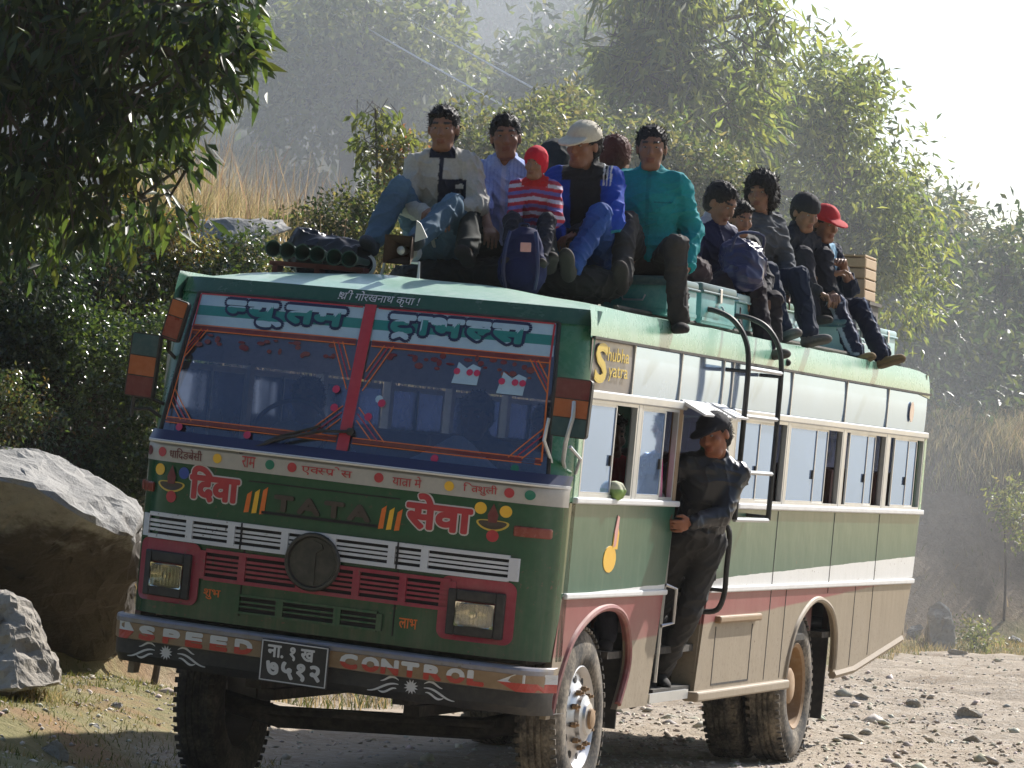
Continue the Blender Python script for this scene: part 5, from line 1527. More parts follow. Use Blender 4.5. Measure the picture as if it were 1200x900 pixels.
# --- wheels stand level on the road
def wheel(x, y, side, front, dual=False):
    prof_t = [(0.275, 0.04), (0.30, 0.012), (0.36, -0.004), (0.43, 0.004), (0.475, 0.022), (0.500, 0.045), (0.503, 0.06)]
    w = 0.255
    # tread grooves
    tread = []
    a = 0.06
    for k in range(4):
        tread += [(0.508, a), (0.508, a + 0.022), (0.494, a + 0.025), (0.494, a + 0.036), (0.508, a + 0.039)]
        a += 0.038
    prof = prof_t + tread + [(0.503, w - 0.06)] + [(r, w - q) for r, q in prof_t[::-1]]
    X = lambda v: side * (x - v)
    rim = MB()
    if front:
        rp = [(0.285, 0.030), (0.292, 0.020), (0.285, 0.016), (0.262, 0.030), (0.250, 0.055), (0.215, 0.045), (0.175, 0.030), (0.150, 0.012), (0.130, 0.010), (0.128, -0.012), (0.095, -0.022), (0.088, -0.036), (0.050, -0.042), (0.001, -0.043)]
    else:
        rp = [(0.285, 0.030), (0.292, 0.020), (0.285, 0.016), (0.262, 0.030), (0.255, 0.09), (0.245, 0.135), (0.20, 0.15), (0.14, 0.152), (0.128, 0.14), (0.120, 0.06), (0.095, 0.045), (0.001, 0.044)]
    rim.lathe([(r, X(q)) for r, q in rp], 'x', (0, y, 0.51), 40)
    rim.lathe([(0.285, X(0.03)), (0.26, X(w / 2)), (0.285, X(w - 0.03))], 'x', (0, y, 0.51), 40)
    o = bp_w(rim, "wheel", [M['steel'] if front else M['rust']], True)
    for k in range(10 if front else 8):
        nb = MB()
        t = 2 * math.pi * (k + 0.3) / (10 if front else 8)
        r0 = 0.162 if front else 0.165
        q0 = 0.02 if front else 0.145
        nb.lathe([(0.017, X(q0)), (0.017, X(q0 - 0.028)), (0.009, X(q0 - 0.03)), (0.009, X(q0 - 0.045)), (0.001, X(q0 - 0.046))], 'x', (0, y + r0 * math.cos(t), 0.51 + r0 * math.sin(t)), 6)
        nb.build("wheel_nut", [M['rust'] if front else M['under']], o)
        if front:
            t2 = t + math.pi / 10
            nb = MB(); nb.lathe([(0.024, X(0.040)), (0.024, X(0.0385)), (0.001, X(0.0383))], 'x', (0, y + 0.215 * math.cos(t2), 0.51 + 0.215 * math.sin(t2)), 10, 0)
            nb.build("rim_hole", [M['dark']], o)
    if front:
        hb = MB(); hb.lathe([(0.06, X(-0.038)), (0.055, X(-0.056)), (0.03, X(-0.062)), (0.001, X(-0.063))], 'x', (0, y, 0.51), 16); hb.build("hub_cap", [M['rust']], o, True)
    for k in range(2 if dual else 1):
        off = k * 0.30
        t = MB(); t.lathe([(r, X(q + off)) for r, q in prof], 'x', (0, y, 0.51), 56)
        # cross lugs at the shoulder
        for j in range(56):
            a = 2 * math.pi * j / 56
            for q in (0.030, w - 0.030):
                t.box((X(q + off), y + 0.496 * math.cos(a), 0.51 + 0.496 * math.sin(a)), (0.035, 0.030, 0.014), 0, (a - math.pi / 2, 0, 0))
        t.build("tyre", [M['tyre'] if not (front and side < 0) else M['tyre_front']], o, True)
def bp_w(mb, name, mats, smooth=False):
    return mb.build(name, mats, bus, smooth)
wheel(1.175, 0.86, 1, True); wheel(1.06, 0.86, -1, True)
wheel(1.155, 6.28, 1, False, True); wheel(1.10, 6.28, -1, False, True)
# --- underside
mb = MB()
for s in (1, -1):
    mb.box((s * 0.42, 4.6, 0.70), (0.09, 9.4, 0.20)); mb.box((s * 0.42, 0.86, 0.56), (0.09, 1.5, 0.06)); mb.box((s * 0.45, 6.28, 0.56), (0.1, 1.6, 0.07))
for y in (0.1, 1.8, 3.2, 4.8, 7.4, 8.8): mb.box((0, y, 0.72), (0.8, 0.1, 0.12))
bp(mb, "chassis_frame", [M['under']])
mb = MB(); mb.tube([(-0.95, 0.86, 0.50), (-0.6, 0.86, 0.42), (0.6, 0.86, 0.42), (0.95, 0.86, 0.50)], 0.062, 8); mb.tube([(-0.9, 6.28, 0.51), (-0.25, 6.28, 0.51), (0, 6.28, 0.51), (0.25, 6.28, 0.51), (0.9, 6.28, 0.51)], [0.09, 0.10, 0.22, 0.10, 0.09], 12)
mb.tube([(0, 1.2, 0.72), (0, 6.2, 0.55)], 0.05, 8)
mb.tube([(-0.75, 0.60, 0.47), (0.75, 0.60, 0.46)], 0.022, 6)
bp_w(mb, "axles", [M['under']], True)
mb = MB(); mb.box((0, 0.75, 0.80), (0.62, 1.0, 0.30)); mb.box((-0.85, 0.2, 0.78), (0.3, 0.5, 0.22)); mb.box((0.9, 0.0, 0.75), (0.3, 0.3, 0.16)); mb.rbox((-0.85, 2.9, 0.72), (0.45, 1.2, 0.40), 0.1)
bp(mb, "engine_sump", [M['under']])
mb = MB(); mb.box((0, 0.52, 0.905), (2.2, 1.25, 0.04)); mb.box((0, 3.8, 0.905), (2.32, 5.0, 0.04)); mb.box((0, 8.2, 0.905), (2.32, 2.7, 0.04)); mb.box((0, 6.3, 1.22), (2.32, 1.5, 0.03)); mb.box((0, 0.85, 1.23), (2.32, 1.55, 0.03))
bp(mb, "floor", [M['under']])
for s in (1,):
    mb = MB(); mb.box((s * 0.85, 7.22, 0.62), (0.55, 0.02, 0.62)); bp(mb, "mud_flap", [M['black']])
    mb = MB(); mb.box((s * 0.98, 1.68, 0.75), (0.32, 0.02, 0.55)); bp(mb, "mud_flap", [M['black']])
# rear wall
mb = MB(); mb.prism([(-1.19, 0.85), (1.19, 0.85), (1.19, 1.76), (-1.19, 1.76)], 'y', 9.50, 9.54); mb.prism([(-1.19, 2.40), (1.19, 2.40), (1.19, 2.80), (-1.19, 2.80)], 'y', 9.52, 9.56)
for x in (-1.1, 0, 1.1): mb.box((x, 9.53, 2.08), (0.16, 0.04, 0.64))
rw_ = bp(mb, "rear_wall", [M['side']])
for x in (-0.55, 0.55):
    mb = MB(); mb.box((x, 9.53, 2.08), (0.93, 0.006, 0.63)); mb.build("rear_window", [M['windscreen']], rw_)
# --- cabin
mb = MB(); mb.rbox((0, 0.20, 1.66), (2.1, 0.42, 0.34), 0.06); mb.rbox((-0.58, 0.20, 1.86), (0.5, 0.3, 0.12), 0.03)
dash = bp(mb, "dashboard", [M['cab']])
M['cloth_w'] = paint('white_dash_cloth', (0.78, 0.80, 0.84), 0.8, 0.05)
mb = MB(); mb.grid(lambda u, v: (0.50 + u * (0.36 - 0.25 * v), 0.12 + 0.12 * v + 0.02 * math.sin(u * 9), 1.842 + 0.22 * v * (1 - 0.3 * u * u)), np.linspace(-1, 1, 13), np.linspace(0, 1, 7))
mb.build("dashboard_cloth", [M['cloth_w']], dash, True)
mb = MB()
mb.tube([(-0.60 + 0.22 * math.cos(t), 0.60 + 0.10 * math.sin(t), 1.98 + 0.19 * math.sin(t)) for t in np.linspace(0, 6.2832, 25)], 0.013, 6)
mb.tube([(-0.60, 0.60, 1.98), (-0.60, 0.30, 1.75)], 0.02, 6); mb.tube([(-0.82, 0.6, 1.98), (-0.38, 0.6, 1.98)], 0.011, 6)
bp(mb, "steering_wheel", [M['black']], True)
mb = MB(); mb.grid(lambda u, v: (u, v, 2.79 + 0.03 * (1 - u * u)), np.linspace(-1.15, 1.15, 5), [0.4, 9.5]); bp(mb, "ceiling", [M['cab']])
def bench(x, y, w):
    mb = MB(); mb.rbox((x, y, 1.36), (w, 0.42, 0.12), 0.03); mb.rbox((x, y + 0.24, 1.72), (w, 0.10, 0.66), 0.03, rot=(-0.12, 0, 0))
    for dx in (-w / 2 + 0.06, w / 2 - 0.06): mb.box((x + dx, y, 1.10), (0.04, 0.3, 0.40))
    bp(mb, "seat", [M['seat']])
bench(-0.60, 1.05, 0.55); bench(0.62, 1.00, 0.95); bench(0.80, 1.95, 0.6)
for y in (1.95, 2.8): bench(-0.72, y, 0.85)
for y in (4.1, 4.95, 5.8, 6.65, 7.5, 8.35, 9.1):
    bench(-0.72, y, 0.85); bench(0.70, y, 0.85)
# --- doorway: step, grab rail, half-open door leaf and hood
mb = MB(); mb.box((0.95, 2.80, 0.66), (0.45, 0.95, 0.04)); mb.box((0.72, 2.80, 0.80), (0.03, 0.95, 0.26)); mb.box((1.19, 2.62, 0.635), (0.02, 0.9, 0.055), 1)
bp(mb, "door_step", [M['under'], M['alu']])
mb = MB(); mb.prism([(1.05, 0.68), (1.185, 0.68), (1.185, 2.32), (1.05, 2.32)], 'y', 3.22, 3.25)
mb.warp(lambda x, y, z: (x, y + 0.16 * (z - 0.68) / 1.2, z))
bp(mb, "door", [M['side']])
mb = MB(); mb.tube([(1.20, 2.30, 1.30), (1.25, 2.36, 1.28), (1.25, 2.36, 1.08), (1.20, 2.28, 1.06)], 0.011, 6); mb.tube([(1.16, 2.40, 0.72), (1.16, 2.46, 2.30)], 0.014, 6)
bp(mb, "grab_rail", [M['steel']], True)
mb = MB()
mb.prism([(1.17, 2.375), (1.34, 2.300), (1.345, 2.312), (1.175, 2.395)], 'y', 2.30, 2.95); mb.prism([(1.17, 2.376), (1.36, 2.305), (1.365, 2.317), (1.175, 2.396)], 'y', 2.98, 3.30)
bp(mb, "door_hood", [M['white']])
# --- ladder to the roof
lad = MB()
def hook(y):
    P = [(0.93, 2.93), (1.02, 2.955), (1.12, 2.945), (1.22, 2.90), (1.30, 2.80), (1.335, 2.66), (1.34, 2.4), (1.34, 2.0), (1.34, 1.70)]
    return [(p[0], y, p[1]) for p in arcpts(P, 4)]
YL = (3.27, 4.15)
for y in YL: lad.tube(hook(y), 0.017, 8)
for z in (2.62, 2.33, 1.99, 1.70): lad.tube([(1.338, YL[0], z), (1.338, YL[1], z)], 0.015, 6, 1 if z > 1.6 else 0)
for y in YL:
    for z in (2.60, 1.72): lad.tube([(1.34, y, z), (1.20, y, z)], 0.013, 6)
bp(lad, "roof_ladder", [M['black'], M['alu']], True)
lad = MB()
lad.tube([(p[0], 3.20, p[1]) for p in arcpts([(1.20, 1.665), (1.30, 1.66), (1.335, 1.60), (1.335, 1.40), (1.335, 1.25), (1.30, 1.15), (1.21, 1.13)], 4)], 0.017, 8)
for z in (1.53, 1.27): lad.tube([(1.335, 3.20, z), (1.20, 3.20, z)], 0.013, 6)
bp(lad, "door_grab_handle", [M['black']], True)
# low roof rail for the load
rr = MB()
for s in (-1, 1):
    rr.tube([(s * 1.02, 1.3, 2.86), (s * 1.02, 9.3, 2.86)], 0.016, 6)
    for y in np.linspace(1.3, 9.3, 9): rr.tube([(s * 1.02, y, 2.82), (s * 1.02, y, 2.87)], 0.014, 6)
rr.tube([(-1.02, 9.3, 2.86), (1.02, 9.3, 2.86)], 0.016, 6)
bp(rr, "roof_rail", [M['under']], True)
# --- six green horn trumpets across the roof front
YH = 0.62
hx = [-0.80, -0.715, -0.625, -0.535, -0.435, -0.345]
for i, x in enumerate(hx):
    q = MB(); r = 0.046
    z = 2.985 + 0.004 * (5 - i) + (0 if i < 4 else -0.004)
    q.lathe([(0.001, YH + 0.30), (0.018, YH + 0.30), (0.022, YH + 0.16), (0.034, YH + 0.06), (r, YH), (r + 0.003, YH - 0.012), (r - 0.004, YH - 0.012), (0.030, YH + 0.05), (0.014, YH + 0.15), (0.001, YH + 0.16)], 'y', (x, 0, z), 18)
    bp(q, "air_horn", [M['horn']], True)
q = MB(); q.box((-0.575, YH + 0.15, 2.93), (0.56, 0.10, 0.025)); 
for x in (-0.82, -0.57, -0.32): q.box((x, YH + 0.15, 2.895), (0.03, 0.10, 0.07))
bp(q, "horn_bracket", [M['maroon']])
# --- square-mouthed loudspeaker
q = MB()
cx, cz, y0 = -0.065, 3.055, 0.60
w0, w1 = 0.080, 0.030
q.add([(cx - w0, y0, cz - w0), (cx + w0, y0, cz - w0), (cx + w0, y0, cz + w0), (cx - w0, y0, cz + w0), (cx - w1, y0 + 0.2, cz - w1), (cx + w1, y0 + 0.2, cz - w1), (cx + w1, y0 + 0.2, cz + w1), (cx - w1, y0 + 0.2, cz + w1)],
      [(0, 1, 5, 4), (1, 2, 6, 5), (2, 3, 7, 6), (3, 0, 4, 7), (4, 5, 6, 7)])
w0 -= 0.012
q.add([(cx - w0, y0, cz - w0), (cx + w0, y0, cz - w0), (cx + w0, y0, cz + w0), (cx - w0, y0, cz + w0), (cx - w1, y0 + 0.17, cz - w1), (cx + w1, y0 + 0.17, cz - w1), (cx + w1, y0 + 0.17, cz + w1), (cx - w1, y0 + 0.17, cz + w1)],
      [(0, 1, 5, 4), (1, 2, 6, 5), (2, 3, 7, 6), (3, 0, 4, 7), (4, 5, 6, 7)])
q.lathe([(0.001, 0.0), (0.024, 0.008), (0.028, 0.04), (0.018, 0.1)], 'y', (cx, y0 + 0.05, cz), 14, 1)
q.lathe([(0.001, 0.0), (0.05, 0.0), (0.055, 0.05), (0.05, 0.09), (0.001, 0.1)], 'y', (cx, y0 + 0.2, cz), 14, 1)
q.tube([(cx - 0.11, y0 + 0.08, 2.89), (cx - 0.10, y0 + 0.1, cz - 0.06), (cx + 0.10, y0 + 0.1, cz - 0.06), (cx + 0.11, y0 + 0.08, 2.89)], 0.010, 6, 1)
q.prism([(cx + 0.095, cz + 0.05), (cx + 0.165, cz + 0.08), (cx + 0.12, cz + 0.155), (cx + 0.095, cz + 0.17)], 'y', y0, y0 + 0.01, 1)
bp(q, "loudspeaker", [M['brown_metal'], M['alu']])
# ================================================================ people: one smooth skin each, grown from rounded limbs on a grid
class Field:
    def __init__(s, lo, hi, h):
        s.h = h; s.lo = np.array(lo, float) - 2 * h
        s.n = np.ceil((np.array(hi) - s.lo) / h).astype(int) + 3
        s.a = np.full(s.n, 1.0, np.float32)
        s.ax = [s.lo[i] + h * np.arange(s.n[i]) for i in range(3)]
    def box(s, lo, hi, m):
        i0 = np.clip(np.floor((np.array(lo) - m - s.lo) / s.h).astype(int), 0, s.n - 1)
        i1 = np.clip(np.ceil((np.array(hi) + m - s.lo) / s.h).astype(int) + 1, 1, s.n)
        if np.any(i1 <= i0): return None
        sl = tuple(slice(a, b) for a, b in zip(i0, i1))
        X = np.meshgrid(*[s.ax[k][sl[k]] for k in range(3)], indexing='ij', sparse=True)
        return sl, X
    def put(s, sl, d, k, sub=False):
        a = s.a[sl]
        if sub:
            s.a[sl] = np.maximum(a, -d) if k <= 0 else a + np.maximum(k - np.abs(a + d), 0) ** 2 / (4 * k) + np.maximum(-d - a, 0)
            return
        if k <= 0: s.a[sl] = np.minimum(a, d)
        else:
            hh = np.maximum(k - np.abs(a - d), 0)
            s.a[sl] = np.minimum(a, d) - hh * hh / (4 * k)
    def cone(s, a, ra, b, rb, k=0.02, sub=False):
        a, b = np.array(a, float), np.array(b, float)
        R = max(ra, rb)
        q = s.box(np.minimum(a, b) - R, np.maximum(a, b) + R, k + 3 * s.h)
        if q is None: return
        sl, (X, Y, Z) = q
        ab = b - a; L2 = ab @ ab + 1e-12
        t = np.clip(((X - a[0]) * ab[0] + (Y - a[1]) * ab[1] + (Z - a[2]) * ab[2]) / L2, 0, 1)
        d = np.sqrt((X - a[0] - t * ab[0]) ** 2 + (Y - a[1] - t * ab[1]) ** 2 + (Z - a[2] - t * ab[2]) ** 2) - (ra + (rb - ra) * t)
        s.put(sl, d.astype(np.float32), k, sub)
    def ell(s, c, r, R=None, k=0.02, sub=False):
        c, r = np.array(c, float), np.array(r, float)
        R = np.eye(3) if R is None else R            # rows: local axes
        ext = np.sqrt(((R * r[:, None]) ** 2).sum(0))
        q = s.box(c - ext, c + ext, k + 3 * s.h)
        if q is None: return
        sl, (X, Y, Z) = q
        P = [(X - c[0]) * R[i, 0] + (Y - c[1]) * R[i, 1] + (Z - c[2]) * R[i, 2] for i in range(3)]
        k0 = np.sqrt((P[0] / r[0]) ** 2 + (P[1] / r[1]) ** 2 + (P[2] / r[2]) ** 2)
        k1 = np.sqrt((P[0] / r[0] ** 2) ** 2 + (P[1] / r[1] ** 2) ** 2 + (P[2] / r[2] ** 2) ** 2) + 1e-9
        d = k0 * (k0 - 1) / k1
        s.put(sl, d.astype(np.float32), k, sub)
    def half(s, p, n):
        """keep only the side the normal points away from"""
        n = np.array(n, float); n /= np.linalg.norm(n)
        X = np.meshgrid(*s.ax, indexing='ij', sparse=True)
        d = (X[0] - p[0]) * n[0] + (X[1] - p[1]) * n[1] + (X[2] - p[2]) * n[2]
        s.a = np.maximum(s.a, d.astype(np.float32))
    def mesh(s):
        a = s.a; ins = a < 0
        n = np.array(a.shape)
        c = np.zeros(n - 1, np.int8)
        for i in (0, 1):
            for j in (0, 1):
                for k in (0, 1):
                    c += ins[i:n[0] - 1 + i, j:n[1] - 1 + j, k:n[2] - 1 + k]
        act = (c > 0) & (c < 8)
        I = np.argwhere(act)
        vid = np.full(c.shape, -1, np.int32); vid[act] = np.arange(len(I))
        cs = np.array([(i, j, k) for i in (0, 1) for j in (0, 1) for k in (0, 1)])
        val = np.stack([a[I[:, 0] + q[0], I[:, 1] + q[1], I[:, 2] + q[2]] for q in cs], 1)
        acc = np.zeros((len(I), 3)); cnt = np.zeros(len(I))
        for p in range(8):
            for q in range(p + 1, 8):
                if np.abs(cs[p] - cs[q]).sum() != 1: continue
                va, vb = val[:, p], val[:, q]
                m = (va < 0) != (vb < 0)
                t = np.where(m, va / (va - vb + 1e-12), 0)
                acc += np.where(m[:, None], cs[p] + (cs[q] - cs[p]) * t[:, None], 0); cnt += m
        V = s.lo + s.h * (I + acc / cnt[:, None])
        Fs = []
        for ax in range(3):
            o = [1, 1, 1]; o[ax] = 0
            A = ins[tuple(slice(1, -1) if k != ax else slice(0, -1) for k in range(3))]
            B = ins[tuple(slice(1, -1) if k != ax else slice(1, None) for k in range(3))]
            E = np.argwhere(A != B)
            if not len(E): continue
            base = E.copy()
            for k in range(3):
                if k != ax: base[:, k] += 1
            u, v = [k for k in range(3) if k != ax]
            def idv(du, dv):
                b = base.copy(); b[:, u] -= du; b[:, v] -= dv
                ok = np.clip(b, 0, np.array(vid.shape) - 1)
                return vid[ok[:, 0], ok[:, 1], ok[:, 2]]
            Q = np.stack([idv(1, 1), idv(0, 1), idv(0, 0), idv(1, 0)], 1)
            flip = A[E[:, 0], E[:, 1], E[:, 2]]
            if ax == 1: flip = ~flip
            Q[~flip] = Q[~flip][:, ::-1]
            Fs.append(Q[(Q >= 0).all(1)])
        return V, np.concatenate(Fs)
    def folds(s, amp, seed, freq=16.0):
        """cloth creases: push the surface in and out a little"""
        m = np.abs(s.a) < 0.03
        I = np.argwhere(m)
        P = s.lo + s.h * I
        rs = np.random.default_rng(seed)
        out = 0.45 * vnoise(P * freq * 0.5, seed, 2)
        for q in range(2):                       # long thin ridges in two directions
            A = np.linalg.qr(rs.normal(size=(3, 3)))[0] * np.array([1.5, 0.45, 0.7])
            r = np.clip(1 - np.abs(vnoise((P * freq) @ A, seed + 5 + q, 2)) * 2.0, 0, 1)
            out -= 1.0 * r * r
        s.a[m] += (amp * out).astype(np.float32)

def nrm(v):
    v = np.array(v, float); return v / (np.linalg.norm(v) + 1e-9)
def rotm(yaw=0, pitch=0, roll=0):
    """head style turn: yaw to the figure's left (+), pitch down (+), roll"""
    return np.array(Matrix.Rotation(math.radians(yaw), 3, 'Z') @ Matrix.Rotation(math.radians(pitch), 3, 'X') @ Matrix.Rotation(math.radians(roll), 3, 'Y'))
def ik(a, b, l1, l2, hint):
    a, b = np.array(a, float), np.array(b, float)
    d = b - a; L = np.linalg.norm(d); L2 = min(L, (l1 + l2) * 0.998)
    d = d / (L + 1e-9); b = a + d * L2
    x = (l1 * l1 - l2 * l2 + L2 * L2) / (2 * L2); h = math.sqrt(max(0, l1 * l1 - x * x))
    hv = np.array(hint, float); hv = hv - d * (hv @ d); hv = nrm(hv)
    return a + d * x + hv * h, b

def emit(name, f, mat, parent, colf, scale=1.0):
    V, F = f.mesh()
    c = colf(V) if callable(colf) else np.tile(np.array(colf, float), (len(V), 1))
    return np_mesh(name, V * scale, F, mat, parent, True, c)

SKIN = (0.235, 0.118, 0.074)
HAIRC = (0.012, 0.010, 0.010)
def person(label, loc, yaw, lean=8, side=0, twist=0, head=(0, 8, 0), hands=None, elbows=None, feet=None, knees=None, scale=1.0, standing=False,
           top=None, top_mat='cloth', sleeve='long', trousers=(0.02, 0.02, 0.03), trou_fn=None, shoes=(0.03, 0.025, 0.022), hair='short', cap=None, skin=SKIN, bulk=1.0, seed=1, group=None,
           legs=True, open_collar=None, sole=None, fist=None, hp=None, feet_w=None, hands_w=None):
    """front of the figure is local -Y, up is Z, the origin is the seat (or the feet when standing)"""
    z0 = 0.86 if standing else 0.0
    pel = np.array([0, 0, z0 + 0.10])
    la, sa = math.radians(lean), math.radians(side)
    U = nrm([math.sin(sa), -math.sin(la) * math.cos(sa), math.cos(la) * math.cos(sa)])
    X = nrm(np.array([math.cos(math.radians(twist)), math.sin(math.radians(twist)), 0]) - U * (U @ np.array([math.cos(math.radians(twist)), math.sin(math.radians(twist)), 0])))
    Fw = np.cross(U, X) * -1.0                      # forward
    Fw = nrm(np.cross(X, U)) if (np.cross(X, U)[1] < 0) else nrm(np.cross(U, X))
    R = np.stack([X, -Fw, U])
    X0 = np.array([1.0, 0, 0])
    chest = pel + U * 0.33; waist = pel + U * 0.15; nb = pel + U * 0.50 - Fw * 0.005
    sh = {s: pel + U * 0.440 + X * s * 0.152 for s in (1, -1)}
    hip = {s: pel + X0 * s * 0.085 - np.array([0, 0, 0.02]) for s in (1, -1)}
    # head frame
    Hr = rotm(head[0], 0, 0) @ rotm(0, head[1], head[2])
    hx, hf, hu = Hr @ np.array([1.0, 0, 0]), Hr @ np.array([0, -1.0, 0]), Hr @ np.array([0, 0, 1.0])
    Hm = np.stack([hx, -hf, hu])
    HS = 1.06
    hc = nb + nrm(U + np.array([0, 0, 0.8])) * 0.105 + hu * 0.035 + hf * 0.025
    Rz = np.array(Matrix.Rotation(math.radians(yaw), 3, 'Z'))
    if hp is not None: loc = np.array(hp) - Rz @ hc * scale
    root = empty("person", tuple(loc), math.radians(yaw), label, "person", group)
    if feet_w: feet = {k: tuple(Rz.T @ (np.array(v) - np.array(loc)) / scale) for k, v in feet_w.items()}
    if hands_w: hands = {k: tuple(Rz.T @ (np.array(v) - np.array(loc)) / scale) for k, v in hands_w.items()}
    if not legs and feet is None: feet = {1: (0.11, -0.34, 0.0), -1: (-0.11, -0.34, 0.0)}; knees = {1: (0.1, -0.4, 1.2), -1: (-0.1, -0.4, 1.2)}
    hands = hands or {1: (0.14, -0.38, z0 + 0.24), -1: (-0.14, -0.38, z0 + 0.24)}
    elbows = elbows or {1: (0.8, 0.35, -0.5), -1: (-0.8, 0.35, -0.5)}
    feet = feet or {1: (0.12, -0.42, -0.36), -1: (-0.12, -0.42, -0.36)}
    knees = knees or {1: (0.15, -1, 0.5), -1: (-0.15, -1, 0.5)}
    el, wr, kn, an = {}, {}, {}, {}
    for s in (1, -1):
        el[s], wr[s] = ik(sh[s], hands[s], 0.285, 0.255, elbows[s])
        kn[s], an[s] = ik(hip[s], feet[s], 0.425, 0.42, knees[s])
    allp = [pel, chest, nb, hc] + [d[s] for d in (sh, el, wr, kn, an) for s in (1, -1)]
    lo, hi = np.min(allp, 0) - 0.24, np.max(allp, 0) + 0.24
    H = lambda a, b, c: hc + (hx * a + hf * b + hu * c) * HS
    E3 = lambda *r: tuple(np.array(r) * HS)
    # ------------------------------------------------ skin
    f = Field(lo, hi, 0.0075)
    f.ell(pel, (0.15, 0.10, 0.10), R, 0); f.ell(waist, (0.12, 0.085, 0.14), R, 0.05); f.ell(chest, (0.14, 0.095, 0.17), R, 0.05)
    f.cone(sh[1], 0.05, sh[-1], 0.05, 0.05)
    f.cone(nb - U * 0.03, 0.060, hc - hu * 0.05 - hf * 0.015, 0.050, 0.03)
    for s in (1, -1):
        f.cone(sh[s], 0.048, el[s], 0.037, 0.02); f.cone(el[s], 0.038, wr[s], 0.026, 0.015)
        f.cone(hip[s], 0.075, kn[s], 0.052, 0.03); f.cone(kn[s], 0.052, an[s], 0.036, 0.02)
        f.cone(an[s], 0.036, an[s] + nrm(an[s] - kn[s]) * 0.035, 0.03, 0.02)
    f.ell(H(0, -0.010, 0.035), E3(0.074, 0.094, 0.084), Hm, 0.02); f.ell(H(0, 0.020, -0.030), E3(0.060, 0.066, 0.075), Hm, 0.03)
    f.cone(H(-0.028, 0.050, -0.088), 0.026, H(0.028, 0.050, -0.088), 0.026, 0.02)
    f.cone(H(0, 0.080, 0.022), 0.009, H(0, 0.100, -0.018), 0.0135, 0.012); f.ell(H(0, 0.088, -0.022), E3(0.019, 0.012, 0.009), Hm, 0.008)
    f.ell(H(0, 0.076, 0.038), E3(0.048, 0.016, 0.010), Hm, 0.015)
    for s in (1, -1):
        f.ell(H(s * 0.040, 0.060, -0.016), E3(0.024, 0.022, 0.022), Hm, 0.02)
        f.ell(H(s * 0.031, 0.096, 0.016), E3(0.018, 0.013, 0.010), Hm, 0.010, True)
        f.ell(H(s * 0.077, -0.008, 0.002), E3(0.010, 0.020, 0.031), Hm, 0.008)
    f.ell(H(0, 0.082, -0.052), E3(0.026, 0.012, 0.010), Hm, 0.008); f.ell(H(0, 0.078, -0.066), E3(0.022, 0.012, 0.008), Hm, 0.006)
    # hands: palm, four fingers bent towards the palm, thumb off the side near the wrist
    for s in (1, -1):
        d = nrm(wr[s] - el[s]); 
        if fist and s in fist: d = nrm(fist[s])
        pn = np.array([0, 0, -1.0]) if abs(d[2]) < 0.8 else np.array([-s, 0, 0.0])     # palm faces down or inwards
        if standing: pn = np.array([-1.0, 0.2, 0])
        pn = nrm(pn - d * (pn @ d)); ac = np.cross(d, pn)
        inw = ac if (ac @ np.array([-s, 0, 0])) > 0 else -ac       # thumb side towards the middle
        pc = wr[s] + d * 0.050
        f.cone(wr[s] - d * 0.02, 0.026, wr[s] + d * 0.012, 0.024, 0.015)
        f.ell(pc, (0.040, 0.048, 0.0155), np.stack([inw, d, pn]), 0.015)
        for j, (off, L) in enumerate(((0.030, 0.074), (0.010, 0.082), (-0.010, 0.076), (-0.030, 0.060))):
            b0 = wr[s] + d * 0.085 + inw * off
            c1 = 0.5 + 0.08 * j; c2 = 1.25 + 0.08 * j
            d1 = nrm(d * math.cos(c1) + pn * math.sin(c1) + inw * off * 2); d2 = nrm(d * math.cos(c2) + pn * math.sin(c2))
            b1 = b0 + d1 * L * 0.52; b2 = b1 + d2 * L * 0.5
            f.cone(b0 - d1 * 0.01, 0.0098, b1, 0.0090, 0.003); f.cone(b1, 0.0090, b2, 0.0078, 0.002)
        t0 = wr[s] + d * 0.028 + inw * 0.030; t1 = t0 + nrm(d * 0.75 + inw * 0.6 + pn * 0.35) * 0.038; t2 = t1 + nrm(d * 0.9 + pn * 0.5) * 0.032
        f.cone(t0, 0.014, t1, 0.0115, 0.006); f.cone(t1, 0.0115, t2, 0.0088, 0.002)
    def skc(V):
        q = (V - hc) @ Hm.T; q[:, 1] *= -1
        c = np.tile(np.array(skin), (len(V), 1)) * (1 + 0.10 * vnoise(V * 14, seed, 2))[:, None]
        lip = (np.abs(q[:, 0]) < 0.024) & (q[:, 1] > 0.075) & (np.abs(q[:, 2] + 0.059) < 0.013)
        c[lip] *= np.array([0.85, 0.62, 0.62])
        brow = (np.abs(np.abs(q[:, 0]) - 0.035) < 0.019) & (q[:, 1] > 0.055) & (np.abs(q[:, 2] - 0.044 - 0.10 * (np.abs(q[:, 0]) - 0.03)) < 0.0065)
        c[brow] = np.array(HAIRC) * 2.0
        return c
    body = emit("body", f, M['skin'], root, skc, scale)
    for s in (1, -1):
        e = MB(); e.lathe([(0.0005, 0.0115), (0.0060, 0.0104), (0.0061, 0.0103), (0.0085, 0.008), (0.0115, 0.0), (0.0085, -0.008), (0.0005, -0.0115)], 'y', (0, 0, 0), 12, 0, [1, 1, 0, 0, 0, 0])
        c = H(s * 0.031, 0.0745, 0.015)
        e.v = [tuple((c + hx * p[0] + hf * p[1] + hu * p[2] * 0.55) * scale) for p in e.v]
        e.build("eye", [M['eye'], M['iris']], body, True)
    # ------------------------------------------------ top
    B = bulk
    f = Field(lo, hi, 0.0072)
    f.ell(pel + U * 0.03, (0.158 * B, 0.118 * B, 0.11), R, 0); f.ell(waist, (0.150 * B, 0.112 * B, 0.16), R, 0.05); f.ell(chest + Fw * 0.01, (0.168 * B, 0.120 * B, 0.18), R, 0.05)
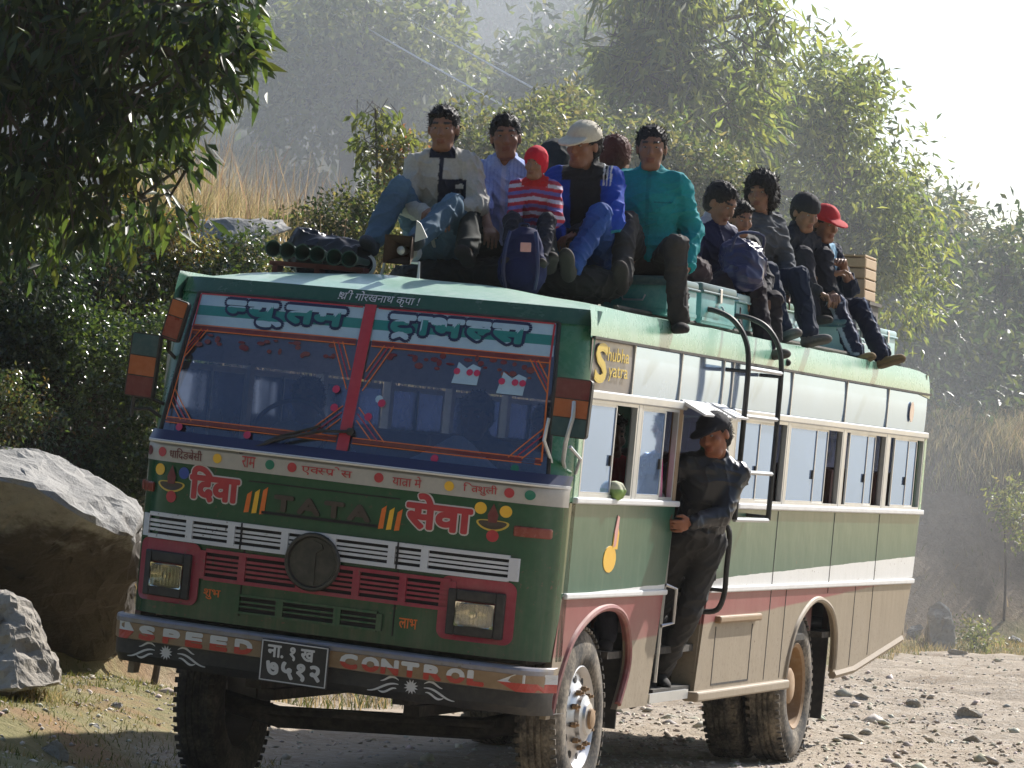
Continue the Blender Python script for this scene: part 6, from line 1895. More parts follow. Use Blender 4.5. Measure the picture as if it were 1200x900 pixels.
    f.cone(sh[1] - X * 0.01, 0.058 * B, sh[-1] + X * 0.01, 0.058 * B, 0.05)
    for s in (1, -1):
        f.cone(nb - U * 0.002 + X * s * 0.02, 0.056, sh[s], 0.054 * B, 0.03)
        f.cone(sh[s], 0.065 * B, el[s], 0.057 * B, 0.03)
        if sleeve == 'long': f.cone(el[s], 0.056 * B, wr[s] - nrm(wr[s] - el[s]) * 0.012, 0.043 * B, 0.02)
        elif sleeve == 'rolled': f.cone(el[s], 0.056, el[s] + (wr[s] - el[s]) * 0.25, 0.052, 0.02)
    f.cone(nb + U * 0.012 - Fw * 0.008, 0.064, nb + U * 0.034 - Fw * 0.012, 0.060, 0.012)
    for s in (1, -1):
        if sleeve == 'long':
            w = nrm(wr[s] - el[s]); f.cone(wr[s] + w * 0.02, 0.030, wr[s] + w * 0.09, 0.034, 0, True)
    f.folds(0.0105 if top_mat == 'cloth' else 0.009, seed * 7 + 1, 16)
    # neck opening, lower at the front
    f.ell(nb + U * 0.055 + Fw * 0.020, (0.046, 0.056, 0.060), R, 0.008, True)
    if open_collar: f.cone(nb + U * 0.02 + Fw * 0.075, 0.03, nb - U * open_collar + Fw * 0.12, 0.012, 0.006, True)
    def loc_(V):
        q = V - pel
        return np.stack([q @ X, q @ Fw, q @ U], 1)
    fn = top if callable(top) else (lambda q, V: np.tile(np.array(top, float), (len(q), 1)))
    info = dict(sh=sh, el=el, wr=wr, X=X, U=U, Fw=Fw)
    emit("shirt" if top_mat == 'cloth' else "jacket", f, M[top_mat], root, lambda V: fn(loc_(V), V), scale)
    # ------------------------------------------------ trousers, shoes
    if True:
        f = Field(lo, hi, 0.0072)
        f.ell(pel + np.array([0, 0.01, 0.0]), (0.168, 0.130, 0.115), R, 0)
        for s in (1, -1):
            f.cone(hip[s], 0.092, kn[s], 0.064, 0.035); f.cone(kn[s], 0.062, an[s] + np.array([0, 0.005, 0.01]), 0.056, 0.02)
            dn = nrm(an[s] - kn[s]); f.cone(an[s] + dn * 0.01, 0.042, an[s] + dn * 0.12, 0.05, 0, True)
        f.folds(0.0105, seed * 5 + 2, 16)
        tf = trou_fn or (lambda q, V, i: np.tile(np.array(trousers, float), (len(q), 1)))
        inf = dict(hip=hip, kn=kn, an=an)
        emit("trousers", f, M['cloth'], root, lambda V: tf(V - pel, V, inf) * (1 + 0.12 * vnoise(V * 9, seed, 2))[:, None], scale)
        for s in (1, -1):
            dn = nrm(an[s] - kn[s])
            fw = np.array([s * 0.15, -1.0, 0.0]); fw = nrm(fw - dn * (fw @ dn) * (0.75 if sole and s in sole else 0.55))
            if sole and s in sole: fw = nrm(sole[s])
            dw = nrm(dn - fw * (dn @ fw))
            g = Field(an[s] - 0.28, an[s] + 0.28, 0.0075)
            sx = np.cross(fw, dw)
            Rs = np.stack([sx, fw, dw])
            g.cone(an[s] - dn * 0.01, 0.045, an[s] + dw * 0.045 - fw * 0.015, 0.040, 0)
            g.ell(an[s] + dw * 0.055 + fw * 0.055, (0.043, 0.115, 0.036), Rs, 0.03)
            g.ell(an[s] + dw * 0.058 + fw * 0.115, (0.046, 0.062, 0.032), Rs, 0.02)
            g.half(an[s] + dw * 0.082, dw)
            sc = np.array(shoes)
            emit("shoe", g, M['cloth'] if not isinstance(shoes, str) else M['leather'], root, lambda V: np.where((((V - an[s]) @ dw) > 0.066)[:, None], sc * 0.45 + 0.02, sc), scale)
    # ------------------------------------------------ hair and headwear
    if hair:
        big = hair == 'long'
        f = Field(hc - 0.2, hc + 0.2, 0.0065)
        f.ell(H(0, -0.025, 0.050), E3(0.083, 0.099, 0.089) if not big else E3(0.098, 0.114, 0.106), Hm, 0)
        if big:
            f.ell(H(0, -0.06, -0.02), E3(0.095, 0.075, 0.095), Hm, 0.03)
            for s in (1, -1): f.ell(H(s * 0.072, -0.005, -0.01), E3(0.028, 0.05, 0.065), Hm, 0.02)
        else: f.ell(H(0, -0.045, -0.005), E3(0.076, 0.068, 0.075), Hm, 0.03)
        if hair != 'crop':
            for k in range(9 if not big else 16):
                rs = np.random.default_rng(seed * 31 + k); a = rs.uniform(-1.0, 1.0)
                f.cone(H(0.055 * a, 0.02 + 0.03 * (1 - abs(a)), 0.118 - 0.03 * abs(a)), 0.014, H(0.068 * a, 0.064 * (1 - 0.3 * abs(a)) + 0.008, 0.096 - 0.012 * rs.random() - (0.035 if big else 0)), 0.005, 0.010)
        f.folds(0.005 if not big else 0.009, seed * 3, 42)
        f.ell(H(0, 0.110, -0.022), E3(0.070, 0.072, 0.086), Hm, 0.008, True)
        if not big:
            f.cone(H(-0.12, 0.050, -0.035), 0.052, H(0.12, 0.050, -0.035), 0.052, 0.01, True)
            f.half(H(0, 0, -0.075), -hu)
        hcx = HAIRC if not isinstance(hair, tuple) else hair
        hV, hF = f.mesh()
        rs = np.random.default_rng(seed * 77)
        q = (hV - hc) @ Hm.T
        pick = rs.choice(len(hV), size=min(len(hV), 900 if big else 620), replace=False)
        pick = pick[(q[pick, 2] > -0.02) | big]
        n0 = hV[pick] - (hc - hf * 0.02 + hu * 0.03); n0 /= np.linalg.norm(n0, axis=1, keepdims=True)
        dr = n0 * 0.55 + hf * (0.55 if not big else 0.2) - hu * (0.25 if not big else 0.6) * (q[pick, 2:3] < 0.10) + rs.normal(0, 0.35, (len(pick), 3))
        dr /= np.linalg.norm(dr, axis=1, keepdims=True)
        sd = np.cross(dr, n0 + rs.normal(0, 0.3, n0.shape)); sd /= np.linalg.norm(sd, axis=1, keepdims=True) + 1e-9
        Ls = rs.uniform(0.012, 0.028 if not big else 0.042, (len(pick), 1)); wd = 0.0028
        p0 = hV[pick] - n0 * 0.003
        sv = np.stack([p0 - sd * wd, p0 + sd * wd, p0 + dr * Ls + sd * wd * 0.3, p0 + dr * Ls - sd * wd * 0.3], 1).reshape(-1, 3)
        sf = len(hV) + np.arange(len(sv)).reshape(-1, 4)
        hcl = HAIRC if hair != 'red' else (0.10, 0.025, 0.015)
        np_mesh("hair", np.concatenate([hV, sv]) * scale, np.concatenate([hF, sf]), M['hair'], root, True, np.tile(np.array(hcl), (len(hV) + len(sv), 1)))
    if cap:
        kind, colr = cap
        f = Field(hc - 0.25, hc + 0.25, 0.0065)
        if kind == 'beanie':
            f.ell(H(0, -0.012, 0.052), E3(0.091, 0.108, 0.098), Hm, 0); f.ell(H(0, -0.03, 0.0), E3(0.088, 0.09, 0.09), Hm, 0.02)
            f.ell(H(0, 0.100, -0.030), E3(0.064, 0.070, 0.082), Hm, 0.008, True); f.half(H(0, 0, -0.06), -hu)
            f.folds(0.003, seed, 26)
        elif kind == 'hood':
            f.ell(H(0, -0.02, 0.040), E3(0.098, 0.118, 0.115), Hm, 0); f.ell(H(0, -0.03, -0.05), E3(0.10, 0.10, 0.12), Hm, 0.03)
            f.ell(H(0, 0.105, -0.02), E3(0.066, 0.075, 0.095), Hm, 0.008, True); f.folds(0.004, seed, 20)
        else:
            f.ell(H(0, -0.012, 0.052), E3(0.092, 0.110, 0.094), Hm, 0)
            f.half(H(0, 0, 0.040), nrm(-hu - hf * 0.12))
            if kind == 'cap':
                f.ell(H(0, 0.105, 0.046), E3(0.078, 0.085, 0.011), np.stack([hx, nrm(-hf + hu * 0.28), nrm(hu + hf * 0.28)]), 0.012)
            f.folds(0.002, seed, 22)
        emit("cap" if kind in ('cap', 'flat') else ("beanie" if kind == 'beanie' else "hood"), f, M['cloth'], root, colr, scale)
    return root
M['eye'] = paint('eye_white', (0.30, 0.27, 0.24), 0.55, 0.0, spec=0.2)
M['iris'] = paint('dark_iris', (0.012, 0.007, 0.005), 0.45, 0.0, spec=0.2)

def seat(x, y, z):
    """a place on the roof in bus measure"""
    return b2w(x, y, z)
def L2(q, c, m):
    c = np.array(c, float); out = np.tile(c, (len(q), 1)); return out

# ---- colours of the clothes (q: across, forward, up from the hips)
def fleece(q, V):
    c = np.tile(np.array((0.42, 0.40, 0.36)), (len(q), 1))
    navy = np.array((0.012, 0.015, 0.032))
    c[(q[:, 1] > 0.02) & (q[:, 0] > 0.0) & (q[:, 0] < 0.15) & (q[:, 2] > 0.20) & (q[:, 2] < 0.375)] = navy
    c[(q[:, 1] > 0.0) & (np.abs(q[:, 0]) < 0.012)] = navy
    c[(q[:, 2] > 0.49) & (np.abs(q[:, 0]) < 0.075)] = navy
    c[(q[:, 1] > 0.09) & (np.abs(q[:, 0] - 0.11) < 0.022) & (np.abs(q[:, 2] - 0.335) < 0.012)] = (0.5, 0.5, 0.5)
    return c
def bluevest(q, V):
    c = np.tile(np.array((0.012, 0.055, 0.36)), (len(q), 1))
    c[(q[:, 1] > -0.02) & (np.abs(q[:, 0] - 0.01) < 0.088) & (q[:, 2] > 0.12)] = (0.016, 0.017, 0.02)
    c[(q[:, 2] > 0.46) & (np.abs(q[:, 0]) < 0.13)] = (0.016, 0.017, 0.02)
    for k in range(3):
        c[(q[:, 2] > 0.43) & (np.abs(q[:, 0] - 0.115 - 0.02 * k) < 0.005)] = (0.55, 0.55, 0.55)
    c[(np.abs(q[:, 0]) > 0.17) & (q[:, 2] < 0.20)] = (0.02, 0.22, 0.30)
    return c
def stripes(q, V):
    z = q[:, 2] + 0.15 * np.abs(q[:, 0])
    k = np.floor((z + 1.0) / 0.030).astype(int) % 4
    P = np.array([(0.42, 0.03, 0.05), (0.50, 0.45, 0.55), (0.32, 0.03, 0.06), (0.14, 0.12, 0.34)])
    c = P[k]
    c[(q[:, 2] > 0.46) & (np.abs(q[:, 0]) < 0.11)] = (0.45, 0.02, 0.02)
    return c
def pale_shirt(q, V):
    c = np.tile(np.array((0.30, 0.38, 0.66)), (len(q), 1))
    c[np.abs(np.mod(q[:, 0], 0.022) - 0.011) < 0.003] = (0.22, 0.29, 0.58)
    c[(q[:, 1] > 0.0) & (np.abs(q[:, 0]) < 0.014)] = (0.42, 0.46, 0.66)
    return c
def teal(q, V):
    c = np.tile(np.array((0.006, 0.22, 0.25)), (len(q), 1))
    c[(q[:, 1] > 0.0) & (np.abs(q[:, 0]) < 0.012)] = (0.005, 0.17, 0.20)
    c[(q[:, 1] > 0.08) & (np.abs(q[:, 0] - 0.085) < 0.05) & (np.abs(q[:, 2] - 0.34) < 0.004)] = (0.004, 0.12, 0.15)
    return c
def jeans(c0):
    def fn(q, V, i):
        c = np.tile(np.array(c0, float), (len(V), 1))
        for s in (1, -1):
            d = np.linalg.norm(V - i['kn'][s], axis=1)
            c += (np.clip(1 - d / 0.16, 0, 1) * 0.55)[:, None] * np.array(c0) 
        return c
    return fn
def track(q, V, i):
    c = np.tile(np.array((0.010, 0.014, 0.035)), (len(V), 1))
    for s in (1, -1):
        for a, b in ((i['hip'][s], i['kn'][s]), (i['kn'][s], i['an'][s])):
            ab = b - a; t = np.clip((V - a) @ ab / (ab @ ab), 0, 1); r = V - a - t[:, None] * ab
            side = np.abs(r[:, 1] * 0.5 + r[:, 2] * 0.3); 
            c[(np.linalg.norm(r, axis=1) < 0.09) & (np.abs(r[:, 2]) < 0.010) & (r[:, 0] * s > 0.03)] = (0.35, 0.38, 0.45)
            c[(np.linalg.norm(r, axis=1) < 0.09) & (np.abs(r[:, 0] - 0.0) < 0.006) & (r[:, 1] < -0.03)] = (0.30, 0.33, 0.42)
    return c

g = "riders sitting on the bus roof"
JEAN = (0.035, 0.07, 0.15)
# 1 fleece man at the left end of the front row
person("man in beige fleece with navy chest pocket, leftmost on the roof", seat(0.12, 1.45, 2.93), 12, 10, 0, 0, (-4, 6, 0),
       hp=(0.035, 1.45, 3.795), hands={1: (0.04, -0.36, 0.26), -1: (-0.02, -0.37, 0.22)}, feet={1: (-0.06, -0.70, 0.06), -1: (-0.33, -0.52, 0.06)}, knees={1: (0.35, -0.6, 1.2), -1: (-0.35, -0.6, 1.2)},
       top=fleece, trou_fn=jeans((0.07, 0.12, 0.17)), shoes=(0.05, 0.06, 0.08), seed=1, group=g)
# 2 pale blue shirt
person("man in pale blue shirt with rolled sleeves next to the fleece man", seat(0.42, 1.78, 2.91), 14, 6, 0, 0, (4, 2, -3),
       hp=(0.319, 1.75, 3.778), hands={1: (0.12, -0.42, 0.16), -1: (-0.06, -0.46, 0.20)}, feet={1: (0.30, -0.72, 0.02), -1: (-0.16, -0.70, 0.04)}, knees={1: (0.3, -0.6, 1.2), -1: (-0.3, -0.6, 1.2)},
       top=pale_shirt, sleeve='rolled', trousers=(0.030, 0.034, 0.030), seed=2, group=g, open_collar=0.05)
# 3 child with red beanie
person("small child in red knit hat and striped jumper", seat(0.66, 1.48, 2.98), 10, 6, 0, 0, (-14, 8, 4), scale=0.68,
       hp=(0.624, 1.35, 3.601), hands={1: (0.10, -0.36, 0.14), -1: (-0.12, -0.38, 0.10)}, feet={1: (0.14, -0.62, -0.10), -1: (-0.12, -0.62, -0.10)}, knees={1: (0.2, -0.8, 1), -1: (-0.2, -0.8, 1)},
       top=stripes, trousers=(0.02, 0.02, 0.03), hair=None, cap=('beanie', (0.50, 0.012, 0.030)), seed=3, group=g)
# 4 hooded head behind
person("dark hooded head half hidden behind the child in the red hat", seat(0.55, 2.35, 2.86), 30, 4, 0, 0, (150, 6, 0), hp=(0.434, 2.4, 3.672), top=(0.02, 0.022, 0.022), trousers=(0.02, 0.02, 0.02), hair=None, cap=('hood', (0.025, 0.030, 0.030)), seed=4, group=g, legs=False)
# 5 cap man in blue jacket
person("man in cream cap and blue jacket with black vest", seat(0.86, 1.75, 2.93), 4, 14, 0, 6, (-24, 10, 6),
       hp=(0.788, 1.75, 3.742), hands={1: (0.02, -0.40, 0.20), -1: (-0.02, -0.40, 0.14)}, elbows={1: (0.9, 0.1, -0.5), -1: (-0.9, 0.1, -0.5)}, feet={1: (0.05, -0.62, 0.0), -1: (-0.18, -0.66, 0.06)}, knees={1: (0.35, -0.6, 1.3), -1: (-0.3, -0.6, 1.3)},
       top=bluevest, trou_fn=jeans((0.020, 0.060, 0.22)), shoes=(0.05, 0.045, 0.04), hair='crop', cap=('cap', (0.55, 0.50, 0.40)), seed=5, group=g, bulk=1.04, sole={1: (0.05, -0.7, 0.75), -1: (-0.55, -0.6, 0.45)})
# 6 reddish hair behind
person("reddish haired head half hidden behind the capped man", seat(0.88, 2.55, 2.90), 40, 4, 0, 0, (140, 14, 0), hp=(0.777, 2.5, 3.727), top=(0.03, 0.04, 0.07), trousers=(0.02, 0.02, 0.02), hair='red', seed=6, group=g, legs=False)
# 7 teal shirt
person("man in teal shirt and dark grey trousers at the roof corner", seat(1.08, 2.25, 3.00), 14, 5, 0, -4, (-2, 4, 0),
       hp=(1.074, 2.2, 3.767), hands={1: (0.23, -0.14, 0.06), -1: (-0.16, -0.16, 0.18)}, elbows={1: (0.5, 0.6, -0.5), -1: (-1, 0.2, -0.4)}, feet={1: (0.20, -0.40, -0.26), -1: (-0.13, -0.62, -0.06)}, knees={1: (0.15, -1.0, 0.8), -1: (-0.1, -0.8, 1.2)},
       top=teal, trousers=(0.045, 0.042, 0.040), shoes=(0.035, 0.03, 0.028), seed=7, group=g, bulk=1.12, sleeve='long', hair='crop', sole={-1: (-0.05, -0.62, 0.78)})
# 8 navy jacket youth
person("youth in navy jacket bending his head at the roof edge", seat(0.72, 4.55, 3.00), 62, 20, 0, 0, (8, 28, 0),
       hp=(0.928, 4.5, 3.619), hands={1: (0.10, -0.36, 0.12), -1: (-0.10, -0.38, 0.12)}, feet={1: (0.16, -0.52, -0.21), -1: (-0.13, -0.54, -0.21)}, knees={1: (0.2, -0.9, 1), -1: (-0.2, -0.9, 1)},
       top=lambda q, V: np.where((((q[:, 2] > 0.46) & (q[:, 1] < 0.03)))[:, None], np.array((0.40, 0.40, 0.46)), np.array((0.014, 0.016, 0.055))), trousers=(0.020, 0.014, 0.020), shoes=(0.10, 0.085, 0.075), seed=8, group=g)
# 9 boy
person("boy with tousled dark hair tucked between the navy youth and the grey jacket", seat(0.52, 5.35, 2.98), 50, 14, 0, 0, (-6, 18, 0), scale=0.86,
       hp=(0.938, 5.0, 3.558), hands={1: (0.10, -0.38, 0.14), -1: (-0.08, -0.40, 0.14)}, feet={1: (0.14, -0.45, -0.30), -1: (-0.14, -0.45, -0.30)}, top=(0.018, 0.018, 0.022), trousers=(0.02, 0.016, 0.02), seed=9, group=g, legs=False, skin=(0.24, 0.12, 0.075))
# 10 grey jacket
person("long haired youth in grey jacket turning his head back", seat(0.66, 5.85, 3.02), 58, 16, 0, 0, (-62, 4, 0),
       hp=(0.887, 5.75, 3.782), hands={1: (0.10, -0.30, 0.06), -1: (-0.14, -0.34, 0.06)}, elbows={1: (0.9, 0.3, -0.4), -1: (-0.9, 0.3, -0.4)}, feet={1: (0.06, -0.58, -0.21), -1: (-0.18, -0.58, -0.19)}, knees={1: (0.15, -0.9, 1), -1: (-0.2, -0.9, 1)},
       top=lambda q, V: np.tile(np.array((0.060, 0.068, 0.082)), (len(q), 1)) * (1 + 0.25 * vnoise(V * 10, 4, 2))[:, None], trou_fn=jeans((0.016, 0.024, 0.045)), shoes=(0.16, 0.15, 0.14), hair='long', seed=10, group=g, bulk=1.12)
# 11 dark cap
person("man in dark flat cap looking down behind the grey jacket", seat(0.40, 7.75, 3.02), 70, 16, 0, 0, (-20, 20, 0), hp=(0.771, 7.6, 3.785), hands={1: (0.10, -0.36, 0.16), -1: (-0.10, -0.36, 0.16)}, top=(0.02, 0.022, 0.03), trousers=(0.02, 0.02, 0.03), hair='crop', cap=('flat', (0.022, 0.022, 0.026)), seed=11, group=g, legs=False)
# 12 red cap, track trousers
person("rider in red cap with bare forearms and navy track trousers", seat(0.62, 8.10, 3.00), 62, 14, 0, 0, (-4, 14, 0),
       hp=(0.849, 7.9, 3.73), hands={1: (0.06, -0.30, 0.42), -1: (-0.12, -0.36, 0.36)}, elbows={1: (0.8, 0.3, -0.7), -1: (-0.7, 0.0, -0.8)}, feet={1: (0.10, -0.66, -0.21), -1: (-0.16, -0.64, -0.21)}, knees={1: (0.15, -0.9, 1), -1: (-0.15, -0.9, 1)},
       top=lambda q, V: np.where((np.abs(q[:, 0] - 0.07) < 0.045)[:, None] & (q[:, 1] > 0)[:, None], np.array((0.22, 0.40, 0.55)), np.array((0.012, 0.018, 0.04))), sleeve='rolled', trou_fn=track, shoes=(0.22, 0.15, 0.07), hair='crop', cap=('cap', (0.50, 0.03, 0.035)), seed=12, group=g)
# 13 conductor in the doorway
dx, dy, dz = b2w(1.10, 2.86, 0.695)
person("man in black leather jacket and dark cap hanging out of the doorway", (dx, dy, dz), 24, 14, 9, 0, (-42, 12, -10), standing=True, hp=(1.424, 2.6, 2.113),
       hands_w={1: (1.36, 2.36, 1.60), -1: (1.20, 2.36, 1.66)}, elbows={1: (1.0, 0.5, -0.6), -1: (-0.9, 0.2, -0.5)}, feet_w={1: (1.10, 2.84, 0.72), -1: (0.92, 2.92, 0.72)}, knees={1: (0.1, -1, 0), -1: (-0.1, -1, 0)},
       top=(0.016, 0.016, 0.020), top_mat='leather', trousers=(0.045, 0.043, 0.042), shoes=(0.02, 0.018, 0.016), hair='short', cap=('cap', (0.020, 0.019, 0.024)), seed=13, bulk=0.98, skin=(0.30, 0.115, 0.06))
# people inside
gi = "passengers inside the bus"
person("driver in pale shirt behind the steering wheel", b2w(-0.60, 1.02, 1.43), 0, 4, 0, 0, (6, 6, 0), hands={1: (0.16, -0.36, 0.42), -1: (-0.16, -0.36, 0.42)}, top=(0.70, 0.72, 0.76), legs=False, feet={1: (0.10, -0.36, -0.40), -1: (-0.10, -0.36, -0.40)}, seed=21, group=gi)
person("front passenger in dark shirt sitting near the windscreen divider", b2w(0.42, 0.98, 1.43), 0, 4, 0, 0, (0, 6, 0), hands={1: (0.14, -0.30, 0.12), -1: (-0.14, -0.30, 0.12)}, top=(0.05, 0.07, 0.12), legs=False, feet={1: (0.10, -0.36, -0.40), -1: (-0.10, -0.36, -0.40)}, seed=22, group=gi)
person("front passenger in white scarf at the right of the windscreen", b2w(0.84, 0.98, 1.40), 0, 4, 0, 0, (-10, 6, 0), hands={1: (0.14, -0.30, 0.12), -1: (-0.14, -0.30, 0.12)}, top=(0.45, 0.48, 0.52), legs=False, feet={1: (0.10, -0.36, -0.40), -1: (-0.10, -0.36, -0.40)}, seed=23, group=gi)
person("passenger in red at the open front side window", b2w(0.93, 1.90, 1.40), 4, 8, 0, 0, (40, 8, 0), hands={1: (0.06, -0.30, 0.15), -1: (-0.12, -0.28, 0.15)}, elbows={1: (0.1, 0.8, -0.6), -1: (-0.5, 0.5, -0.6)}, top=(0.40, 0.012, 0.02), legs=False, feet={1: (0.10, -0.36, -0.40), -1: (-0.10, -0.36, -0.40)}, seed=24, group=gi)
# ================================================================ the load on the roof
def trunk(label, x0, x1, y0, y1, z0, z1, mat, lidc, rz=0.0):
    """tin trunk: body, lid with rolled rim, handle, clasp, hoops"""
    cx, cy, w, d, h = (x0 + x1) / 2, (y0 + y1) / 2, x1 - x0, y1 - y0, z1 - z0
    P = b2w(cx, cy, z0)
    root = empty("trunk", P, rz, label, "trunk", "tin trunks on the roof")
    q = MB(); q.rbox((0, 0, h * 0.39), (w, d, h * 0.76), 0.012, 2)
    for s in (-1, 1): q.box((0, s * (d / 2 + 0.001), h * 0.12), (w * 0.98, 0.006, 0.02)); q.box((s * (w / 2 + 0.001), 0, h * 0.12), (0.006, d * 0.98, 0.02))
    q.build("case", [M[mat]], root, True)
    q = MB(); q.rbox((0, 0, h * 0.885), (w + 0.02, d + 0.02, h * 0.22), 0.016, 2); q.tube([(-w / 2 - .012, -d / 2 - .012, h * .78), (w / 2 + .012, -d / 2 - .012, h * .78), (w / 2 + .012, d / 2 + .012, h * .78), (-w / 2 - .012, d / 2 + .012, h * .78), (-w / 2 - .012, -d / 2 - .012, h * .78)], 0.008, 6)
    q.build("lid", [M[lidc]], root, True)
    for sx, sy in ((w / 2, 0), (0, -d / 2)):
        q = MB(); ex = 1 if sx else 0
        pts = [(-0.07, 0, 0), (-0.06, 0.02, -0.03), (0.06, 0.02, -0.03), (0.07, 0, 0)]
        q.tube([(sx + p[1] + 0.004, p[0], h * 0.5 + p[2]) if ex else (p[0], sy - p[1] - 0.004, h * 0.5 + p[2]) for p in pts], 0.006, 6)
        q.build("handle", [M['steel']], root, True)
    q = MB(); q.rbox((w / 2 + 0.012, 0.0, h * 0.74), (0.014, 0.05, 0.09), 0.004, 1) ; q.build("clasp", [M['steel']], root)
    return root
M['teal_dark'] = paint('dark_teal_lid', (0.02, 0.10, 0.12), 0.4, 0.3)
M['green_lid'] = paint('green_lid', (0.02, 0.16, 0.10), 0.4, 0.25)
trunk("teal tin trunk under the man in teal at the roof corner", 0.72, 1.12, 2.05, 2.75, 2.85, 3.08, 'teal_box', 'teal_dark')
trunk("teal tin trunk between the man in teal and the navy youth", 0.62, 1.06, 3.10, 3.95, 2.85, 3.10, 'teal_box', 'teal_dark')
trunk("teal tin trunk with pale dusty end under the navy youth", 0.58, 1.02, 4.15, 5.10, 2.85, 3.09, 'teal_box', 'pale_box')
trunk("green lidded trunk under the grey jacket", 0.50, 0.98, 5.45, 6.50, 2.85, 3.11, 'pale_box', 'green_lid')
trunk("pale aqua trunk under the red capped rider", 0.46, 0.98, 7.55, 8.60, 2.85, 3.09, 'pale_box', 'teal_dark')
trunk("pale aqua trunk at the back of the roof beneath the dark box", 0.46, 0.96, 8.75, 9.40, 2.86, 3.09, 'pale_box', 'pale_box')
# dark box and wooden crate stacked at the rear
q = MB(); q.rbox((0, 0, 0.10), (0.36, 0.46, 0.16), 0.015); q.box((0, 0, 0.172), (0.40, 0.50, 0.025))
M['dark_box'] = paint('dark_wooden_box', (0.06, 0.05, 0.045), 0.7, 0.3)
r0 = empty("box", b2w(0.67, 9.02, 3.095), 0.03, "dark wooden box under the pale crate at the roof's rear", "box")
q.build("box_body", [M['dark_box']], r0)
r0 = empty("crate", b2w(0.65, 9.0, 3.285), 0.04, "pale slatted wooden crate on top of the rear stack", "crate")
q = MB()
for k in range(4):
    z = 0.04 + 0.078 * k
    q.rbox((0.16, 0, z), (0.016, 0.46, 0.068), 0.004, 1); q.rbox((-0.16, 0, z), (0.016, 0.46, 0.068), 0.004, 1)
    q.rbox((0, -0.235, z), (0.33, 0.016, 0.068), 0.004, 1); q.rbox((0, 0.235, z), (0.33, 0.016, 0.068), 0.004, 1)
for sx in (-0.145, 0.145):
    for sy in (-0.22, 0.22): q.box((sx, sy, 0.16), (0.03, 0.03, 0.31))
q.build("crate_sides", [M['wood']], r0)
q = MB()
for k in range(4): q.rbox((-0.125 + 0.083 * k, 0, 0.325), (0.078, 0.49, 0.016), 0.004, 1)
q.build("crate_lid", [M['wood']], r0)

# soft things: sacks, backpack, folded bag, bundle
def soft(name, label, cat, P, prims, mat, col, seed, rz=0, part="bag_body", amp=0.008, extra=None, sz=1.0):
    root = empty(name, P, rz, label, cat)
    lo = np.min([np.array(p[0]) - max(p[1]) for p in prims], 0); hi = np.max([np.array(p[0]) + max(p[1]) for p in prims], 0)
    f = Field(lo - 0.03, hi + 0.03, 0.008)
    for c, r in prims: f.ell(c, r, None, 0.04)
    f.folds(amp, seed, 14)
    emit(part, f, M[mat], root, col)
    if extra: extra(root)
    root.scale = (sz, sz, sz)
    return root
NAVY = (0.010, 0.014, 0.060)
def pack_extra(root):
    q = MB()
    for s in (-1, 1): q.tube(arc3([(s * 0.09, -0.10, 0.44), (s * 0.11, -0.16, 0.32), (s * 0.12, -0.165, 0.16), (s * 0.10, -0.13, 0.04)], 4), 0.014, 6)
    q.build("strap", [M['navy']], root, True)
    q = MB(); q.rbox((0.03, -0.168, 0.33), (0.075, 0.012, 0.065), 0.004, 1); q.build("patch", [M['pinkp']], root)
    q = MB(); q.tube(arc3([(-0.03, -0.02, 0.46), (-0.03, -0.02, 0.50), (0.03, -0.02, 0.50), (0.03, -0.02, 0.46)], 3), 0.008, 6); q.build("handle", [M['navy']], root, True)
soft("backpack", "dark blue backpack with a pale patch standing at the feet of the pale blue shirt", "backpack", b2w(0.56, 0.98, 2.87),
     [((0, 0, 0.19), (0.17, 0.13, 0.21)), ((0, 0, 0.34), (0.13, 0.11, 0.14)), ((0, -0.10, 0.15), (0.125, 0.07, 0.12))], 'cloth', NAVY, 41, 0.2, extra=pack_extra, sz=0.80)
def bag_extra(root):
    q = MB(); q.tube(arc3([(-0.12, -0.02, 0.20), (-0.10, -0.06, 0.32), (0.10, -0.06, 0.32), (0.12, -0.02, 0.20)], 4), 0.010, 6); q.build("handle", [M['navy']], root, True)
soft("lap_bag", "shiny navy bag on the lap of the navy youth", "bag", b2w(0.98, 4.40, 3.16), [((0, 0, 0.13), (0.14, 0.12, 0.13)), ((0.0, 0.03, 0.22), (0.13, 0.10, 0.07)), ((-0.02, -0.04, 0.06), (0.12, 0.10, 0.08))], 'leather', (0.016, 0.018, 0.075), 42, 0.9, amp=0.016, extra=bag_extra)
def bun_extra(root):
    q = MB(); q.lathe([(0.055, 0.0), (0.068, 0.01), (0.068, 0.03), (0.055, 0.04), (0.052, 0.02), (0.055, 0.0)], 'y', (0.25, -0.08, 0.075), 20); q.build("rolled_end", [M['mark']], root, True)
soft("bundle", "black tarpaulin bundle behind the green horns", "bundle", b2w(-0.62, 0.98, 2.88), [((0, 0, 0.12), (0.22, 0.13, 0.11)), ((0.14, -0.02, 0.10), (0.14, 0.11, 0.10)), ((-0.12, 0, 0.17), (0.08, 0.08, 0.10))], 'leather', (0.012, 0.012, 0.014), 43, 0.1, part="tarpaulin", amp=0.02, extra=bun_extra)
soft("sack", "dark cloth bundle beside the wooden crate", "sack", b2w(0.62, 8.60, 3.10), [((0, 0, 0.13), (0.15, 0.18, 0.14)), ((0.03, 0.05, 0.24), (0.12, 0.14, 0.08))], 'cloth', (0.014, 0.018, 0.028), 44, amp=0.014, part="cloth")
soft("sack", "small pale grey cloth bundle before the dark one", "sack", b2w(0.84, 8.35, 3.10), [((0, 0, 0.07), (0.09, 0.13, 0.07)), ((0.02, 0.07, 0.12), (0.07, 0.08, 0.05))], 'cloth', (0.30, 0.35, 0.40), 45, amp=0.010, part="cloth")
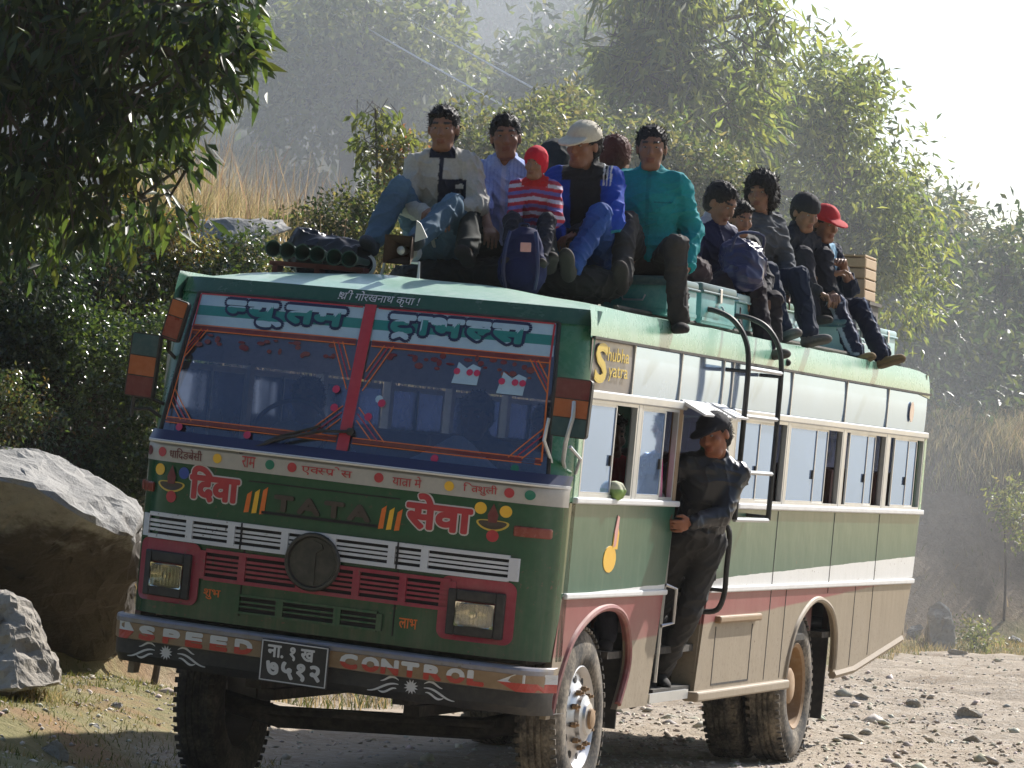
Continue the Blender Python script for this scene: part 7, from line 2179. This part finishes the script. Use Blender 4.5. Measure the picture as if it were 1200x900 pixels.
soft("sack", "dark maroon sack on the trunk beside the man in teal", "sack", b2w(0.82, 3.45, 3.09), [((0, 0, 0.09), (0.18, 0.24, 0.10))], 'cloth', (0.035, 0.02, 0.024), 46, amp=0.014, part="cloth")
soft("sack", "long dark sack under the row of men at the roof front", "sack", b2w(0.28, 1.62, 2.89), [((-0.4, 0, 0.08), (0.30, 0.24, 0.11)), ((0, 0.05, 0.09), (0.40, 0.26, 0.11)), ((0.4, 0.05, 0.07), (0.28, 0.24, 0.10))], 'cloth', (0.03, 0.03, 0.028), 47, amp=0.016, part="cloth")
# cauliflower on the window ledge
soft("cauliflower", "pale green cauliflower on the front side window sill", "vegetable", b2w(1.21, 0.95, 1.79), [((0, 0, 0.04), (0.032, 0.034, 0.036)), ((0, 0.0, 0.075), (0.024, 0.024, 0.020)), ((0.015, -0.02, 0.05), (0.02, 0.02, 0.025)), ((0.01, 0.022, 0.05), (0.02, 0.02, 0.025))], 'cloth', lambda V: np.where((V[:, 2] > 0.055)[:, None], np.array((0.62, 0.62, 0.45)), np.array((0.28, 0.42, 0.14))), 48, amp=0.010, part="head")

# pink scarf hung inside the open window before the door
V_, F_ = [], []
us, vs2 = np.linspace(0, 1, 26), np.linspace(0, 1, 18)
for v in vs2:
    for u in us:
        V_.append((1.135 + 0.022 * math.sin(u * 19 + v * 2) + 0.01 * math.sin(u * 31), 2.00 + 0.21 * (u - 0.1) * (0.75 + 0.35 * v), 2.15 - 0.36 * v - 0.05 * u * (1 - v)))
F_ = [(j * 26 + i, j * 26 + i + 1, (j + 1) * 26 + i + 1, (j + 1) * 26 + i) for j in range(17) for i in range(25)]
cc = np.array([(0.70, 0.40, 0.50) if (i % 26) % 5 < 2 else (0.60, 0.05, 0.22) for i in range(len(V_))])
sc_ = np_mesh("scarf", np.array([b2w(*p) for p in V_]), np.array(F_), M['cloth'], None, True, cc)
sd_ = sc_.modifiers.new("cloth thickness", 'SOLIDIFY'); sd_.thickness = 0.004
tag(sc_, "pink and white striped scarf hanging in the open window before the doorway", "scarf")
bpy.context.view_layer.update()
